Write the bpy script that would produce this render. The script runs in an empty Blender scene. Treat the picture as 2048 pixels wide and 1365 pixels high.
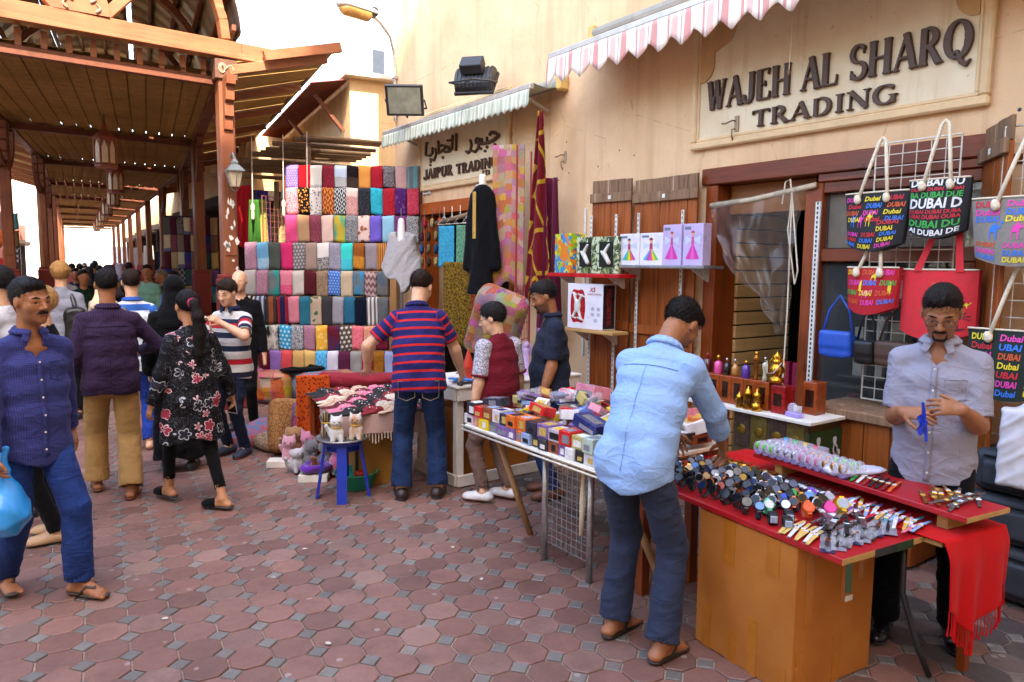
import bpy,bmesh,math,random
import numpy as np
from mathutils import Matrix,Vector
random.seed(7)
rng=np.random.default_rng(7)
scene=bpy.context.scene
COL=scene.collection
R=math.radians
# ------------------------------------------------------------------ camera, sky, sun, exposure
cam_data=bpy.data.cameras.new('camera')
cam_data.sensor_width=36.0
cam_data.lens=1450/2048*36
cam_data.clip_end=600
camera=bpy.data.objects.new('camera',cam_data)
COL.objects.link(camera)
camera.matrix_world=(Matrix.Translation((0,0,1.82))@Matrix.Rotation(R(-35.2),4,'Z')
      @Matrix.Rotation(R(90-5.974),4,'X')@Matrix.Rotation(math.atan(.0105),4,'Z'))
scene.camera=camera
SUN_EL,SUN_AZ=47.0,197.0          # azimuth clockwise from +Y: the sun stands behind the photographer
world=bpy.data.worlds.new('World')
scene.world=world
world.use_nodes=True
wn=world.node_tree.nodes
sky=wn.new('ShaderNodeTexSky')
sky.sky_type='NISHITA'
sky.sun_disc=False
sky.sun_elevation=R(SUN_EL)
sky.sun_rotation=R(SUN_AZ)
sky.air_density=1.0
sky.dust_density=1.6
sky.ozone_density=0.6
wn['Background'].inputs['Strength'].default_value=0.15
world.node_tree.links.new(sky.outputs['Color'],wn['Background'].inputs['Color'])
sun_data=bpy.data.lights.new('sun','SUN')
sun_data.energy=2.1
sun_data.angle=R(0.6)
sun_data.color=(1.0,0.93,0.82)
sun=bpy.data.objects.new('sun',sun_data)
COL.objects.link(sun)
_s=Vector((math.sin(R(SUN_AZ))*math.cos(R(SUN_EL)),math.cos(R(SUN_AZ))*math.cos(R(SUN_EL)),math.sin(R(SUN_EL))))
sun.rotation_euler=(-_s).to_track_quat('-Z','Y').to_euler()
sun.location=_s*60
scene.view_settings.view_transform='Standard'
scene.view_settings.look='None'
scene.view_settings.gamma=1
scene.view_settings.use_curve_mapping=False
scene.view_settings.exposure=3.28
scene.view_settings.use_white_balance=True
scene.view_settings.white_balance_temperature=7000
scene.view_settings.white_balance_tint=12
scene.cycles.max_bounces=8
scene.cycles.diffuse_bounces=4
scene.cycles.transparent_max_bounces=12
# ------------------------------------------------------------------ objects and tags
def tag(o,label=None,cat=None,group=None,kind=None):
 if label:o['label']=label
 if cat:o['category']=cat
 if group:o['group']=group
 if kind:o['kind']=kind
 return o
def thing(name,label,cat,loc=(0,0,0),rz=0.0,group=None):
 o=bpy.data.objects.new(name,None)
 o.empty_display_size=.1
 COL.objects.link(o)
 o.location=loc
 o.rotation_euler=(0,0,rz)
 return tag(o,label,cat,group)
def add(name,me,m=None,parent=None,loc=None,rot=None,label=None):
 o=bpy.data.objects.new(name,me)
 COL.objects.link(o)
 if m is not None:
  ms=m if isinstance(m,(list,tuple))else[m]
  if len(me.materials)==0:
   for x in ms:me.materials.append(x)
 if parent is not None:o.parent=parent
 if loc is not None:o.location=loc
 if rot is not None:o.rotation_euler=rot
 if label:o['label']=label
 return o
def dup(o,parent=None,loc=None,rz=None):
 c=o.copy();COL.objects.link(c)
 c.parent=parent
 if loc is not None:c.location=loc
 if rz is not None:c.rotation_euler=(0,0,rz)
 for ch in list(o.children):dup(ch,c)
 return c
# ------------------------------------------------------------------ mesh builder
class MB:
 def __init__(s):
  s.v=[];s.f=[];s.mi=[];s.uv=None;s.sm=[];s.cur=0;s.smooth=False
 def _add(s,vs,fs):
  b=len(s.v);s.v.extend([tuple(x)for x in vs])
  for f in fs:
   s.f.append([b+i for i in f]);s.mi.append(s.cur);s.sm.append(s.smooth)
 def box(s,lo,hi,M=None):
  x0,y0,z0=lo;x1,y1,z1=hi
  vs=[(x0,y0,z0),(x1,y0,z0),(x1,y1,z0),(x0,y1,z0),(x0,y0,z1),(x1,y0,z1),(x1,y1,z1),(x0,y1,z1)]
  if M is not None:vs=[M@Vector(v)for v in vs]
  s._add(vs,[(0,3,2,1),(4,5,6,7),(0,1,5,4),(1,2,6,5),(2,3,7,6),(3,0,4,7)])
  return s
 def cbox(s,lo,hi,c=.004,M=None):
  # box with chamfered edges
  L=[min(a,b)for a,b in zip(lo,hi)];Hh=[max(a,b)for a,b in zip(lo,hi)]
  c=min(c,min(h-l for l,h in zip(L,Hh))*.45)
  vs=[];idx={}
  for sx in(0,1):
   for sy in(0,1):
    for sz in(0,1):
     cor=[(L,Hh)[q][i]for i,q in enumerate((sx,sy,sz))]
     sg=[1 if q==0 else-1 for q in(sx,sy,sz)]
     for ax in range(3):
      p=[cor[i]+(0 if i==ax else sg[i]*c)for i in range(3)]
      idx[(sx,sy,sz,ax)]=len(vs);vs.append(tuple(p))
  if M is not None:vs=[M@Vector(v)for v in vs]
  fs=[]
  for ax in range(3):
   o=[i for i in range(3)if i!=ax]
   for sd in(0,1):
    q=[]
    for a,b in((0,0),(1,0),(1,1),(0,1)):
     k=[0,0,0];k[ax]=sd;k[o[0]]=a;k[o[1]]=b
     q.append(idx[(*k,ax)])
    flip=(sd==0)!=(ax==1)
    fs.append(q[::-1]if flip else q)
  for ax in range(3):      # edges along ax
   o=[i for i in range(3)if i!=ax]
   for a in(0,1):
    for b in(0,1):
     k0=[0,0,0];k1=[0,0,0];k0[ax]=0;k1[ax]=1
     for k in(k0,k1):k[o[0]]=a;k[o[1]]=b
     q=[idx[(*k0,o[0])],idx[(*k1,o[0])],idx[(*k1,o[1])],idx[(*k0,o[1])]]
     fl=((a==b)!=(ax==1))
     fs.append(q if not fl else q[::-1])
  for sx in(0,1):
   for sy in(0,1):
    for sz in(0,1):
     t=[idx[(sx,sy,sz,ax)]for ax in range(3)]
     fs.append(t if(sx+sy+sz)%2==1 else t[::-1])
  s._add(vs,fs)
  return s
 def tube(s,pts,r,n=8,caps=True,closed=False):
  pts=[Vector(p)for p in pts];k=len(pts)
  rs=r if isinstance(r,(list,tuple))else[r]*k
  rings=[];prev=None
  for i,p in enumerate(pts):
   a=pts[(i-1)%k]if(i>0 or closed)else p
   b=pts[(i+1)%k]if(i<k-1 or closed)else p
   t=(b-a).normalized()
   if prev is None:
    u=t.cross(Vector((0,0,1)))
    if u.length<.1:u=t.cross(Vector((1,0,0)))
   else:
    u=prev-t*prev.dot(t)
   u.normalize();prev=u;w=t.cross(u)
   rings.append([p+(u*math.cos(2*math.pi*j/n)+w*math.sin(2*math.pi*j/n))*rs[i]for j in range(n)])
  vs=[v for ring in rings for v in ring];fs=[]
  for i in range(k if closed else k-1):
   for j in range(n):
    a=i*n+j;b=i*n+(j+1)%n;i2=(i+1)%k
    fs.append((a,b,i2*n+(j+1)%n,i2*n+j))
  if caps and not closed:
   fs.append(tuple(range(n-1,-1,-1)));fs.append(tuple((k-1)*n+j for j in range(n)))
  s._add(vs,fs);return s
 def bar(s,p0,p1,w,h,up=(0,0,1)):
  p0=Vector(p0);p1=Vector(p1);t=(p1-p0);L=t.length;t.normalize()
  u=Vector(up);sd=t.cross(u)
  if sd.length<1e-3:sd=t.cross(Vector((1,0,0)))
  sd.normalize();u=sd.cross(t)
  Mx=Matrix(((t.x,sd.x,u.x,p0.x),(t.y,sd.y,u.y,p0.y),(t.z,sd.z,u.z,p0.z),(0,0,0,1)))
  return s.cbox((0,-w/2,-h/2),(L,w/2,h/2),min(w,h)*.06,Mx)
 def lathe(s,prof,n=16,c=(0,0,0),M=None):
  vs=[];fs=[]
  for r,z in prof:
   for j in range(n):
    a=2*math.pi*j/n
    vs.append(Vector((c[0]+r*math.cos(a),c[1]+r*math.sin(a),c[2]+z)))
  if M is not None:vs=[M@v for v in vs]
  k=len(prof)
  for i in range(k-1):
   for j in range(n):
    fs.append((i*n+j,i*n+(j+1)%n,(i+1)*n+(j+1)%n,(i+1)*n+j))
  fs.append(tuple(range(n-1,-1,-1)));fs.append(tuple((k-1)*n+j for j in range(n)))
  s._add(vs,fs);return s
 def prism(s,poly,d0,d1,fn):
  # poly: list of 2D points (ccw); fn(u,v,d) -> 3D point
  n=len(poly)
  vs=[fn(u,v,d0)for u,v in poly]+[fn(u,v,d1)for u,v in poly]
  fs=[tuple(range(n-1,-1,-1)),tuple(range(n,2*n))]
  for i in range(n):fs.append((i,(i+1)%n,n+(i+1)%n,n+i))
  s._add(vs,fs);return s
 def grid(s,fn,nu,nv,flip=False):
  vs=[fn(i/nu,j/nv)for j in range(nv+1)for i in range(nu+1)]
  fs=[]
  for j in range(nv):
   for i in range(nu):
    a=j*(nu+1)+i
    q=(a,a+1,a+nu+2,a+nu+1)
    fs.append(q[::-1]if flip else q)
  b=len(s.v);s._add(vs,fs)
  return s
 def mesh(s,name,uvfn=None,shade=None):
  me=bpy.data.meshes.new(name)
  me.from_pydata(s.v,[],s.f)
  me.polygons.foreach_set('material_index',s.mi)
  me.polygons.foreach_set('use_smooth',[bool(x)for x in s.sm]if shade is None else[shade]*len(s.f))
  me.validate();me.update()
  return me
 def build(s,name,m,parent=None,loc=None,rot=None,label=None,shade=None):
  me=s.mesh(name,shade=shade)
  for x in(m if isinstance(m,(list,tuple))else[m]):me.materials.append(x)
  return add(name,me,None,parent,loc,rot,label)
def set_uv(me,uvs):
 # uvs: array (nverts,2)
 lay=me.uv_layers.new(name='UVMap')
 li=np.empty(len(me.loops),dtype=np.int32);me.loops.foreach_get('vertex_index',li)
 lay.data.foreach_set('uv',np.asarray(uvs,dtype=np.float32)[li].ravel())
def TR(loc=(0,0,0),rz=0,rx=0,ry=0,s=1):
 return Matrix.Translation(loc)@Matrix.Rotation(rz,4,'Z')@Matrix.Rotation(ry,4,'Y')@Matrix.Rotation(rx,4,'X')@Matrix.Scale(s,4)
# ------------------------------------------------------------------ implicit surfaces: smooth unions turned to quads (surface nets)
def V3(*a):return np.array(a,dtype=np.float64)
def nrm(v):
 v=np.asarray(v,float);return v/(np.linalg.norm(v)+1e-12)
class Prim:
 __slots__=('f','lo','hi','k','op','g')
 def __init__(s,f,lo,hi,k=.02,op='+',g=0):
  s.f,s.lo,s.hi,s.k,s.op,s.g=f,np.asarray(lo,float),np.asarray(hi,float),k,op,g
def cone(a,b,ra,rb,k=.02,op='+',g=0,flat=None,fr=1.0,cap=False):
 """tapered capsule a->b; optional flattening: direction flat is scaled so the section is an ellipse of ratio fr"""
 a=np.asarray(a,float);b=np.asarray(b,float);ab=b-a;L2=max(ab@ab,1e-9)
 fl=None if flat is None else nrm(flat)
 def f(P):
  q=P-a;t=np.clip(q@ab/L2,0,1)
  w=q-t[:,None]*ab
  r=ra+(rb-ra)*t
  if fl is not None:
   e=w@fl;w=w+np.outer(e*(1/fr-1),fl)
   return(np.sqrt((w*w).sum(1))-r)*min(1,fr)
  o=np.sqrt((w*w).sum(1))-r
  return np.maximum(o,(P-b)@(ab/math.sqrt(L2)))if cap else o
 m=max(ra,rb)*max(1,fr)
 return Prim(f,np.minimum(a,b)-m,np.maximum(a,b)+m,k,op,g)
def ell(c,r,k=.02,op='+',g=0,rot=None):
 c=np.asarray(c,float);r=np.asarray(r,float)
 Rm=None if rot is None else np.asarray(rot,float)
 def f(P):
  q=P-c
  if Rm is not None:q=q@Rm
  k0=np.sqrt(((q/r)**2).sum(1))+1e-9
  k1=np.sqrt(((q/(r*r))**2).sum(1))+1e-9
  return k0*(k0-1)/k1
 m=r.max()if Rm is not None else r
 return Prim(f,c-m,c+m,k,op,g)
def rbox(c,h,rd=.01,k=.01,op='+',g=0,rot=None):
 c=np.asarray(c,float);h=np.asarray(h,float)
 Rm=None if rot is None else np.asarray(rot,float)
 def f(P):
  q=P-c
  if Rm is not None:q=q@Rm
  q=np.abs(q)-(h-rd)
  return np.sqrt((np.maximum(q,0)**2).sum(1))+np.minimum(q.max(1),0)-rd
 m=np.linalg.norm(h)if Rm is not None else h
 return Prim(f,c-m,c+m,k,op,g)
def sect(a,b,ab0,ab1,front,k=.03,op='+',g=0):
 """segment a->b with elliptical section (half width, half depth) ab0->ab1; front = depth direction"""
 a=np.asarray(a,float);b=np.asarray(b,float);ax=b-a;L=np.linalg.norm(ax);ax=ax/L
 fr=np.asarray(front,float);fr=nrm(fr-ax*(fr@ax));lat=np.cross(fr,ax)
 def f(P):
  q=P-a;s=q@ax;t=np.clip(s/L,0,1);e=s-t*L
  A=ab0[0]+(ab1[0]-ab0[0])*t;B=ab0[1]+(ab1[1]-ab0[1])*t
  u=q@lat;v=q@fr;m=np.minimum(A,B)
  k0=np.sqrt((u/A)**2+(v/B)**2+(e/(m*.7))**2)
  return(k0-1)*m
 m=max(*ab0,*ab1)
 return Prim(f,np.minimum(a,b)-m,np.maximum(a,b)+m,k,op,g)
def half(n,d,op='&'):
 """keep the side n.p < d (op '&')"""
 n=nrm(n)
 return Prim(lambda P:P@n-d,(-9,-9,-9),(9,9,9),0,op)
def evalp(prims,P,only=None):
 D=np.full(len(P),1.0)
 for p in prims:
  if only is not None and p.g!=only:continue
  d=p.f(P)
  if p.op=='+':
   if p.k>0:
    h=np.maximum(p.k-np.abs(D-d),0)/p.k
    D=np.minimum(D,d)-h*h*p.k*.25
   else:D=np.minimum(D,d)
  elif p.op=='-':D=np.maximum(D,-d)
  elif p.op=='&':D=np.maximum(D,d)
  elif p.op=='d':D=D+d
 return D
def sdf_mesh(name,prims,h=.008,pad=None,vfn=None,smooth=True):
 adds=[p for p in prims if p.op=='+']
 pad=pad or 3*h+.01
 lo=np.min([p.lo for p in adds],axis=0)-pad
 hi=np.max([p.hi for p in adds],axis=0)+pad
 n=np.ceil((hi-lo)/h).astype(int)+1
 D=np.full(n,.25,dtype=np.float32)
 axs=[lo[i]+h*np.arange(n[i])for i in range(3)]
 band=None
 for p in prims:
  m=p.k+3*h
  if p.op in('d',):
   idx=np.nonzero(np.abs(D)<.03)
   P=np.stack([axs[i][idx[i]]for i in range(3)],1)
   D[idx]+=p.f(P).astype(np.float32);continue
  i0=np.clip(np.floor((p.lo-m-lo)/h).astype(int),0,n-1)
  i1=np.clip(np.ceil((p.hi+m-lo)/h).astype(int)+1,1,n)
  if np.any(i1<=i0):continue
  sl=tuple(slice(i0[i],i1[i])for i in range(3))
  gx,gy,gz=np.meshgrid(*[axs[i][i0[i]:i1[i]]for i in range(3)],indexing='ij')
  P=np.stack([gx.ravel(),gy.ravel(),gz.ravel()],1)
  d=p.f(P).reshape(gx.shape)
  B=D[sl]
  if p.op=='+':
   if p.k>0:
    hh=np.maximum(p.k-np.abs(B-d),0)/p.k
    B=np.minimum(B,d)-hh*hh*p.k*.25
   else:B=np.minimum(B,d)
  elif p.op=='-':B=np.maximum(B,-d)
  elif p.op=='&':B=np.maximum(B,d)
  D[sl]=B
 D[0]=D[-1]=.25;D[:,0]=D[:,-1]=.25;D[:,:,0]=D[:,:,-1]=.25
 S=D<0
 c=np.zeros(n-1,dtype=np.uint8)
 for a in(0,1):
  for b in(0,1):
   for e in(0,1):
    c+=S[a:n[0]-1+a,b:n[1]-1+b,e:n[2]-1+e]
 act=(c>0)&(c<8)
 ci=np.argwhere(act)
 N=len(ci)
 vid=np.full(n-1,-1,dtype=np.int32);vid[act]=np.arange(N)
 cor=[(a,b,e)for a in(0,1)for b in(0,1)for e in(0,1)]
 val=np.stack([D[ci[:,0]+a,ci[:,1]+b,ci[:,2]+e]for a,b,e in cor],1)
 acc=np.zeros((N,3));cnt=np.zeros(N)
 for i in range(8):
  for j in range(i+1,8):
   df=[cor[j][q]-cor[i][q]for q in range(3)]
   if sum(abs(x)for x in df)!=1:continue
   x=(val[:,i]<0)!=(val[:,j]<0)
   t=np.where(x,val[:,i]/(val[:,i]-val[:,j]+1e-12),0)
   p=np.array(cor[i])[None]+t[:,None]*np.array(df)[None]
   acc+=p*x[:,None];cnt+=x
 V=lo+h*(ci+acc/np.maximum(cnt,1)[:,None])
 Q=[]
 for ax in range(3):
  sl0=[slice(None)]*3;sl1=[slice(None)]*3
  sl0[ax]=slice(0,n[ax]-1);sl1[ax]=slice(1,n[ax])
  A=S[tuple(sl0)];Bq=S[tuple(sl1)]
  o=[i for i in range(3)if i!=ax]
  for sgn in(0,1):
   E=np.argwhere((A&~Bq)if sgn==0 else(~A&Bq))
   if not len(E):continue
   ok=(E[:,o[0]]>0)&(E[:,o[1]]>0)&(E[:,o[0]]<n[o[0]]-1)&(E[:,o[1]]<n[o[1]]-1)
   E=E[ok]
   qs=[]
   for da,db in((-1,-1),(0,-1),(0,0),(-1,0)):
    I=E.copy();I[:,o[0]]+=da;I[:,o[1]]+=db
    qs.append(vid[I[:,0],I[:,1],I[:,2]])
   q=np.stack(qs,1)
   flip=(sgn==1)!=(ax==1)
   Q.append(q[:,::-1]if flip else q)
 Q=np.concatenate(Q)if Q else np.zeros((0,4),int)
 Q=Q[(Q>=0).all(1)]
 me=bpy.data.meshes.new(name)
 me.vertices.add(N);me.vertices.foreach_set('co',V.astype(np.float32).ravel())
 me.loops.add(len(Q)*4);me.loops.foreach_set('vertex_index',Q.astype(np.int32).ravel())
 me.polygons.add(len(Q));me.polygons.foreach_set('loop_start',np.arange(0,len(Q)*4,4,dtype=np.int32))
 me.polygons.foreach_set('use_smooth',np.full(len(Q),smooth))
 me.update();me.validate()
 if vfn is not None:
  a=me.attributes.new('pat','FLOAT_VECTOR','POINT')
  a.data.foreach_set('vector',np.asarray(vfn(V),dtype=np.float32).ravel())
 return me
def folds(seed,amp,freq,axis=(0,0,1),stretch=3.0,n=5):
 """a displacement prim: a sum of warped sines elongated across the given axis"""
 r=np.random.default_rng(seed)
 ax=nrm(axis);W=[]
 for i in range(n):
  d=r.normal(size=3);d=d-ax*(d@ax)*(1-1/stretch);d=nrm(d)*freq*r.uniform(.6,1.6)
  d=d/stretch+ax*freq*r.uniform(.5,1.2)*r.choice([-1,1])
  W.append((d,r.uniform(0,6.28),r.uniform(.5,1)))
 def f(P):
  o=0;wob=np.sin(P@(r1*freq*.35)+1.3)*1.2
  for d,ph,a in W:o=o+a*((1-np.abs(np.sin((P@d+ph+wob)*.5)))**2.2-.28)
  return-o/n*amp*3.2
 r1=nrm(r.normal(size=3))
 return Prim(f,(-9,-9,-9),(9,9,9),0,'d')
# ------------------------------------------------------------------ materials
class NG:
 def __init__(s,name):
  s.m=bpy.data.materials.new(name);s.m.use_nodes=True
  s.nt=s.m.node_tree;s.b=s.nt.nodes['Principled BSDF']
 def n(s,t,**kw):
  o=s.nt.nodes.new('ShaderNode'+t)
  for k,v in kw.items():setattr(o,k,v)
  return o
 def put(s,sock,v):
  if isinstance(v,bpy.types.NodeSocket):s.nt.links.new(v,sock)
  elif v is not None:
   if sock.type=='RGBA' and not isinstance(v,(int,float)):v=(*v[:3],1)
   sock.default_value=v
 def math(s,op,a,b=None,c=None,clamp=False):
  o=s.n('Math',operation=op,use_clamp=clamp)
  s.put(o.inputs[0],a)
  if b is not None:s.put(o.inputs[1],b)
  if c is not None:s.put(o.inputs[2],c)
  return o.outputs[0]
 def mix(s,f,a,b,mode='MIX'):
  o=s.n('Mix',data_type='RGBA',blend_type=mode)
  s.put(o.inputs['Factor'],f)
  s.put(o.inputs[6],a);s.put(o.inputs[7],b)
  return o.outputs[2]
 def coord(s,which='Object'):
  if which=='pat':
   o=s.n('Attribute',attribute_name='pat');return o.outputs['Vector']
  if which=='World':
   return s.n('NewGeometry').outputs['Position']
  return s.n('TexCoord').outputs[which]
 def mapv(s,v,scale=(1,1,1),loc=(0,0,0),rot=(0,0,0)):
  o=s.n('Mapping');s.put(o.inputs['Vector'],v)
  o.inputs['Scale'].default_value=scale;o.inputs['Location'].default_value=loc;o.inputs['Rotation'].default_value=rot
  return o.outputs[0]
 def noise(s,v,sc,det=3,rough=.55,dist=0):
  o=s.n('TexNoise');s.put(o.inputs['Vector'],v)
  o.inputs['Scale'].default_value=sc;o.inputs['Detail'].default_value=det
  o.inputs['Roughness'].default_value=rough;o.inputs['Distortion'].default_value=dist
  return o.outputs['Fac']
 def vor(s,v,sc,feat='F1',out='Distance',rnd=1.0):
  o=s.n('TexVoronoi',feature=feat);s.put(o.inputs['Vector'],v)
  o.inputs['Scale'].default_value=sc;o.inputs['Randomness'].default_value=rnd
  return o.outputs[out]
 def ramp(s,f,stops,interp='LINEAR'):
  o=s.n('ValToRGB');cr=o.color_ramp;cr.interpolation=interp
  while len(cr.elements)<len(stops):cr.elements.new(.5)
  for e,(p,c)in zip(cr.elements,stops):
   e.position=p;e.color=(*c[:3],1)if not isinstance(c,(int,float))else(c,c,c,1)
  s.put(o.inputs[0],f)
  return o.outputs[0]
 def rng(s,f,a,b,c=0.,d=1.):
  o=s.n('MapRange');s.put(o.inputs[0],f)
  for i,v in enumerate((a,b,c,d)):o.inputs[i+1].default_value=v
  return o.outputs[0]
 def sep(s,v):
  o=s.n('SeparateXYZ');s.put(o.inputs[0],v);return o.outputs
 def comb(s,x,y,z=0.):
  o=s.n('CombineXYZ')
  for i,v in enumerate((x,y,z)):s.put(o.inputs[i],v)
  return o.outputs[0]
 def bump(s,h,st=.3,dist=.01):
  o=s.n('Bump');o.inputs['Strength'].default_value=st;o.inputs['Distance'].default_value=dist
  s.put(o.inputs['Height'],h);s.put(s.b.inputs['Normal'],o.outputs[0])
 def done(s,col,rough=.6,metal=0.,spec=.5,**kw):
  s.put(s.b.inputs['Base Color'],col);s.put(s.b.inputs['Roughness'],rough)
  s.put(s.b.inputs['Metallic'],metal);s.put(s.b.inputs['Specular IOR Level'],spec)
  for k,v in kw.items():s.put(s.b.inputs[k.replace('_',' ')],v)
  return s.m
def hexc(h):
 """sRGB hex -> linear"""
 h=h.lstrip('#');c=[int(h[i:i+2],16)/255 for i in(0,2,4)]
 return tuple(x/12.92 if x<=.04045 else((x+.055)/1.055)**2.4 for x in c)
def C(x):return hexc(x)if isinstance(x,str)else x
def mul(c,k):return tuple(min(1,x*k)for x in C(c))
_mc={}
def mat(name,col,rough=.6,var=.18,vs=6.,metal=0.,spec=.5,bump=0.,bs=80.,coord='Object',**kw):
 """plain stuff with uneven colour and a little relief"""
 if name in _mc:return _mc[name]
 g=NG(name);v=g.coord(coord)
 n1=g.noise(v,vs,4,.6)
 c=g.mix(g.rng(n1,.3,.7),mul(col,1-var),mul(col,1+var))
 if bump:g.bump(g.noise(v,bs,3),bump,.004)
 _mc[name]=g.done(c,g.rng(n1,.2,.8,max(0,rough-.08),min(1,rough+.08)),metal,spec,**kw)
 return _mc[name]
def wood(name,col,dark,axis='Z',sc=1.0,rough=.45,streak=.6,coord='Object',wear=None,spec=.4):
 if name in _mc:return _mc[name]
 g=NG(name);v=g.coord(coord)
 s3={'X':(1.2,22,22),'Y':(22,1.2,22),'Z':(22,22,1.2)}[axis]
 m=g.mapv(v,tuple(x*sc for x in s3))
 n1=g.noise(m,1.0,5,.65,1.2);n2=g.noise(v,2.2,3)
 f=g.math('ADD',g.math('MULTIPLY',n1,streak),g.math('MULTIPLY',n2,1-streak))
 c=g.ramp(f,[(.28,C(dark)),(.5,mul(col,.8)),(.72,mul(col,1.15))])
 if wear:
  w=g.noise(g.mapv(v,tuple(x*.25*sc for x in s3)),1.4,6,.7)
  c=g.mix(g.rng(w,.6,.68),c,C(wear))
 g.bump(n1,.25,.004)
 _mc[name]=g.done(c,g.rng(n2,.3,.7,rough-.1,rough+.15),0,spec)
 return _mc[name]
def wrinkle(g):
 ob=g.coord('Object');wr=0.
 for i,(mp,sc_)in enumerate((((5,5,11),1.),((13,13,6),.55),((22,22,34),.16))):
  n=g.noise(g.mapv(ob,mp,(i*3.1,0,0),(.3*i,.5,.4)),1,2,.5,1.1);wr=g.math('ADD',wr,g.math('MULTIPLY',g.math('POWER',g.math('SUBTRACT',1,g.math('MULTIPLY',g.math('ABSOLUTE',g.math('SUBTRACT',n,.5)),5,None,True),None,True),2.),sc_))
 return wr
def fabric(name,c1,c2=None,pat='plain',sc=1.0,c3=None,coord='UV',rough=.85,sheen=.04,w=.5):
 """cloth with a printed or woven pattern; UV is in metres"""
 if name in _mc:return _mc[name]
 g=NG(name);v=g.coord(coord);c1=C(c1);c2=C(c2)if c2 else mul(c1,.5);c3=C(c3)if c3 else c2
 x,y,z=g.sep(v)
 weave=g.noise(g.mapv(v,(420,420,420)),1,2)
 if pat=='plain':f=g.rng(g.noise(v,14,3),.3,.8,0,.25)
 elif pat=='vstripe':f=g.math('LESS_THAN',g.math('FRACT',g.math('MULTIPLY',x,sc)),w)
 elif pat=='hstripe':f=g.math('LESS_THAN',g.math('FRACT',g.math('MULTIPLY',y,sc)),w)
 elif pat=='paisley':
  vv=g.mapv(v,(sc,sc*.7,sc))
  d=g.noise(vv,2.2,1,.5,2.2);e=g.vor(vv,2.6,'DISTANCE_TO_EDGE')
  a=g.math('LESS_THAN',g.math('ABSOLUTE',g.math('SUBTRACT',g.math('FRACT',g.math('MULTIPLY',d,7)),.5)),.17)
  f=g.math('MAXIMUM',a,g.math('LESS_THAN',e,.05))
 elif pat=='floral':
  vv=g.mapv(v,(sc,sc,sc));d=g.vor(vv,1.0)
  pos=g.n('TexVoronoi');g.put(pos.inputs['Vector'],vv)
  f=g.math('LESS_THAN',g.math('ADD',d,g.math('MULTIPLY',g.noise(vv,5,2),.35)),.52)
 elif pat=='dots':
  px=g.math('SUBTRACT',g.math('FRACT',g.math('MULTIPLY',x,sc)),.5)
  yy=g.math('MULTIPLY',y,sc);row=g.math('FLOOR',yy)
  px=g.math('SUBTRACT',g.math('FRACT',g.math('ADD',g.math('MULTIPLY',x,sc),g.math('MULTIPLY',row,.5))),.5)
  py=g.math('SUBTRACT',g.math('FRACT',yy),.5)
  r=g.math('SQRT',g.math('ADD',g.math('MULTIPLY',px,px),g.math('MULTIPLY',py,py)))
  f=g.math('LESS_THAN',r,w*.6)
 elif pat=='check':
  a=g.math('LESS_THAN',g.math('FRACT',g.math('MULTIPLY',x,sc)),.5)
  b=g.math('LESS_THAN',g.math('FRACT',g.math('MULTIPLY',y,sc)),.5)
  f=g.math('ABSOLUTE',g.math('SUBTRACT',a,b))
 elif pat=='grid':
  a=g.math('LESS_THAN',g.math('FRACT',g.math('MULTIPLY',x,sc)),w)
  b=g.math('LESS_THAN',g.math('FRACT',g.math('MULTIPLY',y,sc)),w)
  f=g.math('MAXIMUM',a,b)
 elif pat=='zigzag':
  t=g.math('PINGPONG',g.math('MULTIPLY',x,sc),.5)
  f=g.math('LESS_THAN',g.math('FRACT',g.math('ADD',g.math('MULTIPLY',y,sc*.6),t)),w)
 elif pat=='diamond':
  t=g.math('PINGPONG',g.math('MULTIPLY',x,sc),.5);u=g.math('PINGPONG',g.math('MULTIPLY',y,sc*.55),.5)
  q=g.math('FRACT',g.math('MULTIPLY',g.math('ADD',t,u),2))
  f=g.math('LESS_THAN',q,w)
 elif pat=='grad':f=g.rng(y,.05,.45/sc)
 elif pat=='hem':           # plain with a patterned lower border
  d=g.noise(g.mapv(v,(30,14,1)),1.4,2,.5,1.5)
  a=g.math('LESS_THAN',g.math('ABSOLUTE',g.math('SUBTRACT',g.math('FRACT',g.math('MULTIPLY',d,5)),.5)),.22)
  f=g.math('MULTIPLY',g.math('GREATER_THAN',y,sc),g.math('MAXIMUM',a,.35))
 elif pat=='split':f=g.math('GREATER_THAN',y,sc)
 elif pat=='vgrad':f=g.rng(x,0,.16)
 elif pat=='tie':f=g.rng(g.noise(g.mapv(v,(6,3,1)),sc,2),.4,.6)
 elif pat=='patch':
  o=g.n('TexVoronoi',distance='CHEBYCHEV');g.put(o.inputs['Vector'],g.mapv(v,(sc,sc,sc)));o.inputs['Randomness'].default_value=.55
  o.inputs['Scale'].default_value=1
  hs=g.n('HueSaturation');hs.inputs['Saturation'].default_value=1.5;hs.inputs['Value'].default_value=.55
  g.put(hs.inputs['Color'],o.outputs['Color'])
  base=g.mix(.58,hs.outputs[0],c1)
  d=g.noise(g.mapv(v,(sc*5,sc*5,1)),1.5,2,.5,2)
  f=g.math('MULTIPLY',g.math('LESS_THAN',g.math('ABSOLUTE',g.math('SUBTRACT',g.math('FRACT',g.math('MULTIPLY',d,6)),.5)),.14),.8)
  c1=base
 else:f=0.0
 col=g.mix(f,c1,c2)
 if pat in('floral','dots')and c3!=c2:
  vv=g.mapv(v,(sc*.9,sc*.9,1),(.37,.21,0))
  col=g.mix(g.math('LESS_THAN',g.vor(vv,1.7),.2),col,c3)
 if pat in('hstripe','vstripe')and c3!=c2:
  ax=y if pat=='hstripe' else x
  col=g.mix(g.math('LESS_THAN',g.math('FRACT',g.math('MULTIPLY',ax,sc*.37)),.15),col,c3)
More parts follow.
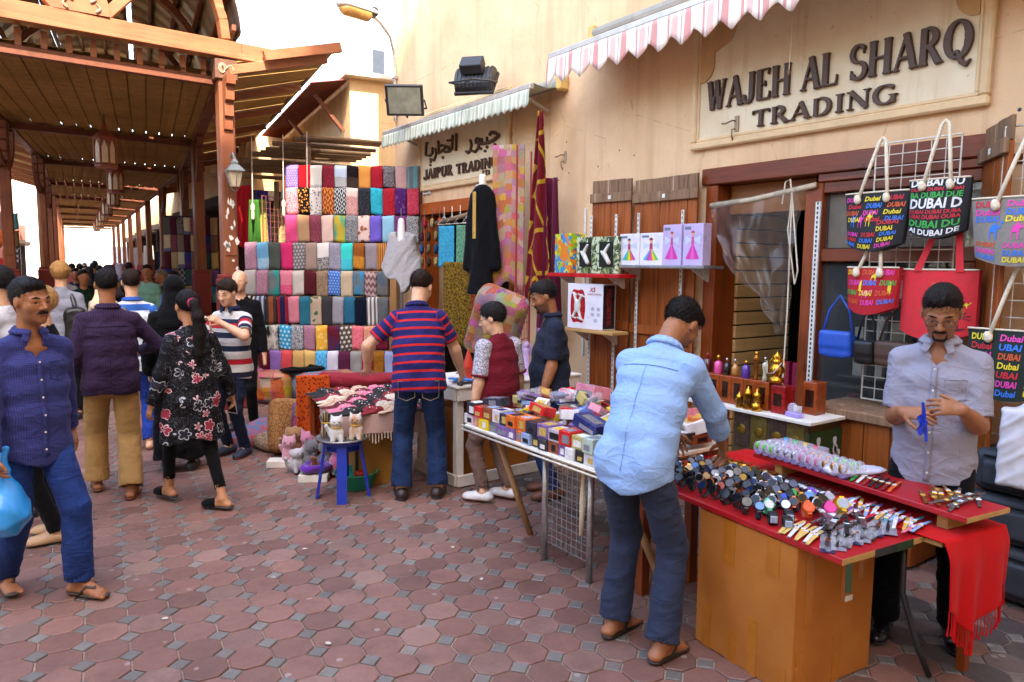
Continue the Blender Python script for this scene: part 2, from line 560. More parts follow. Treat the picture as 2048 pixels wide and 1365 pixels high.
 col=g.mix(g.rng(weave,.3,.7,0,.22),col,mul((.5,.5,.5),.2),'MULTIPLY')
 if coord=='pat':
  wr=wrinkle(g)
  g.bump(g.math('ADD',wr,g.math('MULTIPLY',weave,.06)),.3,.01)
 else:g.bump(g.math('ADD',weave,g.math('MULTIPLY',g.noise(v,30,2),1.5)),.25,.003)
 _mc[name]=g.done(col,rough,0,.2 if max(C(c1)if isinstance(c1,tuple)else(1,))>.02 else .06,Sheen_Weight=sheen)
 return _mc[name]
def plaster(name,col,dark,patch=None,coord='World'):
 g=NG(name);v=g.coord(coord)
 n1=g.noise(v,.7,5,.62,.6);n2=g.noise(v,4,5,.65);n3=g.noise(v,60,3)
 streak=g.noise(g.mapv(v,(3.2,3.2,.22)),1.6,4,.6,.4)
 c=g.mix(g.rng(n1,.33,.68),C(dark),C(col))
 c=g.mix(g.rng(n2,.45,.75,0,.35),c,mul(col,1.12))
 c=g.mix(g.rng(streak,.5,.74,0,.6),c,mul(dark,.72))
 crack=g.vor(g.mapv(v,(1,1,1)),.9,'DISTANCE_TO_EDGE')
 wob=g.math('ADD',crack,g.math('MULTIPLY',g.noise(v,9,4),.03))
 c=g.mix(g.math('MULTIPLY',g.math('LESS_THAN',wob,.0165),.35),c,mul(dark,.5))
 z=g.sep(v)[2]
 grime=g.math('MULTIPLY',g.rng(z,1.5,.3,0,1),g.rng(n2,.35,.65,.2,.8))
 c=g.mix(g.math('MULTIPLY',grime,.7),c,C(patch or '#8d7f70'))
 spots=g.math('GREATER_THAN',g.noise(v,26,2,.5),.74)
 c=g.mix(g.math('MULTIPLY',spots,.35),c,mul(dark,.55))
 g.bump(g.math('ADD',g.math('MULTIPLY',n3,.35),g.math('ADD',n2,n1)),.35,.02)
 return g.done(c,.9,0,.25)
def glass(name,tint=(.9,.93,.95),rough=.04,alpha=.25):
 if name in _mc:return _mc[name]
 g=NG(name)
 _mc[name]=g.done(mul(tint,.12 if alpha<.4 else .5),rough,0,.8,Alpha=alpha)
 return _mc[name]
M_WALL=plaster('wall_plaster','#e4be94','#d2a67a','#a58a74')
M_WALL2=plaster('beige_plaster','#e3c293','#d0a672')  # beige plaster of the other houses, slightly yellower than the shop wall
M_REVEAL=mat('reveal_plaster','#c99f70',.9,.15,5)
M_SIGN=NG('sign_board')
def _sign(g):
 v=g.coord('Object');n1=g.noise(v,2.5,5,.6);st=g.noise(g.mapv(v,(4,4,.35)),2,5,.7)
 c=g.mix(g.rng(n1,.3,.7),C('#d9c19a'),C('#e9d7b6'))
 c=g.mix(g.rng(st,.55,.8,0,.5),c,C('#b98a52'))
 c=g.mix(g.math('MULTIPLY',g.math('GREATER_THAN',g.noise(v,22,3),.71),.4),c,C('#94713f'))
 g.bump(n1,.1,.01)
 return g.done(c,.7,0,.3)
M_SIGN=_sign(M_SIGN)
M_SIGNRIM=mat('sign_rim','#dcb98a',.75,.12,5,bump=.1)
M_LETTER=mat('letter_brown','#4b2f1c',.55,.25,14,bump=.15)
M_GALW=wood('gallery_timber','#8a4e30','#4a2416','Z',.6,.5,.5,wear='#a8744e')
M_GALX=wood('gallery_beam','#9a5c3a','#62361f','X',.6,.5,.5,wear='#b88660')
M_GALY=wood('gallery_purlin','#743e26','#3e1e10','Y',.6,.55,.5)
M_PLINTH=mat('plinth_paint','#6e1f18',.5,.25,5,bump=.1)
M_SHUT=wood('shutter_wood','#a3541e','#4d1f0a','Z',1.1,.38,.7,wear='#7c3d18')
M_SHUTOLD=wood('shutter_weathered','#8d6a4c','#2b160c','Z',1.6,.7,.75,wear='#b59a7c')
M_FRAME=wood('door_frame','#7a3513','#3c1507','Y',1.0,.36,.6)
M_FRAMEZ=wood('door_post','#8c3f16','#471a08','Z',1.0,.36,.6)
M_ORANGE=wood('lintel_orange','#b4561c','#7c3410','Y',1.0,.45,.5)
M_SLAT=wood('slat_board','#c99a5e','#a97a42','X',.5,.5,.4)
M_BLACK=mat('black_metal',(.02,.02,.022),.45,.3,20)
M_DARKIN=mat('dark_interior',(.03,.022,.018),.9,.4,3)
M_STEEL=mat('bare_steel',(.5,.5,.5),.35,.2,30,metal=.9)
M_WHITEMET=mat('white_rail','#d6d2c8',.5,.15,30)
M_WIRE=mat('grid_wire','#cfc6b4',.4,.2,40,metal=.3)
M_WHITE=mat('white_paint','#d8d0c2',.55,.12,9,bump=.1)
M_ROPE=mat('cotton_rope','#d9cbb0',.95,.15,90,bump=.6,bs=140)
M_CARD=None
def _card():
 g=NG('cardboard');v=g.coord('Object')
 n=g.noise(v,3,4);f=g.noise(g.mapv(v,(2,2,260)),1,2);s=g.noise(v,300,2)
 c=g.mix(g.rng(n,.3,.7),C('#9c5a22'),C('#b26f30'))
 c=g.mix(g.rng(f,.3,.7,0,.12),c,C('#8a4d15'))
 c=g.mix(g.rng(s,.6,.8,0,.25),c,C('#7c4716'))
 g.bump(g.math('ADD',f,n),.12,.004)
 return g.done(c,.82,0,.2)
M_CARD=_card()
M_TAPE=mat('packing_tape','#a8641f',.22,.12,12,spec=.5)
M_RED=mat('red_board','#a3121a',.38,.18,10,bump=.05)
M_EDGE=wood('board_edge','#c09355','#8a5f2c','Y',2,.8,.5)
M_REDCLOTH=fabric('red_shawl','#c2080c','#a00408','plain',coord='Object',sheen=.03)
M_MATTING=None
def _matting(name,c1,c2):
 g=NG(name);v=g.coord('Object');x,y,z=g.sep(v)
 rib=g.math('PINGPONG',g.math('MULTIPLY',y,55),.5)
 n=g.noise(g.mapv(v,(6,60,6)),1,4);big=g.noise(v,1.3,4)
 c=g.mix(g.rng(n,.3,.7),C(c2),C(c1))
 c=g.mix(g.rng(big,.4,.7,0,.4),c,mul(c2,.6))
 c=g.mix(g.rng(rib,0,.25,.5,0),c,mul(c2,.4))
 g.bump(g.math('ADD',rib,g.math('MULTIPLY',n,.5)),.6,.01)
 return g.done(c,.9,0,.2)
M_MATTING=_matting('reed_matting','#b8925a','#80602f')
M_MATTING2=_matting('palm_matting','#c9a468','#94703c')
M_SHEET=mat('roof_sheet','#6d5a4b',.5,.3,3,metal=.3)
M_BROWNSHEET=mat('brown_sheet','#6b2c1c',.6,.25,3)
M_POLE=wood('mangrove_pole','#8a6f55','#4c3a2a','X',1.2,.85,.6)
# ------------------------------------------------------------------ ground and paving
def paver_mat(name,cols,off):
 g=NG(name);v=g.coord('World')
 r=g.n('VectorRotate',rotation_type='Z_AXIS');g.put(r.inputs['Vector'],v);r.inputs['Angle'].default_value=R(5.5)
 q0=Matrix.Rotation(R(5.5),3,'Z')@Vector((1.311,2.966,0));q=g.mapv(r.outputs[0],(1/.192,1/.192,0),(off-q0.x/.192,off-q0.y/.192,0))
 sn=g.n('VectorMath',operation='FLOOR');g.put(sn.inputs[0],q)
 wn_=g.n('TexWhiteNoise');g.put(wn_.inputs['Vector'],sn.outputs[0])
 n1=g.noise(v,.55,4,.6);n2=g.noise(v,9,5,.65);n3=g.noise(v,160,3,.6)
 c=g.mix(g.rng(n1,.35,.65),C(cols[0]),C(cols[1]))
 rv=wn_.outputs['Value'];c=g.mix(g.rng(rv,0,1,0,.75),c,C(cols[2]));rc=g.sep(wn_.outputs['Color'])
 c=g.mix(g.rng(rc[1],.7,1,0,.45),c,C('#8a7468'));c=g.mix(g.rng(rc[2],.75,1,0,.35),c,mul(cols[1],1.25))
 c=g.mix(g.rng(g.noise(v,1.7,5,.7),.52,.7,0,.5),c,mul(cols[2],.6));c=g.mix(g.math('MULTIPLY',g.math('LESS_THAN',g.vor(v,5.5),.085),.5),c,C('#a89c94'))
 c=g.mix(g.rng(n2,.5,.8,0,.5),c,mul(cols[0],.62))
 c=g.mix(g.rng(n3,.62,.75,0,.45),c,C('#b5a8a0'))
 scr=g.noise(g.mapv(v,(3,30,1),rot=(0,0,.6)),1.5,4,.7)
 c=g.mix(g.rng(scr,.68,.78,0,.3),c,C('#bcaea6'))
 g.bump(g.math('ADD',g.math('MULTIPLY',n3,.5),n2),.3,.004)
 return g.done(c,g.rng(n2,.3,.7,.42,.7),0,.45)
M_OCT=paver_mat('paver_red',('#7a5348','#90695c','#5e4238'),0.)
M_OCTD=paver_mat('paver_charcoal',('#4b4240','#5b504d','#3c3634'),0.)
M_SQ=paver_mat('paver_grey',('#6c6761','#7c766f','#57524d'),.5)
M_JOINT=mat('joint_sand','#a28d78',.95,.3,40,bump=.4,bs=200)
def camproj(p):
 v=camera.matrix_world.inverted()@Vector(p)
 if v.z>-.3:return None
 return 1024-1450*v.x/v.z,682.5+1450*v.y/v.z,-v.z
gm=MB();gm.box((-120,-60,-.4),(120,260,-.034))
ground=gm.build('ground',M_JOINT);tag(ground,kind='structure')
pv=MB();pv.box((-9,-3,-.033),(8,70,-.011))
pavement=pv.build('pavement',M_JOINT);tag(pavement,kind='structure')
PIT=.192;PA=R(-5.5);P0=(1.311,2.966)
e1=Vector((math.cos(PA),math.sin(PA),0))*PIT;e2=Vector((-math.sin(PA),math.cos(PA),0))*PIT
SIDE=.076
def octa(s,inset,z):
 hw=PIT/2-inset;cut=SIDE*.7071-inset*.42
 a=hw-cut
 return[(x,y,z)for x,y in((hw,-a),(hw,a),(a,hw),(-a,hw),(-hw,a),(-hw,-a),(-a,-hw),(a,-hw))]
def squ(inset,z):
 r=SIDE*.7071-inset*1.414
 return[(r,0,z),(0,r,z),(-r,0,z),(0,-r,z)]
def piece_rings(fn):
 return[fn(.0035,-.02),fn(.0035,-.004),fn(.0075,0)]
def piece_mesh(rings):
 n=len(rings[0]);vs=[v for r_ in rings for v in r_];fs=[]
 for k in range(len(rings)-1):
  for i in range(n):fs.append((k*n+i,k*n+(i+1)%n,(k+1)*n+(i+1)%n,(k+1)*n+i))
 fs.append(tuple((len(rings)-1)*n+i for i in range(n)))
 return vs,fs
oct_v,oct_f=piece_mesh(piece_rings(lambda i,z:octa(1,i,z)))
sq_v,sq_f=piece_mesh(piece_rings(squ))
def pmesh(name,v,f,m):
 me=bpy.data.meshes.new(name);me.from_pydata(v,[],f);me.materials.append(m);me.update();return me
me_oct=pmesh('paving_octagon',oct_v,oct_f,M_OCT);me_octd=pmesh('paving_octagon',oct_v,oct_f,M_OCTD)
me_sq=pmesh('paving_square',sq_v,sq_f,M_SQ)
cells=[]
for i in range(-60,60):
 for j in range(-40,130):
  for kind in(0,1):
   o=.5 if kind==0 else 0
   p=Vector((P0[0],P0[1],0))+e1*(i+o)+e2*(j+o)
   if not(-6<p.x<4.87 and .3<p.y<24):continue
   q=camproj(p)
   if q is None or not(-120<q[0]<2170 and q[1]<1480):continue
   cells.append((q[2],kind,p,-10<q[0]<2058 and q[1]<1375))
cells.sort(key=lambda c:c[0])
cnt_k=[0,0];rest={0:MB(),1:MB(),2:MB()}
Rp=Matrix.Rotation(PA,4,'Z')
for dist,kind,p,inside in cells:
 dark=kind==0 and 3.35<p.x+.1*math.sin(p.y*7)<4.2 and random.random()<.93
 z=random.uniform(-.003,.002);tl=(random.gauss(0,.006),random.gauss(0,.006))
 if inside and cnt_k[kind]<300:
  cnt_k[kind]+=1
  o=add('paving_square' if kind else 'paving_octagon',me_sq if kind else(me_octd if dark else me_oct),None,pavement,(p.x,p.y,z),(tl[0],tl[1],PA))
 else:
  Mx=Matrix.Translation((p.x,p.y,z))@Rp@Matrix.Rotation(tl[0],4,'X')@Matrix.Rotation(tl[1],4,'Y')
  vs,fs=(sq_v,sq_f)if kind else(oct_v,oct_f)
  rest[1 if kind else(2 if dark else 0)]._add([Mx@Vector(v)for v in vs],fs)
for k,(nm,m)in enumerate((('paving_octagons_beyond',M_OCT),('paving_squares_beyond',M_SQ),('charcoal_octagons_beyond',M_OCTD))):
 tag(rest[k].build(nm,m,pavement),kind='stuff')
# far paving, too far to tell the stones apart
fp=MB();fp.box((-9,24,-.02),(8,70,-.004));tag(fp.build('far_paving',paver_mat('paver_far',('#8d7263','#a08676','#7c6455'),1),pavement),kind='stuff')
# ------------------------------------------------------------------ the plaster building on the right
WX=4.9
bld=thing('plaster_building','ochre plaster shop building with two shop fronts along the right side of the street','building',(WX,4,0))
def L(x,y,z):return(x-WX,y-4,z)
def wall_holes(y0,y1,z0,z1,holes,x0,x1):
 mb=MB();ys=sorted({y0,y1,*[h[0]for h in holes],*[h[1]for h in holes]});zs=sorted({z0,z1,*[h[2]for h in holes],*[h[3]for h in holes]})
 for a,b in zip(ys,ys[1:]):
  for c,d in zip(zs,zs[1:]):
   my,mz=(a+b)/2,(c+d)/2
   if any(h[0]<my<h[1]and h[2]<mz<h[3]for h in holes):continue
   mb._add([L(x0,a,c),L(x0,b,c),L(x0,b,d),L(x0,a,d)],[(3,2,1,0)])
   mb._add([L(x1,a,c),L(x1,b,c),L(x1,b,d),L(x1,a,d)],[(0,1,2,3)])
 for h in holes:
  a,b,c,d=h
  mb._add([L(x0,a,c),L(x1,a,c),L(x1,a,d),L(x0,a,d)],[(3,2,1,0)])
  mb._add([L(x0,b,c),L(x1,b,c),L(x1,b,d),L(x0,b,d)],[(0,1,2,3)])
  mb._add([L(x0,a,d),L(x1,a,d),L(x1,b,d),L(x0,b,d)],[(3,2,1,0)])
 mb._add([L(x0,y1,z0),L(x1,y1,z0),L(x1,y1,z1),L(x0,y1,z1)],[(3,2,1,0)])
 mb._add([L(x0,y0,z0),L(x1,y0,z0),L(x1,y0,z1),L(x0,y0,z1)],[(0,1,2,3)])
 mb._add([L(x0,y0,z1),L(x1,y0,z1),L(x1,y1,z1),L(x0,y1,z1)],[(0,1,2,3)])
 return mb
D2=(2.02,4.1,-.05,2.56);D1=(6.95,9.1,-.05,2.62)
wall_holes(-6,10.0,-.05,8.6,[D1,D2],WX,WX+.32).build('wall',M_WALL,bld)
mb=MB();mb.box(L(WX+5.8,-6,-.05),L(WX+6,10,8.6));mb.build('back_wall',M_WALL,bld)
mb=MB();mb.box(L(WX+.32,9.7,-.05),L(WX+5.8,10,8.6));mb.build('end_wall',M_WALL,bld)
mb=MB();mb.box(L(WX+.32,-6,8.3),L(WX+5.8,9.7,8.5));mb.build('flat_roof',M_REVEAL,bld)
# shop rooms behind the openings
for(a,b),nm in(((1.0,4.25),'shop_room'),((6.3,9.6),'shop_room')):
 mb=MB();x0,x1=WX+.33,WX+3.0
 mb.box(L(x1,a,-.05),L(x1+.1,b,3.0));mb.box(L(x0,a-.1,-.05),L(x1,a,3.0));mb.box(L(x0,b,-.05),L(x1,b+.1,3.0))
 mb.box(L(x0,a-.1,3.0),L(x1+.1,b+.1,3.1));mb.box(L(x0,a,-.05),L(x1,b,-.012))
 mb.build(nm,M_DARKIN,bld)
# lintel beam over the right shop, jambs, post, transom
mb=MB();mb.cbox(L(WX-.035,1.98,2.5),L(WX+.2,4.16,2.635),.008);mb.build('lintel',M_FRAME,bld)
mb=MB();mb.cbox(L(WX-.015,1.0,2.44),L(WX+.1,3.1,2.498),.006);mb.build('transom_cornice',M_FRAME,bld)
mb=MB();mb.cbox(L(WX-.02,4.0,0),L(WX+.26,4.12,2.497),.008);mb.build('door_jamb',M_FRAMEZ,bld)
mb=MB();mb.cbox(L(WX-.01,3.06,0),L(WX+.12,3.2,2.437),.008);mb.build('door_post',M_FRAMEZ,bld)
mb=MB();mb.cbox(L(WX-.03,3.06,.3),L(WX-.012,3.1,2.3),.002)
o=mb.build('slotted_strip',M_WHITEMET,bld)
mb=MB()
for k in range(58):mb.box(L(WX-.0325,3.074,.34+k*.034),L(WX-.0305,3.086,.36+k*.034))
tag(mb.build('slots',M_BLACK,o),kind='stuff')
# glazed window beside the door
win=bpy.data.objects.new('shop_window',None);COL.objects.link(win);win.parent=bld
mb=MB();mb.cbox(L(WX,2.02,1.87),L(WX+.1,3.06,1.96),.006);mb.build('transom',M_FRAME,win)
mb=MB();mb.cbox(L(WX,2.02,.55),L(WX+.1,3.06,.68),.006);mb.build('bottom_rail',M_FRAME,win)
mb=MB();mb.cbox(L(WX,2.02,2.36),L(WX+.1,3.06,2.437),.006);mb.build('top_rail',M_FRAME,win)
mb=MB();mb.cbox(L(WX+.004,2.02,.681),L(WX+.096,2.1,1.869),.006);mb.build('stile',M_FRAMEZ,win)
M_PANE=glass('shop_glass',(.75,.78,.76),.03,.28)
mb=MB();mb.box(L(WX+.045,2.02,1.955),L(WX+.053,3.06,2.365));mb.build('pane',M_PANE,win)
mb=MB();mb.box(L(WX+.045,2.1,.675),L(WX+.053,3.06,1.875));mb.build('pane',M_PANE,win)
mb=MB();mb.cbox(L(WX+.01,2.02,0),L(WX+.09,3.06,.549),.004);mb.build('kick_panel',M_FRAMEZ,win)
mb=MB();mb.box(L(WX+.075,2.04,1.97),L(WX+.085,3.05,2.35));mb.build('reflection_board',mat('reflection_beige','#b8a488',.8,.2,3),win)  # beige board added behind the upper pane, stands in for its reflection
# slat wall just inside the door
sw=bpy.data.objects.new('slat_wall',None);COL.objects.link(sw);sw.parent=bld
for k in range(19):
 mb=MB();mb.cbox(L(WX+.27,3.985,.03+k*.118),L(WX+1.05,4.03,.135+k*.118),.004);mb.build('slat',M_SLAT,sw)
mb=MB();mb.box(L(WX+.27,4.031,.0),L(WX+1.06,4.05,2.5));mb.build('backing',M_BLACK,sw)
mb=MB();mb.cbox(L(WX+.27,3.97,2.29),L(WX+1.06,3.984,2.5),.003);mb.build('header_board',M_SLAT,sw)
mb=MB();mb.cbox(L(WX+.14,3.21,2.26),L(WX+.18,3.99,2.497),.004);mb.build('header_panel',wood('header_wood','#a3642c','#74431b','Y',.7,.45,.5),bld)
# dim shelves with small boxes behind the window
for k,z in enumerate((.75,1.02,1.3,1.6)):
 mb=MB();mb.cbox(L(WX+.2,2.15,z),L(WX+.5,3.0,z+.012),.002);mb.build('shelf',glass('shelf_glass',(.5,.6,.55),.1,.5),win)
 for q in range(5):
  y=2.2+q*.16+random.uniform(-.02,.02);h=random.uniform(.08,.2);w_=random.uniform(.05,.1)
  mb=MB();mb.cbox(L(WX+.24,y,z+.013),L(WX+.24+w_,y+w_,z+.013+h),.003)
  mb.build('boxed_perfume',mat('pbox%d'%(q+k*5),random.choice(['#d8d2c0','#302c28','#b9a37a','#58606a','#8c1f3a','#e2dac4']),.4,.1),win)
# orange lintel and jambs of the far shop
mb=MB();mb.cbox(L(WX-.04,6.9,2.5),L(WX+.2,9.14,2.66),.006);mb.build('orange_lintel',M_ORANGE,bld)
for y in(6.92,9.06):
 mb=MB();mb.cbox(L(WX-.02,y,0),L(WX+.2,y+.08,2.498),.006);mb.build('door_jamb',M_ORANGE,bld)
# ------------------------------------------------------------------ raised lettering
def glyph(ch):
 """strokes on a unit cap height: (points, half widths, round)"""
 T,t=.1,.04
 def sf(x,y,w=.15):return([(x-w,y),(x+w,y)],[.03,.03],0)
 def st(x,a=0,b=1,w=T):return([(x,a),(x,b)],[w,w],0)
 def arc(cx,cy,rx,ry,a0,a1,w0,w1,n=14):
  P=[];Wd=[]
  for i in range(n+1):
   a=R(a0+(a1-a0)*i/n);P.append((cx+rx*math.cos(a),cy+ry*math.sin(a)))
   Wd.append(w0+(w1-w0)*abs(math.cos(a)))
  return(P,Wd,1)
 G={
  'A':(.84,[([(.1,.0),(.44,1)],[t,t],0),([(.42,1),(.72,0)],[T,T],0),([(.22,.33),(.6,.33)],[t,t],0),sf(.11,.03,.11),sf(.72,.03,.15)]),
  'W':(1.06,[([(.14,1),(.32,0)],[T,T],0),([(.34,0),(.54,1)],[t,t],0),([(.52,1),(.7,0)],[T,T],0),([(.72,0),(.93,1)],[t,t],0),sf(.14,.97),sf(.93,.97,.11),sf(.53,.97,.12)]),
  'J':(.62,[st(.42,.22,1),arc(.24,.22,.19,.2,0,-170,.05,.09),sf(.42,.97),([(.06,.22),(.07,.24)],[.07,.07],1)]),
  'E':(.74,[st(.19),([(.1,.97),(.62,.97)],[.03,.03],0),([(.1,.03),(.66,.03)],[.03,.03],0),([(.2,.52),(.46,.52)],[.03,.03],0),([(.62,1),(.6,.78)],[.03,.02],0),([(.66,0),(.68,.26)],[.03,.02],0),([(.46,.62),(.46,.42)],[.025,.025],0)]),
  'H':(.92,[st(.19),st(.72),([(.2,.5),(.7,.5)],[.035,.035],0),sf(.19,.03),sf(.19,.97),sf(.72,.03),sf(.72,.97)]),
  'L':(.72,[st(.19),sf(.19,.97),([(.06,.03),(.64,.03)],[.03,.03],0),([(.64,0),(.66,.3)],[.03,.02],0)]),
  'S':(.68,[arc(.33,.74,.23,.235,40,270,.05,.085),arc(.35,.26,.25,.235,90,-150,.05,.085),([(.53,.97),(.52,.72)],[.025,.02],0),([(.08,.03),(.09,.3)],[.025,.02],0)]),
  'R':(.84,[st(.19),arc(.3,.735,.26,.235,90,-90,.04,.1),([(.1,.97),(.32,.97)],[.03,.03],0),([(.2,.5),(.34,.5)],[.03,.03],0),([(.38,.5),(.7,0)],[.08,.1],0),sf(.19,.03),sf(.72,.03,.11)]),
  'Q':(.92,[arc(.43,.5,.33,.47,0,360,.04,.11,26),([(.28,.16),(.42,.2),(.56,-.08),(.7,-.18),(.84,-.06)],[.03,.05,.075,.06,.02],1)]),
  'T':(.8,[st(.4),([(.04,.96),(.76,.96)],[.04,.04],0),([(.05,.98),(.04,.74)],[.035,.02],0),([(.75,.98),(.76,.74)],[.035,.02],0),sf(.4,.03)]),
  'D':(.88,[st(.19),arc(.36,.5,.34,.47,90,-90,.04,.11),([(.1,.97),(.38,.97)],[.03,.03],0),([(.1,.03),(.38,.03)],[.03,.03],0)]),
  'I':(.42,[st(.2),sf(.2,.03),sf(.2,.97)]),
  'N':(.92,[st(.17,0,1,t),st(.74,0,1,t),([(.17,.98),(.74,.02)],[T,T],0),sf(.17,.03,.12),sf(.14,.97,.12),sf(.74,.97,.12)]),
  'G':(.9,[arc(.43,.5,.33,.47,50,320,.04,.11,22),st(.7,0.02,.42,.09),sf(.7,.44,.14),([(.67,.98),(.66,.7)],[.03,.02],0)]),
  'P':(.78,[st(.19),arc(.3,.72,.27,.25,90,-90,.04,.1),([(.1,.97),(.32,.97)],[.03,.03],0),([(.2,.47),(.34,.47)],[.03,.03],0),sf(.19,.03)]),
  'U':(.84,[st(.18,.3,1),st(.66,.3,1,.07),arc(.42,.3,.24,.28,180,360,.06,.09),sf(.18,.97,.12),sf(.66,.97,.12)]),
  'C':(.8,[arc(.43,.5,.33,.47,50,310,.04,.11,22),([(.66,.98),(.65,.7)],[.03,.02],0)]),
  'O':(.86,[arc(.43,.5,.33,.47,0,360,.04,.11,26)]),
  '.':(.3,[([(.12,.08),(.14,.08)],[.08,.08],1)]),
 }
 return G[ch]
def stroke_prim(strokes,X,dep,k=0):
 """strokes in (Y, z) metres; solid between X-dep and X"""
 segs=[]
 for P,Wd,rd in strokes:
  for a,b,wa,wb in zip(P,P[1:],Wd,Wd[1:]):segs.append((np.array(a,float),np.array(b,float),wa,wb,rd))
 def f(Q):
  q=Q[:,1:3];D=np.full(len(Q),1.)
  for a,b,wa,wb,rd in segs:
   ab=b-a;Ln=np.linalg.norm(ab)+1e-9;u=ab/Ln
   s=(q-a)@u;c=np.abs((q-a)@np.array([-u[1],u[0]]))
   tt=np.clip(s/Ln,0,1);w=wa+(wb-wa)*tt
   if rd:d=np.sqrt(c**2+(s-tt*Ln)**2)-w
   else:d=np.maximum(c-w,np.abs(s-Ln/2)-Ln/2)
   D=np.minimum(D,d)
  return np.maximum(D,np.abs(Q[:,0]-(X-dep/2))-dep/2)
 pts=np.concatenate([np.array(P,float)for P,_,_ in strokes]);m=max(max(Wd)for _,Wd,_ in strokes)
 return Prim(f,(X-dep,pts[:,0].min()-m,pts[:,1].min()-m),(X,pts[:,0].max()+m,pts[:,1].max()+m),0)
def word(parent,text,y_left,y_right,z0,h,X,dep,vox,squeeze=None,name='letter'):
 adv=sum(glyph(c)[0]if c!=' ' else .42 for c in text)
 s=(y_left-y_right)/adv;x=0
 for c in text:
  if c==' ':x+=.42;continue
  w,st=glyph(c)
  S=[([(y_left-(x+u)*s,z0+v*h)for u,v in P],[q*(s+h)/2 for q in Wd],rd)for P,Wd,rd in st]
  me=sdf_mesh(name,[stroke_prim(S,X,dep)],vox)
  ob=add(name,me,M_LETTER);ob.parent=parent;ob.matrix_parent_inverse=Matrix.Translation(-Vector(parent.location))
  x+=w
def sign(name,label,y0,y1,z0,z1,spandrel):
 s=thing(name,label,'sign',(WX,(y0+y1)/2,z0))
 def S(x,y,z):return(x-WX,y-(y0+y1)/2,z-z0)
 mb=MB();mb.cbox(S(WX-.03,y0+.06,z0+.06),S(WX-.001,y1-.06,z1-.06),.004);mb.build('board',M_SIGN,s)
 for(a,b,c,d)in((y0,y1,z0,z0+.06),(y0,y1,z1-.06,z1),(y0,y0+.06,z0+.0605,z1-.0605),(y1-.06,y1,z0+.0605,z1-.0605)):
  mb=MB();mb.cbox(S(WX-.055,a,c),S(WX-.001,b,d),.012);mb.build('rim',M_SIGNRIM,s)
 for(a,b,c,d)in((y0+.06,y1-.06,z0+.0605,z0+.085),(y0+.0605,y0+.085,z0+.0855,z1-.0605),(y1-.085,y1-.0605,z0+.0855,z1-.0605)):
  mb=MB();mb.cbox(S(WX-.042,a,c),S(WX-.029,b,d),.006);mb.build('inner_bead',M_SIGNRIM,s)
 if spandrel:
  pts=[(0,0),(0,-.44)]
  for i in range(9):a=R(-90+i*90/8);pts.append((.02+.15*math.cos(a)*.8+.0,-.3+.14*math.sin(a)))
  pts+=[(.14,-.22)]
  for i in range(9):a=R(-80+i*80/8);pts.append((.17+.17*math.cos(a),-.06+.15*math.sin(a)*.9))
  pts+=[(.36,0)]
  for sd in(1,-1):
   yy=y1-.0855 if sd>0 else y0+.0855
   pl=[(p,q)for p,q in pts]
   if sd<0:pl=pl[::-1]
   mb=MB();mb.prism(pl,WX-.044,WX-.0305,lambda u,v,d:S(d,yy-sd*u,z1-.061+v));mb.build('corner_ornament',mat('spandrel','#c59a67',.8,.12),s)
 return s
s2=sign('shop_sign','large cream sign board with raised brown letters WAJEH AL SHARQ TRADING',2.0,4.29,2.80,3.84,True)
word(s2,'WAJEH AL SHARQ',4.12,2.1,3.1,.232,WX-.031,.03,.0055)
word(s2,'TRADING',3.67,2.53,2.905,.125,WX-.031,.028,.005)
s1=sign('shop_sign','cream sign board with Arabic lettering above JAIPUR TRADING CO. under the green awning',6.98,9.2,2.82,3.86,False)
word(s1,'JAIPUR',9.03,8.25,2.975,.135,WX-.031,.028,.005)
word(s1,'TRADING',8.16,7.2,2.972,.125,WX-.031,.028,.005)
word(s1,'CO.',7.55,7.36,2.893,.062,WX-.031,.02,.004)
ARAB=[(18,[(7.383,3.364),(7.342,3.384),(7.272,3.368),(7.191,3.325)]),(19,[(7.191,3.325),(7.294,3.288),(7.4,3.273),(7.496,3.273),(7.618,3.285)]),(14,[(7.448,3.334),(7.442,3.276)]),(14,[(7.564,3.334),(7.557,3.284)]),(12,[(7.669,3.357),(7.619,3.344),(7.625,3.292),(7.693,3.301),(7.694,3.341),(7.663,3.36)]),(15,[(7.625,3.312),(7.63,3.247),(7.705,3.197),(7.769,3.218)]),(15,[(7.821,3.351),(7.795,3.294),(7.82,3.231),(7.871,3.203),(7.917,3.229)]),(17,[(8.159,3.47),(8.172,3.28)]),(16,[(8.255,3.463),(8.268,3.312),(8.331,3.278),(8.445,3.284)]),(13,[(8.352,3.343),(8.359,3.288)]),(15,[(8.59,3.38),(8.517,3.378),(8.402,3.35)]),(16,[(8.416,3.344),(8.531,3.309),(8.619,3.291)]),(15,[(8.627,3.442),(8.612,3.297)]),(15,[(8.701,3.351),(8.694,3.27),(8.739,3.21),(8.845,3.237)]),(15,[(8.784,3.375),(8.792,3.304),(8.861,3.282),(8.953,3.3)]),(17,[(8.953,3.462),(8.977,3.31)]),(20,[(7.272,3.229),(7.268,3.227)]),(17,[(7.447,3.225),(7.445,3.223)]),(17,[(7.489,3.184),(7.486,3.183)]),(17,[(7.587,3.222),(7.584,3.221)]),(15,[(8.381,3.423),(8.378,3.422)]),(15,[(8.322,3.419),(8.319,3.419)]),(20,[(8.507,3.222),(8.505,3.221)]),(16,[(8.838,3.203),(8.836,3.201)]),(16,[(8.845,3.158),(8.844,3.156)]),(13,[(8.953,3.462),(8.919,3.461)])]
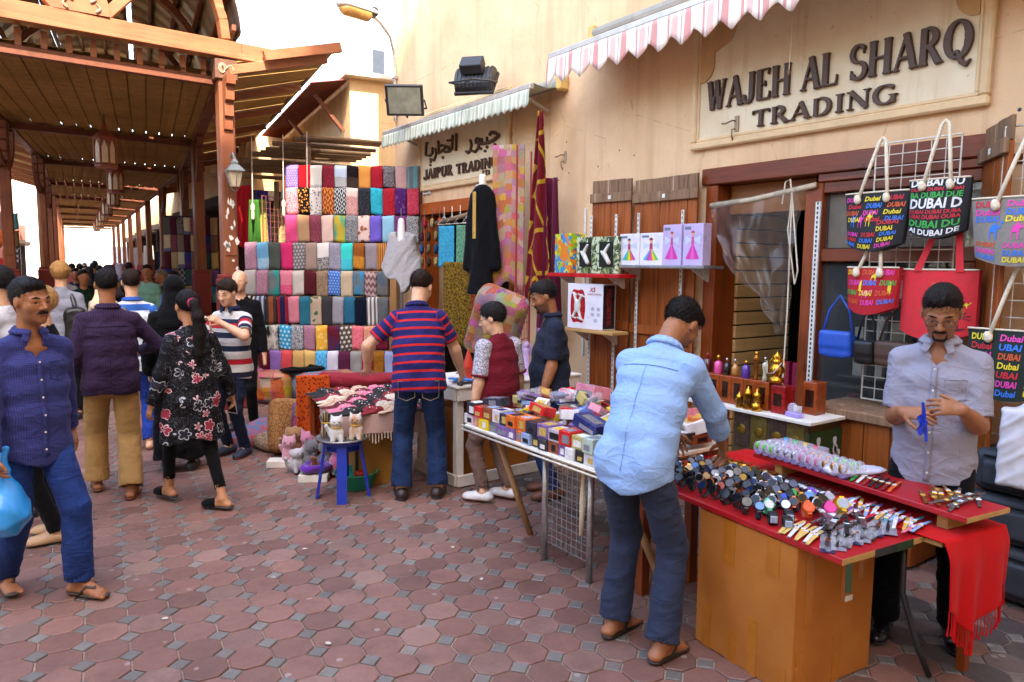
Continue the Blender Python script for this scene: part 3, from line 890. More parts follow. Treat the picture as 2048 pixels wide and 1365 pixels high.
# connected groups of strokes are one cut-out character each
for grp in((0,1,2,3,4,5),(6,),(7,),(8,9,10,11,12),(13,),(14,15,25),(16,),(17,),(18,),(19,),(20,),(21,),(22,),(23,),(24,)):
 S=[(ARAB[i][1],[ARAB[i][0]*.00098]*len(ARAB[i][1]),1)for i in grp]
 ob=add('letter',sdf_mesh('letter',[stroke_prim(S,WX-.031,.028)],.005),M_LETTER);ob.parent=s1;ob.matrix_parent_inverse=Matrix.Translation(-Vector(s1.location))
# little meter plates and old hooks on the plaster
for(y,z,lb)in((9.0,2.78,'small white number plate below the Arabic sign, left end'),(7.62,2.75,'small white number plate below the Arabic sign, beside the black cloak')):
 mb=MB();mb.cbox((-.03,-.1,0),(-.001,.1,.06),.006);o=mb.build('number_plate',M_WHITE,None,(WX,y,z));tag(o,lb,'plate')
 mb=MB()
 for k in range(5):mb.box((-.0325,-.07+k*.028,.02),(-.0305,-.055+k*.028,.04))
 tag(mb.build('digits',M_BLACK,o),kind='stuff')
for(y,z,lb)in((6.02,2.95,'rusty hook bracket on the bare plaster between the two awnings'),(3.83,2.96,'rusty white hook bracket on the big cream sign')):
 t=thing('wall_bracket',lb,'bracket',(WX-(.032 if y<5 else 0),y,z))
 mb=MB();mb.cbox((-.012,-.03,-.06),(-.001,.01,.06),.003);mb.build('plate',mat('bracket_paint','#a58d6f',.7,.25,30),t)
 mb=MB();mb.tube([(-.012,0,.02),(-.05,0,.02),(-.07,.05,.0),(-.05,.1,.01)],.007,6);mb.tube([(-.01,0,-.04),(-.05,0,-.05),(-.05,.0,-.1),(-.02,.01,-.13)],.006,6);mb.build('hook',mat('rusty_iron','#7b5a3e',.8,.3,60),t)
# ------------------------------------------------------------------ awnings
def awn_mat(name,cols):
 g=NG(name);u=g.sep(g.coord('UV'))[0]
 f=g.math('FRACT',u);c=C(cols[0][1])
 for p,cc in cols[1:]:c=g.mix(g.math('GREATER_THAN',f,p),c,C(cc))
 n=g.noise(g.coord('Object'),3,5,.7)
 c=g.mix(g.rng(n,.45,.8,0,.35),c,C('#8a7a68'))
 return g.done(c,.85,0,.2,Transmission_Weight=0.)
M_AW1=awn_mat('green_stripe',[(0,'#b8bca6'),(.34,'#ded7c2'),(.42,'#b8bca6'),(.5,'#ded7c2'),(.58,'#a5ab94'),(.9,'#ded7c2')])
M_AW2=awn_mat('pink_stripe',[(0,'#e4cfc0'),(.18,'#c98f88'),(.34,'#e8d9c8'),(.42,'#b98e88'),(.46,'#e8d9c8'),(.56,'#d8aea4'),(.72,'#e8d9c8'),(.8,'#c98f88'),(.86,'#e8d9c8')])
def awning(label,X,Y0,Y1,z,zwall,drop,scal,amp,m,stripe,wave):
 t=thing('awning',label,'awning',(WX,(Y0+Y1)/2,z));yc=(Y0+Y1)/2
 dx=X-WX
 mb=MB();mb.cbox((dx-.03,Y0-yc,-.02),(dx+.03,Y1-yc,.035),.008);mb.build('front_bar',mat('awning_bar','#b9b2a6',.4,.15,10,metal=.3),t)
 n=int((Y1-Y0)/.02)
 mb=MB();uv=[]
 rows=5
 for j in range(rows+1):
  for i in range(n+1):
   y=Y0+(Y1-Y0)*i/n;q=j/rows
   w=wave*q*math.sin(y*2*math.pi/scal*2+.7*math.sin(y*3))
   zb=-.02-q*(drop+amp*(math.cos(2*math.pi*y/scal+.5*math.sin(y*1.7))*.5-.5)*-1*(1)*q)
   mb.v.append((dx-.033+w-.01*q,y-yc,zb));uv.append((y/stripe,q))
 for j in range(rows):
  for i in range(n):
   a=j*(n+1)+i;mb.f.append([a,a+1,a+n+2,a+n+1]);mb.mi.append(0);mb.sm.append(True)
 o=mb.build('valance',m,t);set_uv(o.data,uv)
 so=o.modifiers.new('thickness','SOLIDIFY');so.thickness=.003
 mb=MB();uv=[]
 for j in range(7):
  for i in range(41):
   y=Y0+(Y1-Y0)*i/40;q=j/6
   mb.v.append((dx+.02+(-.03-dx)*q,y-yc,.04+(zwall-z-.04)*q-.05*math.sin(q*math.pi)));uv.append((y/stripe,q))
 for j in range(6):
  for i in range(40):
   a=j*41+i;mb.f.append([a,a+1,a+42,a+41]);mb.mi.append(0);mb.sm.append(True)
 o=mb.build('canopy_cloth',m,t);set_uv(o.data,uv)
 so=o.modifiers.new('thickness','SOLIDIFY');so.thickness=.003
 for y in(Y0+.25,Y1-.25):
  mb=MB();mb.bar((dx,y-yc,0),(-.03,y-yc,zwall-z-.25),.03,.025);mb.build('arm',mat('awning_bar','#b9b2a6'),t)
 mb=MB();mb.tube([(-.07,Y0-yc-.02,zwall-z),(-.07,Y1-yc+.02,zwall-z)],.055,12);mb.build('roller',mat('roller_cloth','#8d8a7e',.8),t)
 for y in(Y0,Y1):
  mb=MB();mb.cbox((-.13,y-yc-.05,zwall-z-.09),(-.002,y-yc+.03,zwall-z+.08),.02);mb.build('end_cap',mat('yellow_cap','#c9a35a',.6,.15),t)
 return t
awning('green and cream striped awning rolled in above the Arabic sign',4.46,6.02,9.45,3.6,3.7,.15,.118,.035,M_AW1,.16,.012)
awning('pink and cream striped awning with scalloped edge above the big cream sign',4.3,.4,5.53,3.745,4.05,.17,.235,.085,M_AW2,.34,.012)
t=thing('pull_cord','thin pull cord hanging from the pink awning over the sign','cord',(4.62,3.2,3.2))
mb=MB();mb.tube([(0,0,.55),(.01,0,.25),(0,.0,.0)],.003,5);mb.build('cord',M_ROPE,t);mb=MB();mb.lathe([(.001,-.03),(.01,-.02),(.011,0),(.004,.01)],8);mb.build('bead',mat('bead','#7a5a3c'),t)
# ------------------------------------------------------------------ floodlights and street lamp
def floodlight(label,loc,rz,tilt,facing):
 t=thing('floodlight',label,'floodlight',loc,rz)
 Mx=Matrix.Rotation(tilt,4,'X')
 mb=MB()
 w=.25;prof=[]
 for i in range(11):
  a=math.pi*i/10;prof.append((-.2*math.cos(a),.02+.17*math.sin(a)))
 pts=[(p,q)for p,q in prof]
 mb.prism(pts,-w,w,lambda u,v,d:Mx@Vector((d,-v,u)));mb.build('housing',M_BLACK,t)
 for k in range(9):
  mb=MB();x=-w+.03+k*.055
  mb.prism([(p*1.03,.02+(q-.02)*1.09)for p,q in prof],x,x+.012,lambda u,v,d:Mx@Vector((d,-v,u)));mb.build('fin',M_BLACK,t)
 mb=MB();mb.cbox((-w-.02,-.019,-.22),(w+.02,.035,.22),.01,Mx);mb.build('rim',M_BLACK,t)
 mb=MB();mb.box((-w+.02,.0355,-.185),(w-.02,.039,.185),Mx);mb.build('lens',mat('flood_lens','#8f8c78',.15,.25,6,spec=.7),t)
 mb=MB();mb.cbox((-.15,-.34,-.1),(.15,-.2,.1),.01,Mx);mb.build('ballast_box',M_BLACK,t)
 mb=MB();mb.tube([Mx@Vector((w+.03,0,0)),(w+.03,-.3,-.05),(0.05,-.42,-.05),(-w-.03,-.3,-.05),Mx@Vector((-w-.03,0,0))],.014,6);mb.tube([(.05,-.42,-.05),(.05,-.6,-.12)],.02,6);mb.build('bracket',M_BLACK,t)
 return t
floodlight('black floodlight facing the street, left above the green awning',(4.3,8.5,3.88),R(145),R(-28),0).scale=(.88,.88,.88)
floodlight('black floodlight seen from behind with cooling fins, right above the green awning',(4.52,7.15,3.86),R(-50),R(-42),0).scale=(.85,.85,.85)
t=thing('street_lamp','street lamp with amber bowl on a curved arm at the building corner','lamp',(4.86,9.92,3.9))
mb=MB();mb.tube([(0,0,0),(0,0,.75),(-.02,-.02,.95),(-.12,-.1,1.15),(-.32,-.2,1.28),(-.45,-.27,1.31)],.024,8);mb.build('arm',M_STEEL,t)
for z in(.1,.6):
 mb=MB();mb.cbox((-.04,-.04,z),(.06,.04,z+.04),.005);mb.build('clamp',M_STEEL,t)
hx=nrm((-.85,-.1,.12));hx3=tuple(hx)
prs=[cone(V3(-.5,-.3,1.33),V3(-.5,-.3,1.33)+.4*hx,.1,.13,.03,flat=(0,0,1),fr=.8),half((0,0,-1),-1.325)]
add('housing',sdf_mesh('housing',prs,.012),mat('lamp_grey','#b3b2ae',.5,.1),t)
prs=[cone(V3(-.58,-.31,1.335),V3(-.5,-.3,1.325)+.38*hx,.095,.12,.03,flat=(0,0,1),fr=1.3),half((0,0,1),1.322)]
add('bowl',sdf_mesh('bowl',prs,.012),mat('amber_bowl','#b98a4c',.25,.2,8,spec=.6),t)
mb=MB();mb.cbox((-.54,-.37,1.3),(-.42,-.2,1.42),.015);mb.build('gear_box',M_BLACK,t)
t=thing('wall_cable','loose beige cable looping down the plaster at the top right','cable',(WX,1.72,3.4));mb=MB();mb.smooth=True
mb.tube([(-.012,-.02,1.2),(-.012,.01,.6),(-.014,.03,.1),(-.02,-.05,-.05),(-.02,-.3,-.18),(-.012,-.9,-.2)],.008,6);mb.build('cable',M_ROPE,t)
mb=MB();mb.cbox((-.03,.0,.06),(-.001,.06,.12),.006);mb.build('clip',M_BLACK,t)
hr=random.Random(4)
for k,(y,z)in enumerate(((6.0,3.1),(5.95,2.78),(6.12,2.72),(5.2,2.92),(5.0,2.85),(1.8,3.0),(1.72,2.86),(1.85,2.75),(1.65,3.2),(5.5,2.8))):
 mb=MB();mb.lathe([(.004,0),(hr.uniform(.008,.013),.001),(.004,.0025)],8,M=TR((WX,y,z),0,0,R(-90)));o=mb.build('screw_hole',M_BLACK,bld);o.matrix_parent_inverse=Matrix.Translation((-WX,-4,0))
# ------------------------------------------------------------------ the covered market gallery
RP=[(2.33,9.37),(3.1,14.58),(3.79,19.35),(4.18,24.58),(4.58,29.8),(4.99,35.0),(5.37,40.3),(5.73,45.5),(6.1,50.7),(6.45,56.0)]
GW=2.95
LP=[(x-GW,y-.13)for x,y in RP]
gal=thing('market_gallery','long timber covered market gallery with reed ceiling and barrel vaulted entrance','gallery',(RP[0][0]-GW/2,RP[0][1],0))
go=Vector(gal.location)
def gpart(mb,name,m,parent=None,shade=None):
 o=mb.build(name,m,parent or gal,shade=shade)
 o.matrix_parent_inverse=Matrix.Translation(-go)
 return o
def post(x,y,near):
 mb=MB();mb.cbox((x-.088,y-.1,1.66),(x+.088,y+.1,4.22),.016)
 mb.cbox((x-.07,y-.112,1.9),(x+.07,y-.101,3.4),.006)
 p=gpart(mb,'post',M_GALW)
 mb=MB();mb.cbox((x-.14,y-.14,0),(x+.14,y+.14,1.62),.015);mb.cbox((x-.125,y-.125,1.62),(x+.125,y+.125,1.67),.01)
 mb.build('plinth',M_PLINTH,p)
 if near:
  for(dx,dy)in((0,-1),(0,1)):
   mb=MB();pr=[(0,0),(.0,-.62),(.05,-.6),(.06,-.47),(.1,-.45),(.1,-.3),(.15,-.27),(.16,-.12),(.22,-.1),(.24,0)]
   f=(lambda u,v,d:(x+dx*(.101+u)+dy*d,y+dy*(.101+u)+dx*d,4.0+v))
   mb.prism(pr[::-1],-.05,.05,f)
   mb.build('bracket',M_GALW,p)
 return p
for i,(x,y)in enumerate(RP):post(x,y,i<4)
for i,(x,y)in enumerate(LP):post(x,y,i<4)
# carved capital on the front post: raised scroll
x,y=RP[0]
mb=MB();mb.cbox((x-.13,y-.13,3.98),(x+.13,y+.13,4.215),.01);mb.build('capital',mat('carved_dark','#5a3826',.5,.3,20),gal).matrix_parent_inverse=Matrix.Translation(-go)
sc_pts=[]
for k in range(26):
 a=k/25*3.6*math.pi
 sc_pts.append((x-.05+(.07-.0045*k*.5)*math.cos(a)*.7,y-.136,4.1+(.06-.001*k)*math.sin(a)))
mb=MB();mb.tube(sc_pts,.009,6);mb.tube([(x+.03+.045*math.cos(a),y-.136,4.09+.07*math.sin(a*1.0)*math.cos(a*.5))for a in np.linspace(0,6.28,24)],.009,6);gpart(mb,'scroll_carving',mat('carved_pale','#9b7a62',.5,.2,20))
# longitudinal beams over the posts
for P in(RP,LP):
 for a,b in zip(P,P[1:]):
  mb=MB();mb.bar((a[0],a[1]+.0,4.11),(b[0],b[1],4.11),.16,.2);gpart(mb,'side_beam',M_GALY)
  for c,s in((a,1),(b,-1)):      # curved braces
   n=6;up=[]
   v=Vector((b[0]-a[0],b[1]-a[1],0)).normalized()*s
   pts=[]
   for k in range(n+1):
    q=k/n*math.pi/2
    pts.append((c[0]+v.x*(.1+.8*math.sin(q)*1.0),c[1]+v.y*(.1+.8*math.sin(q)),3.35+.65*(1-math.cos(q))))
   if a[1]<24:
    mb=MB()
    for p,q in zip(pts,pts[1:]):mb.bar(p,q,.1,.12)
    gpart(mb,'brace',M_GALY)
# bays: cross beam above, slot with spacers, cross bar below, reed ceiling
for i,((rx,ry),(lx,ly))in enumerate(zip(RP,LP)):
 ext=.62 if i==0 else .1
 d=Vector((rx-lx,ry-ly,0)).normalized()
 a=Vector((lx,ly,0))-d*ext;b=Vector((rx,ry,0))+d*ext
 h=.2 if i==0 else .14
 off=Vector((0,-.06,0))if i==0 else Vector((0,0,0))
 mb=MB();mb.bar(a+off+Vector((0,0,4.23+h/2)),b+off+Vector((0,0,4.23+h/2)),.17,h);gpart(mb,'cross_beam',M_GALX)
 a2=Vector((lx,ly,3.99))+d*.1;b2=Vector((rx,ry,3.99))-d*.1
 mb=MB();mb.bar(a2+Vector((0,.12,0)),b2+Vector((0,.12,0)),.1,.1);gpart(mb,'cross_bar',M_GALY)
 if i<6:
  for k in range(12):
   p=a2.lerp(b2,(k+.5)/12)
   mb=MB();mb.bar((p.x,p.y+.1,4.042),(p.x,p.y+.1,4.225),.06,.05,(0,1,0));gpart(mb,'spacer',M_GALX)
 if i+1<len(RP):
  (rx2,ry2),(lx2,ly2)=RP[i+1],LP[i+1]
  # reed mats: one rolled-out strip after another across the bay
  n=14 if i<4 else 4
  for k in range(n):
   u0,u1=k/n,(k+1)/n
   def Pt(u,v,z):return(lx+(rx-lx)*u+(lx2-lx+((rx2-lx2)-(rx-lx))*u)*v,ly+.16+(ly2-ly-.06)*v,z)
   mb=MB();z=4.075+random.uniform(-.006,.006);c=.004
   sg=[0,-.012,0]
   vs=[];fs=[]
   m=8
   for j in range(m+1):
    v=j/m;s_=-.03*math.sin(v*math.pi)+random.uniform(-.004,.004)
    for uu,zz in((u0+.002,z+s_),((u0+u1)/2,z-.012+s_),(u1-.002,z+s_)):vs.append(Pt(uu,v,zz))
    for uu,zz in((u1-.002,z+s_+.012),(u0+.002,z+s_+.012)):vs.append(Pt(uu,v,zz))
   for j in range(m):
    for q in range(5):
     A=j*5+q;B=j*5+(q+1)%5
     fs.append((B,A,A+5,B+5))
   mb._add(vs,fs);gpart(mb,'reed_mat',M_MATTING)
 if i+1<len(RP):
  mb=MB();mb._add([(lx-.05,ly+.2,4.1),(rx+.05,ry+.2,4.1),(rx2+.05,ry2-.1,4.1),(lx2-.05,ly2-.1,4.1),(lx-.05,ly+.2,4.115),(rx+.05,ry+.2,4.115),(rx2+.05,ry2-.1,4.115),(lx2-.05,ly2-.1,4.115)],[(0,3,2,1),(4,5,6,7),(0,1,5,4),(1,2,6,5),(2,3,7,6),(3,0,4,7)]);gpart(mb,'light_stop_sheet',M_MATTING)  # hidden sheet added above the mats to stop light through their gaps
# barrel vault over the entrance, with ribs, purlins and sheets that leave gaps of light
cxo=GW/2
def vault(t,yy,r=1.0):
 k=min(int((yy-9.37)/5.2),len(RP)-2);f=(yy-RP[k][1])/(RP[k+1][1]-RP[k][1])
 cx=RP[k][0]+(RP[k+1][0]-RP[k][0])*f-cxo
 return(cx+1.5*r*math.cos(t),yy,4.42+1.45*r*math.sin(t))
for yy in(9.4,11.9,14.5,17.0,19.5):
 pts=[vault(R(2+176*k/20),yy)for k in range(21)]
 mb=MB()
 for p,q in zip(pts,pts[1:]):mb.bar(p,q,.1,.16,(0,1,0))
 gpart(mb,'arch_rib',M_GALX if yy<10 else M_GALY)
for k in range(13):
 a=R(6+168*k/12)
 mb=MB();pts=[vault(a,y0,1.065)for y0 in np.linspace(9.2,19.7,6)]
 for p,q in zip(pts,pts[1:]):mb.bar(p,q,.05,.07)
 gpart(mb,'purlin',M_GALY)
for k in range(12):
 a0,a1=R(3+174*k/12),R(3+174*(k+1)/12-(2.6 if k in(4,7,9)else-.6))
 mb=MB()
 ys=np.linspace(9.05,19.8,60)
 def sh(u,v):
  y0=9.05+10.7*v
  p=vault(a0+(a1-a0)*u,y0,1.10+.008*math.sin(v*60*math.pi/1.5))
  return p
 mb.grid(sh,3,60);o=gpart(mb,'roof_sheet',M_SHEET);o.modifiers.new('thickness','SOLIDIFY').thickness=.006
# front truss: king post and braces that fan out from a carved plaque
bc=Vector((RP[0][0]-cxo,RP[0][1]-.13,4.43))
mb=MB();mb.bar(bc+Vector((0,0,.3)),bc+Vector((0,0,1.44)),.12,.12,(0,1,0));gpart(mb,'king_post',M_GALW)
for s in(-1,1):
 mb=MB();mb.bar(bc+Vector((s*.22,0,.02)),bc+Vector((s*1.08,0,.98)),.11,.12,(0,1,0));gpart(mb,'strut',M_GALX)
pl=[(-.26,0)]+[(-.26*math.cos(R(q)),.36*math.sin(R(q))**.8)for q in range(15,180,15)]+[(.26,0)]
mb=MB();mb.prism([(u,v)for u,v in pl[::-1]],-.05,.06,lambda u,v,d:(bc.x+u,bc.y-.04+d,bc.z+v));gpart(mb,'plaque',M_GALX)
mb=MB()
for s in(-1,1):
 for k in range(3):
  c=[bc+Vector((s*(.03+.05*k+(.06-.01*k)*math.sin(q)),-.1,.06+.07*(2-k)+.09*q/3.1-.02*k))for q in np.linspace(0,3.1,9)]
  mb.tube(c,[.012,.013,.013,.012,.011,.01,.009,.007,.004],6)
gpart(mb,'leaf_carving',mat('carved_pale','#9b7a62'))
# eaves canopies of palm matting either side, rafters under them
for side,P in((1,RP),(-1,LP)):
 for i in range(4):
  (x0,y0),(x1,y1)=P[i],P[i+1]
  n=6
  for k in range(n):
   v0,v1=k/n,(k+1)/n
   def E(u,v):
    x=x0+(x1-x0)*v;yy=y0-.12+(y1-y0)*v
    return(x+side*(.12+1.2*u),yy,4.2+.33*u+.02*math.sin(v*23)*u)
   mb=MB();mb.grid(lambda a,b:E(a,v0+(v1-v0-.004)*b),6,5,flip=side>0)
   o=gpart(mb,'eave_mat',M_MATTING2);o.modifiers.new('thickness','SOLIDIFY').thickness=.015
   mb=MB();a=Vector(E(-.08,v0+.005))-Vector((0,0,.08));b=Vector(E(.93,v0+.005))-Vector((0,0,.08))
   if k%2==0:
    mb.bar(a,b,.09,.11);gpart(mb,'rafter',M_GALX)
  mb=MB();a=Vector(E(1,0))+Vector((0,0,.03));b=Vector(E(1,1))+Vector((0,0,.03));mb.bar(a,b,.05,.06);gpart(mb,'edge_batten',M_SHEET)
  if i==0:
   mb=MB();a=Vector(E(.25,0))+Vector((0,-.09,.02));b=Vector(E(1.06,0))+Vector((0,-.09,.02));mb.bar(a,b,.08,.12);gpart(mb,'barge_board',M_GALX)
# hanging lanterns down the middle
M_LANT=mat('lantern_frame','#8f4a32',.5,.2,10);M_LGLASS=mat('lantern_glass','#d8b890',.4,.15,8)
def lantern(name_label,loc,s):
 t=thing('hanging_lantern',name_label,'lantern',loc,R(12),'lanterns hanging down the gallery')
 mb=MB();mb.lathe([(.155*s,0),(.17*s,.015*s),(.17*s,.04*s),(.15*s,.05*s)],8);mb.build('base_ring',M_LANT,t)
 mb=MB();mb.lathe([(.16*s,.42*s),(.18*s,.435*s),(.17*s,.46*s),(.1*s,.53*s),(.05*s,.56*s),(.03*s,.66*s),(.012*s,.7*s)],8);mb.build('cap',M_LANT,t)
 for k in range(8):
  a0=2*math.pi*k/8;a1=a0+2*math.pi/8
  p=Vector((math.cos(a0),math.sin(a0),0))*.158*s
  mb=MB();mb.tube([p+Vector((0,0,.04*s)),p+Vector((0,0,.43*s))],.012*s,5);mb.build('mullion',M_LANT,t)
  q=Vector((math.cos(a1),math.sin(a1),0))*.158*s
  # pane with a pointed arch head
  def F(u,v,d,p=p,q=q):
   n_=(p+q).normalized();return p.lerp(q,.5+u)*(1-.03)+n_*d+Vector((0,0,v*s))
  mb=MB();mb.prism([(-.34,.07),(.34,.07),(.34,.3),(0,.41),(-.34,.3)],0,.004,F);mb.build('pane',M_LGLASS,t)
  mb=MB();mb.prism([(-.42,.06),(.42,.06),(.42,.415),(-.42,.415)],-.008,-.003,F);mb.build('panel',M_LANT,t)
 mb=MB();mb.tube([(0,0,.7*s),(0,0,4.05-loc[2])],.008,5);mb.build('chain',M_BLACK,t)
 return t
ord_=['nearest and largest','second from the entrance','third from the entrance','fourth from the entrance','fifth from the entrance','sixth from the entrance','seventh from the entrance']
for k in range(7):
 yy=12.9+k*4.6;c=vault(0,min(yy,44))[0]-1.5
 lantern('octagonal red framed lantern under the gallery ceiling, '+ord_[k],(c+.05,yy,3.24),1.0)
# carriage lamp on the front post
x,y=RP[0]
t=thing('carriage_lamp','small grey carriage lamp with frosted panes on the front gallery post','lamp',(x+.03,y-.24,2.72))
mb=MB();mb.lathe([(.055,0),(.06,.01),(.1,.17),(.11,.175)],4,M=Matrix.Rotation(R(45),4,'Z'));mb.build('glass_body',mat('frost_glass','#cdbb9c',.3,.1),t)
mb=MB();mb.lathe([(.135,.175),(.14,.185),(.07,.25),(.045,.26),(.05,.29),(.025,.32),(.01,.35)],4,M=Matrix.Rotation(R(45),4,'Z'));mb.build('roof',mat('lamp_zinc','#6f7774',.5,.2,20),t)
for k in range(4):
 a=R(90*k)
 mb=MB();mb.tube([(.056*math.cos(a),.056*math.sin(a),0),(.104*math.cos(a),.104*math.sin(a),.175)],.006,5);mb.build('corner_bar',mat('lamp_zinc','#6f7774'),t)
mb=MB();mb.tube([(0,0,.33),(0,.06,.4),(0,.14,.36)],.012,6);mb.build('arm',mat('lamp_zinc','#6f7774'),t)
mb=MB();mb.tube([(-.05,0,.0),(-.03,0,-.04),(0,0,-.055),(.03,0,-.04),(.05,0,.0)],.004,5);mb.build('guard',mat('lamp_zinc','#6f7774'),t)
# peeling stickers and torn paper on the front post
prng=random.Random(5)
for k in range(16):
 z=prng.choice([prng.uniform(1.7,2.15),prng.uniform(2.2,2.55)]);w_=prng.uniform(.01,.035);h=prng.uniform(.012,.08)
 u=prng.uniform(-.07,.07)
 mb=MB();poly=[(w_*math.cos(a)*prng.uniform(.4,1),h*math.sin(a)*prng.uniform(.4,1))for a in np.linspace(0,5.8,9)]
 mb.prism(poly,-.119,-.1165,lambda uu,v,d:(x+u+uu,y+d,z+v));gpart(mb,'paper_scrap',mat('paper_scrap','#d8d2c8',.9,.1))
# ------------------------------------------------------------------ buildings behind and around
cb=thing('corner_house','low sunlit ochre house with brown sheet canopy beyond the scarf display','building',(5.6,13,0))
co=Vector(cb.location)
def cpart(mb,name,m,par=None):
 o=mb.build(name,m,par or cb);o.matrix_parent_inverse=Matrix.Translation(-co);return o
mb=MB();ca=R(8.3)
Mx=Matrix.Translation((4.95,11.8,0))@Matrix.Rotation(-ca,4,'Z')
mb.box((0,0,-.05),(5,12,4.9),Mx);cpart(mb,'wall',M_WALL2)
mb=MB();mb.cbox((-.12,-.2,4.9),(5.1,12.1,4.97),.01,Mx);cpart(mb,'roof_slab',mat('roof_white','#cfc3ae',.8,.1))
mb=MB()
def cs(u,v):
 p=Mx@Vector((-.05-.6*u,-.05+9*v,4.85-.12*u+.018*math.sin(v*9*2*math.pi/.16)));return p
mb.grid(cs,2,560);o=cpart(mb,'sheet_canopy',M_BROWNSHEET);o.modifiers.new('thickness','SOLIDIFY').thickness=.006
for k in range(4):
 mb=MB();a=Mx@Vector((-.02,.4+2.4*k,4.1));b=Mx@Vector((-.5,.4+2.4*k,4.66));mb.bar(a,b,.06,.06);cpart(mb,'canopy_strut',M_GALY)
mb=MB();mb.box((.02,3,2.9),(-.35,9,3.05),Mx);cpart(mb,'ledge',M_WALL2)
# pole pergola over the sari stall
pg=thing('pole_pergola','row of weathered mangrove poles laid as a rough canopy over the sari stall','canopy',(3.9,11.0,3.1))
for k in range(13):
 yy=10.45+k*.14+prng.uniform(-.03,.03);zz=3.62-k*.035+prng.uniform(-.03,.03);L0=3.55-.06*k+prng.uniform(-.12,.12)
 mb=MB();r0=prng.uniform(.03,.045)
 mb.smooth=True
 mb.tube([(L0-3.9,yy-11,zz-3.1),(4.1-3.9,yy-11.02,zz+.03-3.1),(4.95-3.9-.02*k,yy-11.0,zz+.05-3.1)],[r0,r0*1.1,r0*.9],7);mb.build('pole',M_POLE,pg)
for yy in(10.5,12.0):
 mb=MB();mb.tube([(3.75-3.9,yy-11,3.5-3.1-(yy-10.5)*.25),(3.75-3.9,yy-11+.01,-3.1)],.04,7);mb.build('prop',M_POLE,pg)
# far white tower over the roofs
tw=thing('apartment_tower','far pale apartment tower with one dark window above the low house','building',(18,38,0))
mb=MB();mb.box((-2.9,-3,0),(3,4,13.6));mb.build('wall',mat('tower_white','#cfc9bf',.9,.06),tw)
for z in(2,5,8,11.3):
 for yv,xv in((-3.03,-2.2),(-3.03,.4)):
  mb=MB();mb.cbox((xv,yv-.05,z),(xv+.8,yv+.02,z+1.3),.02);w_=mb.build('window',mat('tower_frame','#8d8a84',.6),tw)
  mb=MB();mb.box((xv+.08,yv-.056,z+.08),(xv+.72,yv-.051,z+1.22));mb.build('pane',mat('tower_pane','#2a2c30',.2),w_)
mb=MB();mb.box((-2.9,-3.4,10.4),(3,-3.02,10.6));mb.build('balcony_slab',mat('tower_white','#cfc9bf'),tw)
# shop rows either side of the gallery (dark fronts, cloth goods come later)
rowR=thing('shop_row','row of open shop fronts along the right side of the gallery','building',(6,30,0))
for k in range(9):
 y0=16.6+5*k;xx=4.3+(y0-14)*.08
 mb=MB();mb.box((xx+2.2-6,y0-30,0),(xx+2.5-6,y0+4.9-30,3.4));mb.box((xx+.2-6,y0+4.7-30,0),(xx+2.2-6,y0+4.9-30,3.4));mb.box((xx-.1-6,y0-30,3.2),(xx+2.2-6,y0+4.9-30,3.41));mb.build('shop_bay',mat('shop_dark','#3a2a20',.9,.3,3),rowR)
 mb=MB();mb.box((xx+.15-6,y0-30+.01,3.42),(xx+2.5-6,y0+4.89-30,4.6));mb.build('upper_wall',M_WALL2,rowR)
rowL=thing('shop_row','row of shop fronts and shutters along the left side of the gallery','building',(-4,30,0))
M_ROLL=mat('roller_shutter','#9a9a96',.5,.15,4,metal=.3)
for k in range(11):
 y0=7.5+5*k;xx=-2.6+(y0-9.4)*.085
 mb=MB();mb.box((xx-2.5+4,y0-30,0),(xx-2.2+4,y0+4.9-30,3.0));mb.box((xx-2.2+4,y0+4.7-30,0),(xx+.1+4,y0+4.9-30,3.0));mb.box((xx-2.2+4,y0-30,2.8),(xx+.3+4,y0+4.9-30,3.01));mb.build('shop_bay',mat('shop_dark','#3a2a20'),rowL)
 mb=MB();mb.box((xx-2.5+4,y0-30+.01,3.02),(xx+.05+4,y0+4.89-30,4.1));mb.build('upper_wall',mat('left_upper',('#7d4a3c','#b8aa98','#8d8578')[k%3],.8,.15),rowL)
 mb=MB()
 if k%2:
  for q in range(20):mb.cbox((xx+.02+4,y0+.3-30,.1+q*.13),(xx+.05+4,y0+1.8-30,.1+q*.13+.12),.01)
  tag(mb.build('roller_shutter',M_ROLL,rowL),kind='stuff')
endb=thing('far_facade','pale sunlit facade closing the far end of the gallery','building',(4,68,0))
mb=MB();mb.box((-7,0,0),(9,3,9));mb.build('wall',mat('far_pale','#c9bfae',.9,.1,1),endb)
for q in range(6):
 mb=MB();mb.cbox((-6+q*2.4,-.06,1),(-4.8+q*2.4,0,3),.02);mb.build('window',mat('far_win','#5c6470',.3),endb)
# unseen houses; the two tall ones are added and sized to shade the street
for(lb,x0,x1,y0,y1,h)in(('tall unseen house added to cast shade behind the photographer',-9,-2.5,-17,-9.5,24.4),('taller unseen house added to cast shade behind the photographer, wall side',-2.45,14,-17,-9.5,26.4),('plaster house on the left side of the street',-12,-5.4,-8,5.5,6.0)):
 t=thing('unseen_house',lb,'building',((x0+x1)/2,(y0+y1)/2,0));cx,cy=(x0+x1)/2,(y0+y1)/2
 mb=MB();mb.box((x0-cx,y0-cy,0),(x1-cx,y1-cy,h));mb.build('wall',M_WALL2,t)
 for z in np.arange(3.5,h-1.5,3.2):
  for q in np.arange(x0+1,x1-1,2.6)if y0<-10 else np.arange(y0+1,y1-1,2.6):
   mb=MB()
   if y0<-10:mb.cbox((q-cx,y1-cy-.02,z),(q+1-cx,y1-cy+.05,z+1.4),.02)
   else:mb.cbox((x1-cx-.02,q-cy,z),(x1-cx+.05,q+1-cy,z+1.4),.02)
   mb.build('window',mat('house_win','#4a4640',.3),t)
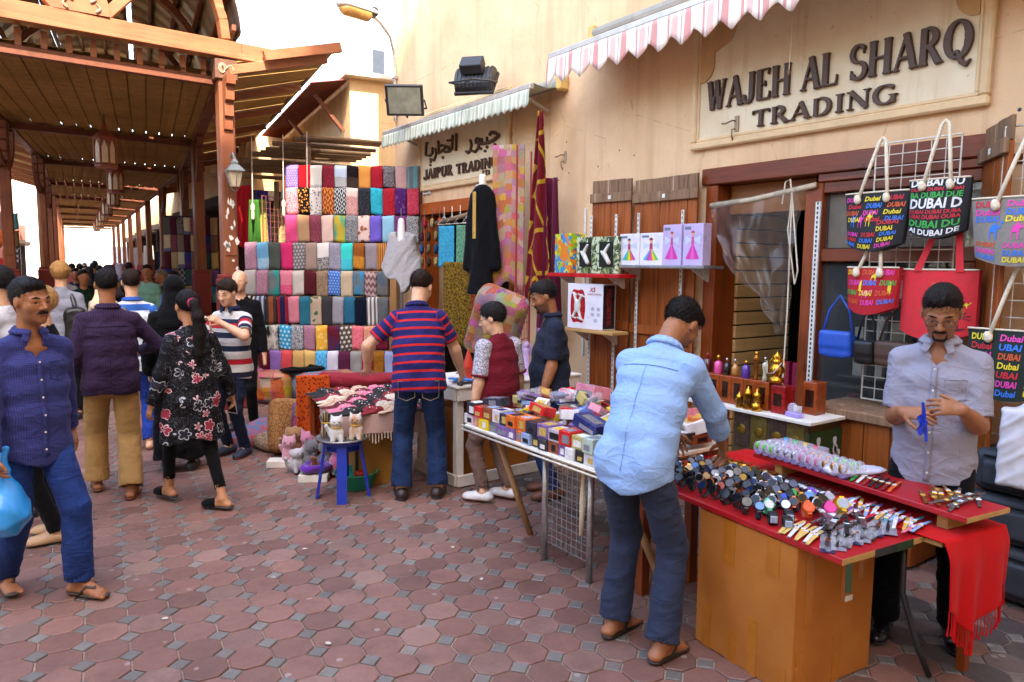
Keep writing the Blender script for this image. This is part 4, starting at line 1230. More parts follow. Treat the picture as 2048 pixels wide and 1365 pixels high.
# ------------------------------------------------------------------ people
def skin_mat(name,col,lip,shade):
 if name in _mc:return _mc[name]
 g=NG(name);v=g.coord('pat');x,y,z=g.sep(v);o=g.coord('Object')
 n=g.noise(o,35,4,.6);n2=g.noise(o,240,2)
 c=g.mix(g.rng(n,.3,.7),mul(col,.86),mul(col,1.1))
 c=g.mix(x,c,C(lip));c=g.mix(g.math('MULTIPLY',y,g.rng(n2,.3,.6,.6,1)),c,C(shade))
 g.bump(n2,.1,.002)
 return g.done(c,g.rng(n,.3,.7,.42,.58),0,.4,Subsurface_Weight=.06,Subsurface_Radius=(.01,.004,.002))
SK_BROWN=skin_mat('skin_brown','#96603e','#84483a','#4a342a')
SK_MID=skin_mat('skin_tan','#b07a56','#8c4a3c','#5a4034')
SK_LIGHT=skin_mat('skin_fair','#cfa080','#a85c4c','#94705c')
def hair_mat(name,c1,c2,grey=0.):
 if name in _mc:return _mc[name]
 g=NG(name);o=g.coord('Object')
 n=g.noise(g.mapv(o,(90,90,24)),1,3,.6,.6);n2=g.noise(o,9,2)
 c=g.mix(g.rng(n,.3,.7),C(c1),C(c2))
 g.bump(n,.7,.006)
 return g.done(c,.6,0,.18)
H_BLACK=hair_mat('hair_black','#0c0908','#1c1512');H_BROWN=hair_mat('hair_brown','#1a100a','#2e1d12');H_BLOND=hair_mat('hair_blond','#8a6236','#b98f58');H_GREY=hair_mat('hair_grey','#5a564f','#7c766c')
def cloth(name,c1,c2=None,pat='plain',sc=1.,c3=None,w=.5,rough=.85,sheen=.03):
 return fabric(name,c1,c2,pat,sc,c3,'pat',rough,sheen,w)
def denim(name,col,lo):
 if name in _mc:return _mc[name]
 g=NG(name);v=g.coord('pat');o=g.coord('Object')
 n=g.noise(o,6,4,.6);tw=g.noise(g.mapv(o,(300,300,60)),1,2)
 c=g.mix(g.rng(n,.35,.7),C(col),C(lo));c=g.mix(g.rng(tw,.4,.7,0,.3),c,mul(lo,1.3))
 g.bump(g.math('ADD',g.math('MULTIPLY',tw,.1),wrinkle(g)),.4,.01)
 _mc[name]=g.done(c,.85,0,.2,Sheen_Weight=.02);return _mc[name]
def ik(a,t,l1,l2,hint):
 a=np.asarray(a,float);t=np.asarray(t,float);d=t-a;L_=np.linalg.norm(d)
 if L_>(l1+l2)*.995:t=a+d/L_*(l1+l2)*.995;d=t-a;L_=np.linalg.norm(d)
 u=d/L_;x=(l1*l1-l2*l2+L_*L_)/(2*L_);h_=math.sqrt(max(l1*l1-x*x,1e-6))
 hp=np.asarray(hint,float);hp=hp-u*(hp@u);hp=nrm(hp)
 return a+u*x+hp*h_,t
def person(label,loc,yaw,H=1.72,vox=.009,skin=None,hair='short',hairm=None,lean=(0,0),twist=0.,pelv=(0,0,0),look=(0,0,0),
   wr=None,wl=None,hintr=(.3,-1,-.2),hintl=(-.3,-1,-.2),hands=None,fr=None,fl=None,build=1.0,belly=0.,female=False,
   shirt=None,trousers=None,shoes=None,name='person',group=None,face=True,moustache=False,glasses=False,extra=None,low=False,world_targets=False,stubble=.0):
 """A standing figure facing local +Y.  lean = forward / sideways offset of the neck; look = yaw, pitch, roll of the head (deg);
 wr / wl = wrist targets, fr / fl = (ankle xyz, toe yaw deg); shirt / trousers = dicts of garment settings."""
 skin=skin or SK_BROWN;hairm=hairm or H_BLACK
 t=thing(name,label,'person',loc,R(yaw),group)
 s=H/1.72
 cy,sy=math.cos(R(yaw)),math.sin(R(yaw))
 def loc_(p):        # world -> local
  q=np.asarray(p,float)-np.asarray(loc,float);return V3(q[0]*cy+q[1]*sy,-q[0]*sy+q[1]*cy,q[2])
 pel=V3(pelv[0],pelv[1],.93*s+pelv[2])
 neck=V3(pel[0]+lean[1],pel[1]+lean[0],0)
 sp=.53*s;neck[2]=pel[2]+math.sqrt(max(sp*sp-lean[0]**2-lean[1]**2,.01))
 up=nrm(neck-pel)
 tw=R(twist);lat=V3(math.cos(tw),math.sin(tw),0);lat=nrm(lat-up*(lat@up));fwd=np.cross(up,lat)
 bw=build
 shw=(.142 if female else .16)*s*(.8+.2*bw)
 SH={1:neck-up*.088*s+lat*shw,-1:neck-up*.088*s-lat*shw}
 HP={1:pel+V3(.088*s,0,-.03*s),-1:pel+V3(-.088*s,0,-.03*s)}
 # legs
 FT={}
 for sd,f in((1,fr),(-1,fl)):
  if f is None:f=((sd*.1*s,-.02,.08*s),sd*-8)
  a=np.asarray(f[0],float)
  if world_targets and len(f)>2:a=loc_(f[0])
  kn,an=ik(HP[sd],a,.44*s,.42*s,(.12*sd,1,0))
  ty=R(f[1]);FT[sd]=(kn,an,V3(-math.sin(ty),math.cos(ty),0))
 # arms
 AR={}
 for sd,w_,hn in((1,wr,hintr),(-1,wl,hintl)):
  if w_ is None:w_=SH[sd]+V3(sd*.08,.02,-.53*s)
  elif world_targets:w_=loc_(w_)
  else:w_=np.asarray(w_,float)
  el,wt=ik(SH[sd],w_,.285*s,.25*s,hn)
  AR[sd]=(el,wt)
 # head frame
 ya,pi,ro=(R(a)for a in look)
 f0=V3(-math.sin(ya)*math.cos(pi),math.cos(ya)*math.cos(pi),math.sin(pi))
 hd_up=nrm(V3(0,0,1)-f0*f0[2]);hr=np.cross(f0,hd_up)
 if ro:hd_up,hr=hd_up*math.cos(ro)+hr*math.sin(ro),hr*math.cos(ro)-hd_up*math.sin(ro)
 nk_top=neck+nrm(up*.6+hd_up*.2+V3(0,0,.4))*.075*s+f0*.02*s
 hc=nk_top+hd_up*.105*s+f0*.018*s
 hs=s*(1.0 if H>1.6 else 1.06)
 def hp(x,y,z):return hc+(hr*x+f0*y+hd_up*z)*hs
 HR=np.stack([hr,f0,hd_up],1)
 def he(c,r,**k):return ell(hp(*c),np.array(r)*hs,rot=HR,**k)
 def hcn(a,b,ra,rb,**k):return cone(hp(*a),hp(*b),ra*hs,rb*hs,**k)
 body=[he((0,-.014,.03),(.075,.094,.084),k=.02),he((0,.018,-.03),(.062,.07,.086),k=.03),he((0,.034,-.078),(.044,.05,.036),k=.03)]
 if face:
  for sx in(1,-1):
   body+=[he((sx*.038,.052,-.028),(.026,.026,.026),k=.02),hcn((sx*.012,.082,.014),(sx*.045,.07,.014),.011,.009,k=.015),
      he((sx*.076,-.006,-.006),(.011,.02,.031),k=.006),he((sx*.032,.09,-.004),(.017,.013,.01),k=0,op='-'),
      hcn((sx*.018,.083,.005),(sx*.046,.073,.003),.0055,.005,k=.006),hcn((sx*.018,.08,-.014),(sx*.045,.071,-.013),.005,.005,k=.008)]
  body+=[hcn((0,.086,.008),(0,.108,-.03),.0085,.0125,k=.012),he((.013,.096,-.036),(.009,.011,.008),k=.008),he((-.013,.096,-.036),(.009,.011,.008),k=.008),
     hcn((-.02,.083,-.063),(.02,.083,-.063),.0075,.0075,k=.006),hcn((-.016,.082,-.075),(.016,.082,-.075),.008,.008,k=.006),he((0,.072,-.102),(.022,.02,.017),k=.02)]
 else:
  for sx in(1,-1):body+=[he((sx*.076,-.006,-.006),(.011,.02,.031),k=.006)]
 body+=[cone(neck-up*.06*s,nk_top+hd_up*.04*s-f0*.01*s,.06*s*(1 if not female else .85),.052*s*(1 if not female else .85),k=.03),
    sect(pel,neck-up*.08*s,(.11*s,.08*s),(.12*s,.075*s),fwd,k=.04),ell(neck-up*.06*s+fwd*.012*s,(.07*s,.058*s,.07*s),k=.03),cone(SH[1],SH[-1],.042*s,.042*s,k=.03)]
 af=(.9 if female else 1.0)*(.75+.25*bw)
 for sd in(1,-1):
  el,wt=AR[sd]
  body+=[cone(SH[sd],el,.05*s*af,.04*s*af,k=.03,g=2),cone(el,wt,.041*s*af,.027*s*af,k=.02,g=2),
     cone(el+(wt-el)*.1,el+(wt-el)*.5,.042*s*af,.036*s*af,k=.02,g=2)]
  hd=(hands or{}).get(sd,{})
  d=nrm(hd.get('dir',nrm(wt-el)*.8+V3(0,.15,-.3)))
  n_=np.asarray(hd.get('palm',(-sd,.1,0)),float);n_=nrm(n_-d*(n_@d));l_=np.cross(d,n_)
  curl=hd.get('curl',.5)
  hsz=s*(1.0 if not female else .9)
  if low:
   body+=[cone(wt,wt+d*.12*hsz,.025*hsz,.02*hsz,k=.01,g=2)]
  else:
   body+=[sect(wt+d*.01,wt+d*.075*hsz,(.028*hsz,.016*hsz),(.041*hsz,.0145*hsz),n_,k=.012,g=2)]
   th=1 if np.dot(l_,nrm(fwd if abs(n_[1])<.7 else lat*-sd))>0 else-1
   th=hd.get('thumb',th)
   for i,(o_,L_)in enumerate(((.031,.066),(.0105,.076),(-.0105,.071),(-.031,.056))):
    p=wt+d*(.082-.004*abs(i-1))*hsz+l_*o_*th*hsz;dd=nrm(d+l_*th*(o_*2.2));cang=curl*(.55+.12*i)
    for q,ln in enumerate((.42,.33,.25)):
     dd=nrm(dd*math.cos(cang)+n_*math.sin(cang));p2=p+dd*L_*ln*hsz
     body.append(cone(p,p2,(.0088-.0006*q)*hsz,(.0082-.0008*q)*hsz,k=.003,g=2));p=p2
   p=wt+d*.022*hsz+l_*th*.03*hsz+n_*.006;dd=nrm(d*.75+l_*th*.62+n_*.35)
   for q,ln in enumerate((.042,.032)):
    p2=p+dd*ln*hsz;body.append(cone(p,p2,(.0115-.0015*q)*hsz,(.0095-.0015*q)*hsz,k=.006,g=2));p=p2;dd=nrm(dd+d*.5+n_*curl*.4)
 shoes=shoes or dict(kind='shoe',m=M_BLACK)
 for sd in(1,-1):
  kn,an,td=FT[sd]
  lg=.8 if trousers else 1
  body+=[cone(HP[sd],kn,.075*s*lg,.05*s,k=.03),cone(kn,an,.047*s,.034*s,k=.02)]
  heel=an+td*-.045*s-V3(0,0,.045*s);ball=an+td*.12*s-V3(0,0,.055*s)
  lt=np.cross(td,V3(0,0,1))
  body+=[cone(an-V3(0,0,.01),heel,.034*s,.028*s,k=.02),cone(an+td*.02,ball,.036*s,.03*s,k=.02,flat=(0,0,1),fr=.75),cone(heel,ball,.03*s,.036*s,k=.02,flat=(0,0,1),fr=.6)]
  if shoes['kind']=='sandal' and not low:
   for i in range(5):
    b0=ball+lt*sd*(-.032+.016*i)*s
    body.append(cone(b0,b0+td*(.062-.007*i)*s-V3(0,0,.008),(.0125 if i==0 else .0095)*s,(.0115 if i==0 else .008)*s,k=.006))
 def skinpat(V):
  q=(V-hc)@HR/hs
  lip=np.clip(1-np.sqrt((q[:,0]/.025)**2+((q[:,2]+.069)/.0125)**2),0,1)*(q[:,1]>.07)*2
  st=np.clip((-.032-q[:,2])/.02,0,1)*(q[:,1]>.0)*(np.abs(q[:,2])<.13)*(np.linalg.norm(q,axis=1)<.16)*stubble
  return np.stack([np.clip(lip,0,.8),np.clip(st,0,1),0*st],1)
 add('body',sdf_mesh('body',body,vox*(.8 if not low else 1),vfn=skinpat),skin,t)
 # eyes and brows
 if face and not low:
  for sx in(1,-1):
   mb=MB();mb.smooth=True;pr=[(.0115*hs*math.sin(a),.0115*hs*math.cos(a))for a in np.linspace(3.05,.02,9)]
   fdir=Vector(tuple(f0-hd_up*.12));Mq=fdir.to_track_quat('Z','Y').to_matrix().to_4x4()
   mb.lathe(pr,12,M=Matrix.Translation(Vector(tuple(hp(sx*.032,.071,-.004))))@Mq);
   for k in range(len(mb.f)):
    if k//12>=6:mb.mi[k]=1
   mb.build('eye',[mat('eye_white','#c9c2b8',.2,.05),mat('eye_iris','#160d08',.15,.2)],t,shade=True)
   br=[hcn((sx*.014,.0905,.0195),(sx*.034,.088,.0255),.0032,.0045,k=.003),hcn((sx*.034,.088,.0255),(sx*.052,.073,.021),.0045,.0022,k=.003)]
   add('eyebrow',sdf_mesh('eyebrow',br,.0035),hairm,t)
  if moustache:
   m_=[]
   for sx in(1,-1):m_+=[hcn((sx*.002,.0925,-.0535),(sx*.02,.0885,-.0565),.0075,.0068,k=.004),hcn((sx*.02,.0885,-.0565),(sx*.032,.078,-.066),.006,.0025,k=.004)]
   add('moustache',sdf_mesh('moustache',m_,.0035),hairm,t)
  if moustache=='goatee':
   m_=[he((0,.078,-.1),(.024,.018,.014),k=.004),hcn((.026,.078,-.07),(.022,.076,-.1),.006,.008,k=.004),hcn((-.026,.078,-.07),(-.022,.076,-.1),.006,.008,k=.004)]
   add('beard',sdf_mesh('beard',m_,.0045),hairm,t)
 if glasses:
  mb=MB()
  for sx in(1,-1):
   pts=[Vector(tuple(hp(sx*(.034+.026*math.cos(a)),.097,-.006+.017*math.sin(a))))for a in np.linspace(0,6.283,15)[:-1]]
   mb.tube(pts,.0016,5,closed=True)
   mb.tube([Vector(tuple(hp(sx*.06,.095,0))),Vector(tuple(hp(sx*.076,.06,.002))),Vector(tuple(hp(sx*.08,-.005,.004)))],.0018,5)
  mb.tube([Vector(tuple(hp(-.009,.099,0))),Vector(tuple(hp(0,.103,.003))),Vector(tuple(hp(.009,.099,0)))],.0016,5)
  gl=mb.build('spectacles',mat('spectacle_frame','#2a2624',.35),t)
  for sx in(1,-1):
   mb=MB();mb._add([Vector(tuple(hp(sx*.034+.025*math.cos(a),.0965,-.006+.016*math.sin(a))))for a in np.linspace(0,6.283,15)[:-1]],[tuple(range(14))]);mb.build('lens',glass('spec_lens',(.9,.9,.9),.05,.12),gl)
 # hair
 if hair in('short','pony','thin','curly','boy'):
  ex={'short':.006,'pony':.006,'thin':.004,'curly':.02,'boy':.011}[hair]
  hm=[he((0,-.026,.04),(.0745+ex,.094+ex,.086+ex),k=.01)]
  if hair in('boy','short'):hm.append(he((.014,.028,.088),(.052,.05,.022+ex),k=.02))
  if hair=='curly':
   r_=np.random.default_rng(3)
   for _ in range(26):
    v=nrm(r_.normal(size=3));v[2]=abs(v[2]);hm.append(he(tuple(np.array((0,-.018,.034))+v*np.array((.085,.1,.095))),(.022,.022,.022),k=.012))
  fl_=.045 if hair!='thin' else .075
  nf=nrm(V3(0,.55,-.835));d0=nf[1]*.092+nf[2]*fl_
  nw=HR@nf
  hm+=[Prim(lambda P:P@nw-(nw@hc+d0*hs)+.004*np.sin((P-hc)@hr*170)+.004*np.sin((P-hc)@hr*67+1),(-9,)*3,(9,)*3,0,'&')]
  hm+=[he((sx*.085,.0,-.012),(.026,.017,.03),k=0,op='-')for sx in(1,-1)]
  rr=np.random.default_rng(int(abs(loc[0]*100))+5);w1=rr.normal(size=3)*300;w2=rr.normal(size=3)*220
  hm+=[Prim(lambda P:.0012*np.sin(P@w1)+.001*np.sin(P@w2),(-9,)*3,(9,)*3,0,'d')]
  hme=sdf_mesh('hair',hm,vox*.7);add('hair',hme,hairm,t)
  if not low:strands(hme,hc,HR,hairm,t,hs)
  if hair=='pony':
   a=hp(0,-.095,.02);pts=[a,hp(0,-.15,.015),hp(.012,-.165,-.09),hp(.02,-.15,-.22),hp(.01,-.135,-.36),hp(.0,-.12,-.46)]
   rs=[.026,.036,.042,.044,.034,.006]
   pp=[cone(p,q,r0*s,r1*s,k=.015)for p,q,r0,r1 in zip(pts,pts[1:],rs,rs[1:])]
   pp.append(Prim(lambda P:.003*np.sin(P[:,0]*420+3*np.sin(P[:,2]*18))+.002*np.sin(P[:,1]*380+2*np.sin(P[:,2]*25)),(-9,)*3,(9,)*3,0,'d'))
   add('ponytail',sdf_mesh('ponytail',pp,vox*.8),hairm,t)
   mb=MB();axd=Vector(tuple(nrm(hp(0,-.15,.015)-a)));c=Vector(tuple(hp(0,-.118,.019)))
   u_=axd.orthogonal().normalized();v_=axd.cross(u_)
   mb.smooth=True;mb.tube([c+(u_*math.cos(q)+v_*math.sin(q))*.032*s for q in np.linspace(0,6.283,17)[:-1]],.011,8,closed=True);mb.build('hair_tie',mat('hair_tie','#b32052',.8,.2,90,bump=.5),t)
 elif hair=='bald':
  hm=[he((0,-.018,.0),(.08,.097,.06),k=.01),he((0,.05,.03),(.12,.08,.12),k=0,op='-'),he((0,-.02,.09),(.09,.11,.06),k=0,op='-')]
  add('hair',sdf_mesh('hair',hm,vox*.8),hairm,t)
 elif hair=='hijab':
  hm=[he((0,-.02,.035),(.092,.112,.1),k=.02),he((0,-.01,-.05),(.095,.1,.1),k=.03),sect(hp(0,-.03,-.08),neck-up*.12*s,(.085,.1),(.19*s,.15*s),fwd,k=.05),he((0,.1,-.01),(.052,.07,.078),k=0,op='-'),folds(11,.006,26,(0,0,1),3)]
  add('headscarf',sdf_mesh('headscarf',hm,vox),(extra or{}).get('scarf',fabric('black_crepe',(.005,.005,.006),None,'plain',1,None,'pat')),t)
 # ---- garments
 def armpat(V,prims):
  dT=evalp(prims,V,1);out=np.zeros((len(V),3))
  q=V-pel;out[:,0]=q@lat;out[:,1]=q@up;out[:,2]=q@fwd
  best=dT.copy()
  for sd in(1,-1):
   el,wt=AR[sd];dA=evalp(prims,V,2 if sd>0 else 3);m=dA<best
   ax=nrm(el-SH[sd]);r1=(V-SH[sd])@ax;ax2=nrm(wt-el);past=r1>np.linalg.norm(el-SH[sd])
   r2=np.linalg.norm(el-SH[sd])+(V-el)@ax2;ln=np.where(past,r2,r1)
   w_=V-SH[sd];o1=w_@lat
   out[m,0]=(o1+w_@fwd)[m];out[m,1]=(sp-.055-ln)[m];out[m,2]=0;best=np.minimum(best,dA)
  return out
 if shirt:
  S=shirt;off=S.get('off',.012)*.55;hem=S.get('hem',-.1)*s;fl_h=S.get('flare',0.)
  wW=(.15 if female else .163)*s*bw;wC=(.158 if female else .178)*s*(.7+.3*bw);bl=belly
  P=[]
  zz=[(-.0+hem,wW*1.1+off+fl_h,.122*s+off+bl*.3+fl_h),(.1*s,wW+off,.108*s+off+bl*.7),(.24*s,(wW+wC)/2+off,.104*s+off+bl*.45),(.36*s,wC*.97+off,.106*s+off),(.45*s,.125*s+off,.072*s+off)]
  if hem<-.2*s:zz.insert(1,(-.04*s,wW*1.14+off,.13*s+off+bl*.4))
  bf=.02*bl/.1 if bl else 0
  for(z0,a0,b0),(z1,a1,b1)in zip(zz,zz[1:]):
   o0=fwd*(b0-.112*s)*.35*(1 if bl else 0);o1=fwd*(b1-.112*s)*.35*(1 if bl else 0)
   dn=up if z0>=0 else nrm(up*.3+V3(0,0,.7))
   A_=pel+(up*z0 if z0>=0 else V3(0,0,z0))+o0;B_=pel+(up*z1 if z1>=0 else V3(0,0,z1))+o1
   P.append(sect(A_,B_,(a0,b0),(a1,b1),fwd,k=.035,g=1))
  for sd in(1,-1):P.append(cone(neck-up*.03*s,SH[sd],.06*s,.046*s+off,k=.03,g=1))
  P.append(cone(neck-up*.05*s,neck+up*.012*s,.08*s,.064*s,k=.03,g=1))
  if trousers:
   to=trousers.get('off',.012)
   for sd in(1,-1):P.append(ell(HP[sd]-fwd*.04*s+V3(0,0,-.01),(.078*s*bw+.016,.076*s+.018,.12*s),k=.03,g=1))
   P.append(sect(pel-V3(0,0,.07*s),pel+up*.1*s,(.15*s*bw+to*.5+.014,.1*s+to*.5+.014),(.138*s*bw+to*.4+.014,.09*s+to*.4+.014),V3(*fwd),k=.03,g=1))
  if female:
   for sx in(1,-1):P.append(ell(neck-up*.2*s+lat*sx*.075*s+fwd*.09*s,(.07*s,)*3,k=.05,g=1))
  slv=S.get('sleeve','short');cuts=[]
  for sd in(1,-1):
   el,wt=AR[sd];gi=2 if sd>0 else 3;rs=S.get('sl_r',1.0)
   if slv=='short':
    e=SH[sd]+(el-SH[sd])*S.get('sl_len',.78)
    P.append(cone(SH[sd],e,(.05*s+off)*rs*af,(.056*s+off)*rs*af,k=.028,g=gi,cap=True));cuts.append((e,nrm(el-SH[sd]),(.05*s+off)*rs*af))
   elif slv=='none':pass
   else:
    f_={'long':.96,'rolled':.62,'three':.78}.get(slv,.96)if isinstance(slv,str)else slv
    e=el+(wt-el)*f_
    P.append(cone(SH[sd],el,(.05*s+off)*rs*af,(.045*s+off)*rs*af,k=.028,g=gi));P.append(cone(el,e,(.045*s+off)*rs*af,(.035*s+off)*rs*af,k=.02,g=gi,cap=True))
    if slv=='rolled':P.append(cone(e-nrm(wt-el)*.05,e-nrm(wt-el)*.008,(.043*s+off)*rs*af,(.043*s+off)*rs*af,k=.01,g=gi))
    cuts.append((e,nrm(wt-el),(.026*s+off)*rs*af))
  seed=int(abs(loc[0]*37+loc[1]*91))+3
  P.append(folds(seed,S.get('fold',.007)*.45,30/s,V3(*(up*.8+lat*.5)),2.6));P.append(folds(seed+1,S.get('fold',.007)*.4,75/s,V3(*(up-lat*.4)),3))
  for e,ax,r_ in cuts:
   pass
   if not low:P.append(cone(e-ax*.018,e+ax*.02,r_*.88,r_*.88,k=0,op='-'))
  hz=pel[2]+hem+S.get('drop',0.)
  wv=S.get('hemwave',.008)
  P.append(Prim(lambda Q:(hz-Q[:,2]+wv*np.sin(np.arctan2(Q[:,1]-pel[1],Q[:,0]-pel[0])*3+1)+S.get('tails',0)*(np.abs((Q-pel)@lat)/.16-.6)),(-9,)*3,(9,)*3,0,'&'))
  # neck opening
  P.append(cone(neck-up*.01*s+fwd*.012,neck+up*.1*s+fwd*.012,.057*s,.066*s,k=0,op='-'))
  if S.get('vneck'):
   vn=S['vneck']*s
   def vcut(Q):
    q=Q-neck;y_=q@up;return np.maximum(np.maximum(np.abs(q@lat)-.05*s*np.clip(1+y_/vn,0,1.3),-(q@fwd)),-(y_+vn))
   P.append(Prim(vcut,neck-.25,neck+.25,0,'-'))
  add('shirt' if hem>-.3*s else 'tunic',sdf_mesh('shirt',P,vox,vfn=lambda V:armpat(V,P)),S['m'],t)
  def surf(x,y,sg=1):
   b_=pel+lat*x+up*y;tt=np.linspace(.32,.0,90);Dv=evalp([p_ for p_ in P if p_.op!='d'],b_+np.outer(tt,fwd)*sg);h_=np.argmax(Dv<0);return b_+fwd*sg*(tt[h_]+.004)
  def strip(name,pts,w_,m_):
   mb=MB();n_=len(pts);vs=[]
   for p_ in pts:vs+=[tuple(p_-lat*w_),tuple(p_+lat*w_)]
   mb._add(vs,[(2*i_,2*i_+1,2*i_+3,2*i_+2)for i_ in range(n_-1)]);mb.smooth=True;o_=mb.build(name,m_,t,shade=True);o_.modifiers.new('thickness','SOLIDIFY').thickness=.003;set_uv(o_.data,[(0,0)]*len(o_.data.vertices));return o_
  if S.get('buttons'):
   ys=np.linspace(hem+.03,sp-S.get('vneck',.05)*s,26);strip('placket',[surf(.004,y_)for y_ in ys],.013,S.get('pm',S['m']))
   for y_ in np.linspace(hem+.07,sp-S.get('vneck',.05)*s-.01,6):
    p_=surf(.004,y_)+fwd*.003;mb=MB();mb.lathe([(.0055,0),(.0055,.002),(.002,.0025)],8,M=Matrix.Translation(Vector(tuple(p_)))@Vector(tuple(fwd)).to_track_quat('Z','Y').to_matrix().to_4x4());mb.build('button',M_WHITE,t)
  for(px_,py_,pw,ph_)in S.get('pockets',()):
   mb=MB();mb.smooth=True;mb.tube([Vector(tuple(surf(px_+a_*pw,py_+b_*ph_)))for a_,b_ in((-1,1),(0,1),(1,1),(1,0),(1,-.8),(0,-1),(-1,-.8),(-1,0))],.0022,5,closed=True);mb.build('pocket_seam',S.get('pm',S['m']),t)
  if S.get('yoke'):
   mb=MB();mb.smooth=True;mb.tube([Vector(tuple(surf(x_,sp-.13*s,-1)))for x_ in np.linspace(-.14,.14,11)*s],.0024,5);mb.tube([Vector(tuple(surf(0,y_,-1)))for y_ in np.linspace(sp-.14*s,hem+.03,16)],.0016,5);mb.build('yoke_seam',S.get('pm',S['m']),t)
  if S.get('collar'):
   cm=S.get('cm',S['m']);cp=[]
   n0=neck+up*.012*s+fwd*.008
   N_=14
   for i in range(N_):
    a0=math.pi*(.14+1.72*i/N_)+math.pi/2;a1=math.pi*(.14+1.72*(i+1)/N_)+math.pi/2
    q0=n0+(lat*math.cos(a0)+fwd*math.sin(a0))*.066*s-fwd*0;q1=n0+(lat*math.cos(a1)+fwd*math.sin(a1))*.066*s
    h0=.022*(1-.5*math.sin(a0));
    cp.append(cone(q0+up*h0*.6,q1+up*h0*.6,.011,.011,k=.008));cp.append(cone(q0+up*0+(q0-n0)*.22,q1+(q1-n0)*.22,.009,.009,k=.012))
   for sx in(1,-1):
    b0=n0+(lat*sx*.4+fwd*.9)*.066*s
    al=nrm(lat*sx*.45-up*.85+fwd*.35);nn=nrm(fwd+up*.35+lat*sx*.15);nn=nrm(nn-al*(nn@al));sdv=np.cross(nn,al)
    cp.append(rbox(b0+al*.02*s+lat*sx*.012*s+fwd*.006,(.019*s,.0042,.03*s),.004,k=.006,rot=np.stack([sdv,nn,al],1)))
   add('collar',sdf_mesh('collar',cp,vox*.75,vfn=lambda V:np.stack([(V-pel)@lat,(V-pel)@up,(V-pel)@fwd],1)),cm,t)
 if trousers:
  T=trousers;off=T.get('off',.012);wd=T.get('wide',1.0);P=[sect(pel-V3(0,0,.07*s),pel+up*.1*s,(.15*s*bw+off*.5,.1*s+off*.5),(.138*s*bw+off*.4,.09*s+off*.4),V3(*fwd),k=.03,g=1)]
  cuts=[]
  for sd in(1,-1):
   kn,an,td=FT[sd];e=an+(kn-an)*T.get('hemlen',.02)
   P.append(cone(HP[sd]-V3(0,0,.02),kn,(.08*s+off*.7)*(.8+.2*bw)*(.9+.1*wd),(.056*s+off*.8)*wd,k=.03,g=2));P.append(cone(kn,e,(.054*s+off*.8)*wd,(.045*s+off*.8)*wd*T.get('cuff',1.),k=.02,g=2,cap=True))
   P.append(ell(HP[sd]-fwd*.04*s+V3(0,0,-.02),(.078*s*bw,.076*s,.09*s),k=.03,g=1))
   cuts.append((e,nrm(an-kn),(.045*s+off*.8)*wd*T.get('cuff',1.)))
  seed=int(abs(loc[0]*53+loc[1]*17))+9
  P.append(folds(seed,T.get('fold',.008)*.55,26/s,(.35,.2,1),1.8));P.append(folds(seed+5,T.get('fold',.008)*.5,60/s,(.2,-.4,1),2.))
  for e,ax,r_ in cuts:
   pass
   if not low:P.append(cone(e-ax*.02,e+ax*.02,r_*.84,r_*.84,k=0,op='-'))
  P.append(half(up,up@pel+.085*s))
  add('trousers',sdf_mesh('trousers',P,vox,vfn=lambda V:V-pel),T['m'],t)
  if T.get('pockets'):
   for sx in(1,-1):
    c=HP[sx]-fwd*(.137*s+off)+V3(0,0,-.085);mb=MB()
    o=[(-.06,.07),(.06,.07),(.06,-.05),(0,-.075),(-.06,-.05)]
    pts=[Vector(tuple(c+lat*u*s+V3(0,0,v*s)+fwd*(.014*(abs(u)/.06)**2+(.012 if v<0 else .0)+.012)))for u,v in o]
    mb.tube(pts,.0035,5,closed=True);mb.build('pocket_seam',mat('seam_gold','#6d6048',.8),t)
 # ---- shoes
 for sd in(1,-1):
  kn,an,td=FT[sd];lt=np.cross(td,V3(0,0,1));z0=an[2]-.08*s
  c0=V3(an[0],an[1],z0)
  K=shoes['kind']
  if K=='sandal':
   sh=thing_part('sandal',t)
   P=[cone(c0-td*.045*s+V3(0,0,.012),c0+td*.14*s+V3(0,0,.012),.036*s,.047*s,k=.02,flat=(0,0,1),fr=.32)]
   add('sole',sdf_mesh('sole',P,max(.006,vox*.8)),shoes['m'],sh)
   mb=MB();mb.smooth=True
   tp=c0+td*.115*s-lt*sd*.012+V3(0,0,.03)
   for sx in(1,-1):
    a=c0+td*.03*s+lt*sx*.038*s+V3(0,0,.018);m_=c0+td*.07*s+lt*sx*.026*s+V3(0,0,.062*s)
    mb.tube([Vector(tuple(a)),Vector(tuple(m_)),Vector(tuple(tp+V3(0,0,.02))),Vector(tuple(tp-V3(0,0,.01)))],[.008,.012,.01,.006],6)
   mb.build('strap',shoes['m'],sh)
  else:
   hgt={'shoe':.075,'slip':.05,'sneaker':.085}.get(K,.07)*s
   P=[cone(c0-td*.045*s+V3(0,0,.035*s),c0+td*.13*s+V3(0,0,.03*s),.04*s,.046*s,k=.03,flat=(0,0,1),fr=.8),cone(c0-td*.03*s+V3(0,0,.05*s),c0+td*.05*s+V3(0,0,.05*s),.042*s,.036*s,k=.04),cone(c0+td*.1*s+V3(0,0,.03*s),c0+td*.165*s+V3(0,0,.026*s),.042*s,.03*s,k=.03,flat=(0,0,1),fr=.75),half((0,0,-1),-z0-.012)]
   if K=='slip':P.append(Prim(lambda Q:-(((Q-c0)@td)-.055*s),(-9,)*3,(9,)*3,0,'&'))
   if K=='shoe' or K=='sneaker':P.append(cone(an-V3(0,0,.02),an+V3(0,0,.06),.036*s,.042*s,k=0,op='-'))
   sh=thing_part('shoe',t)
   add('upper',sdf_mesh('upper',P,vox*.8),shoes['m'],sh)
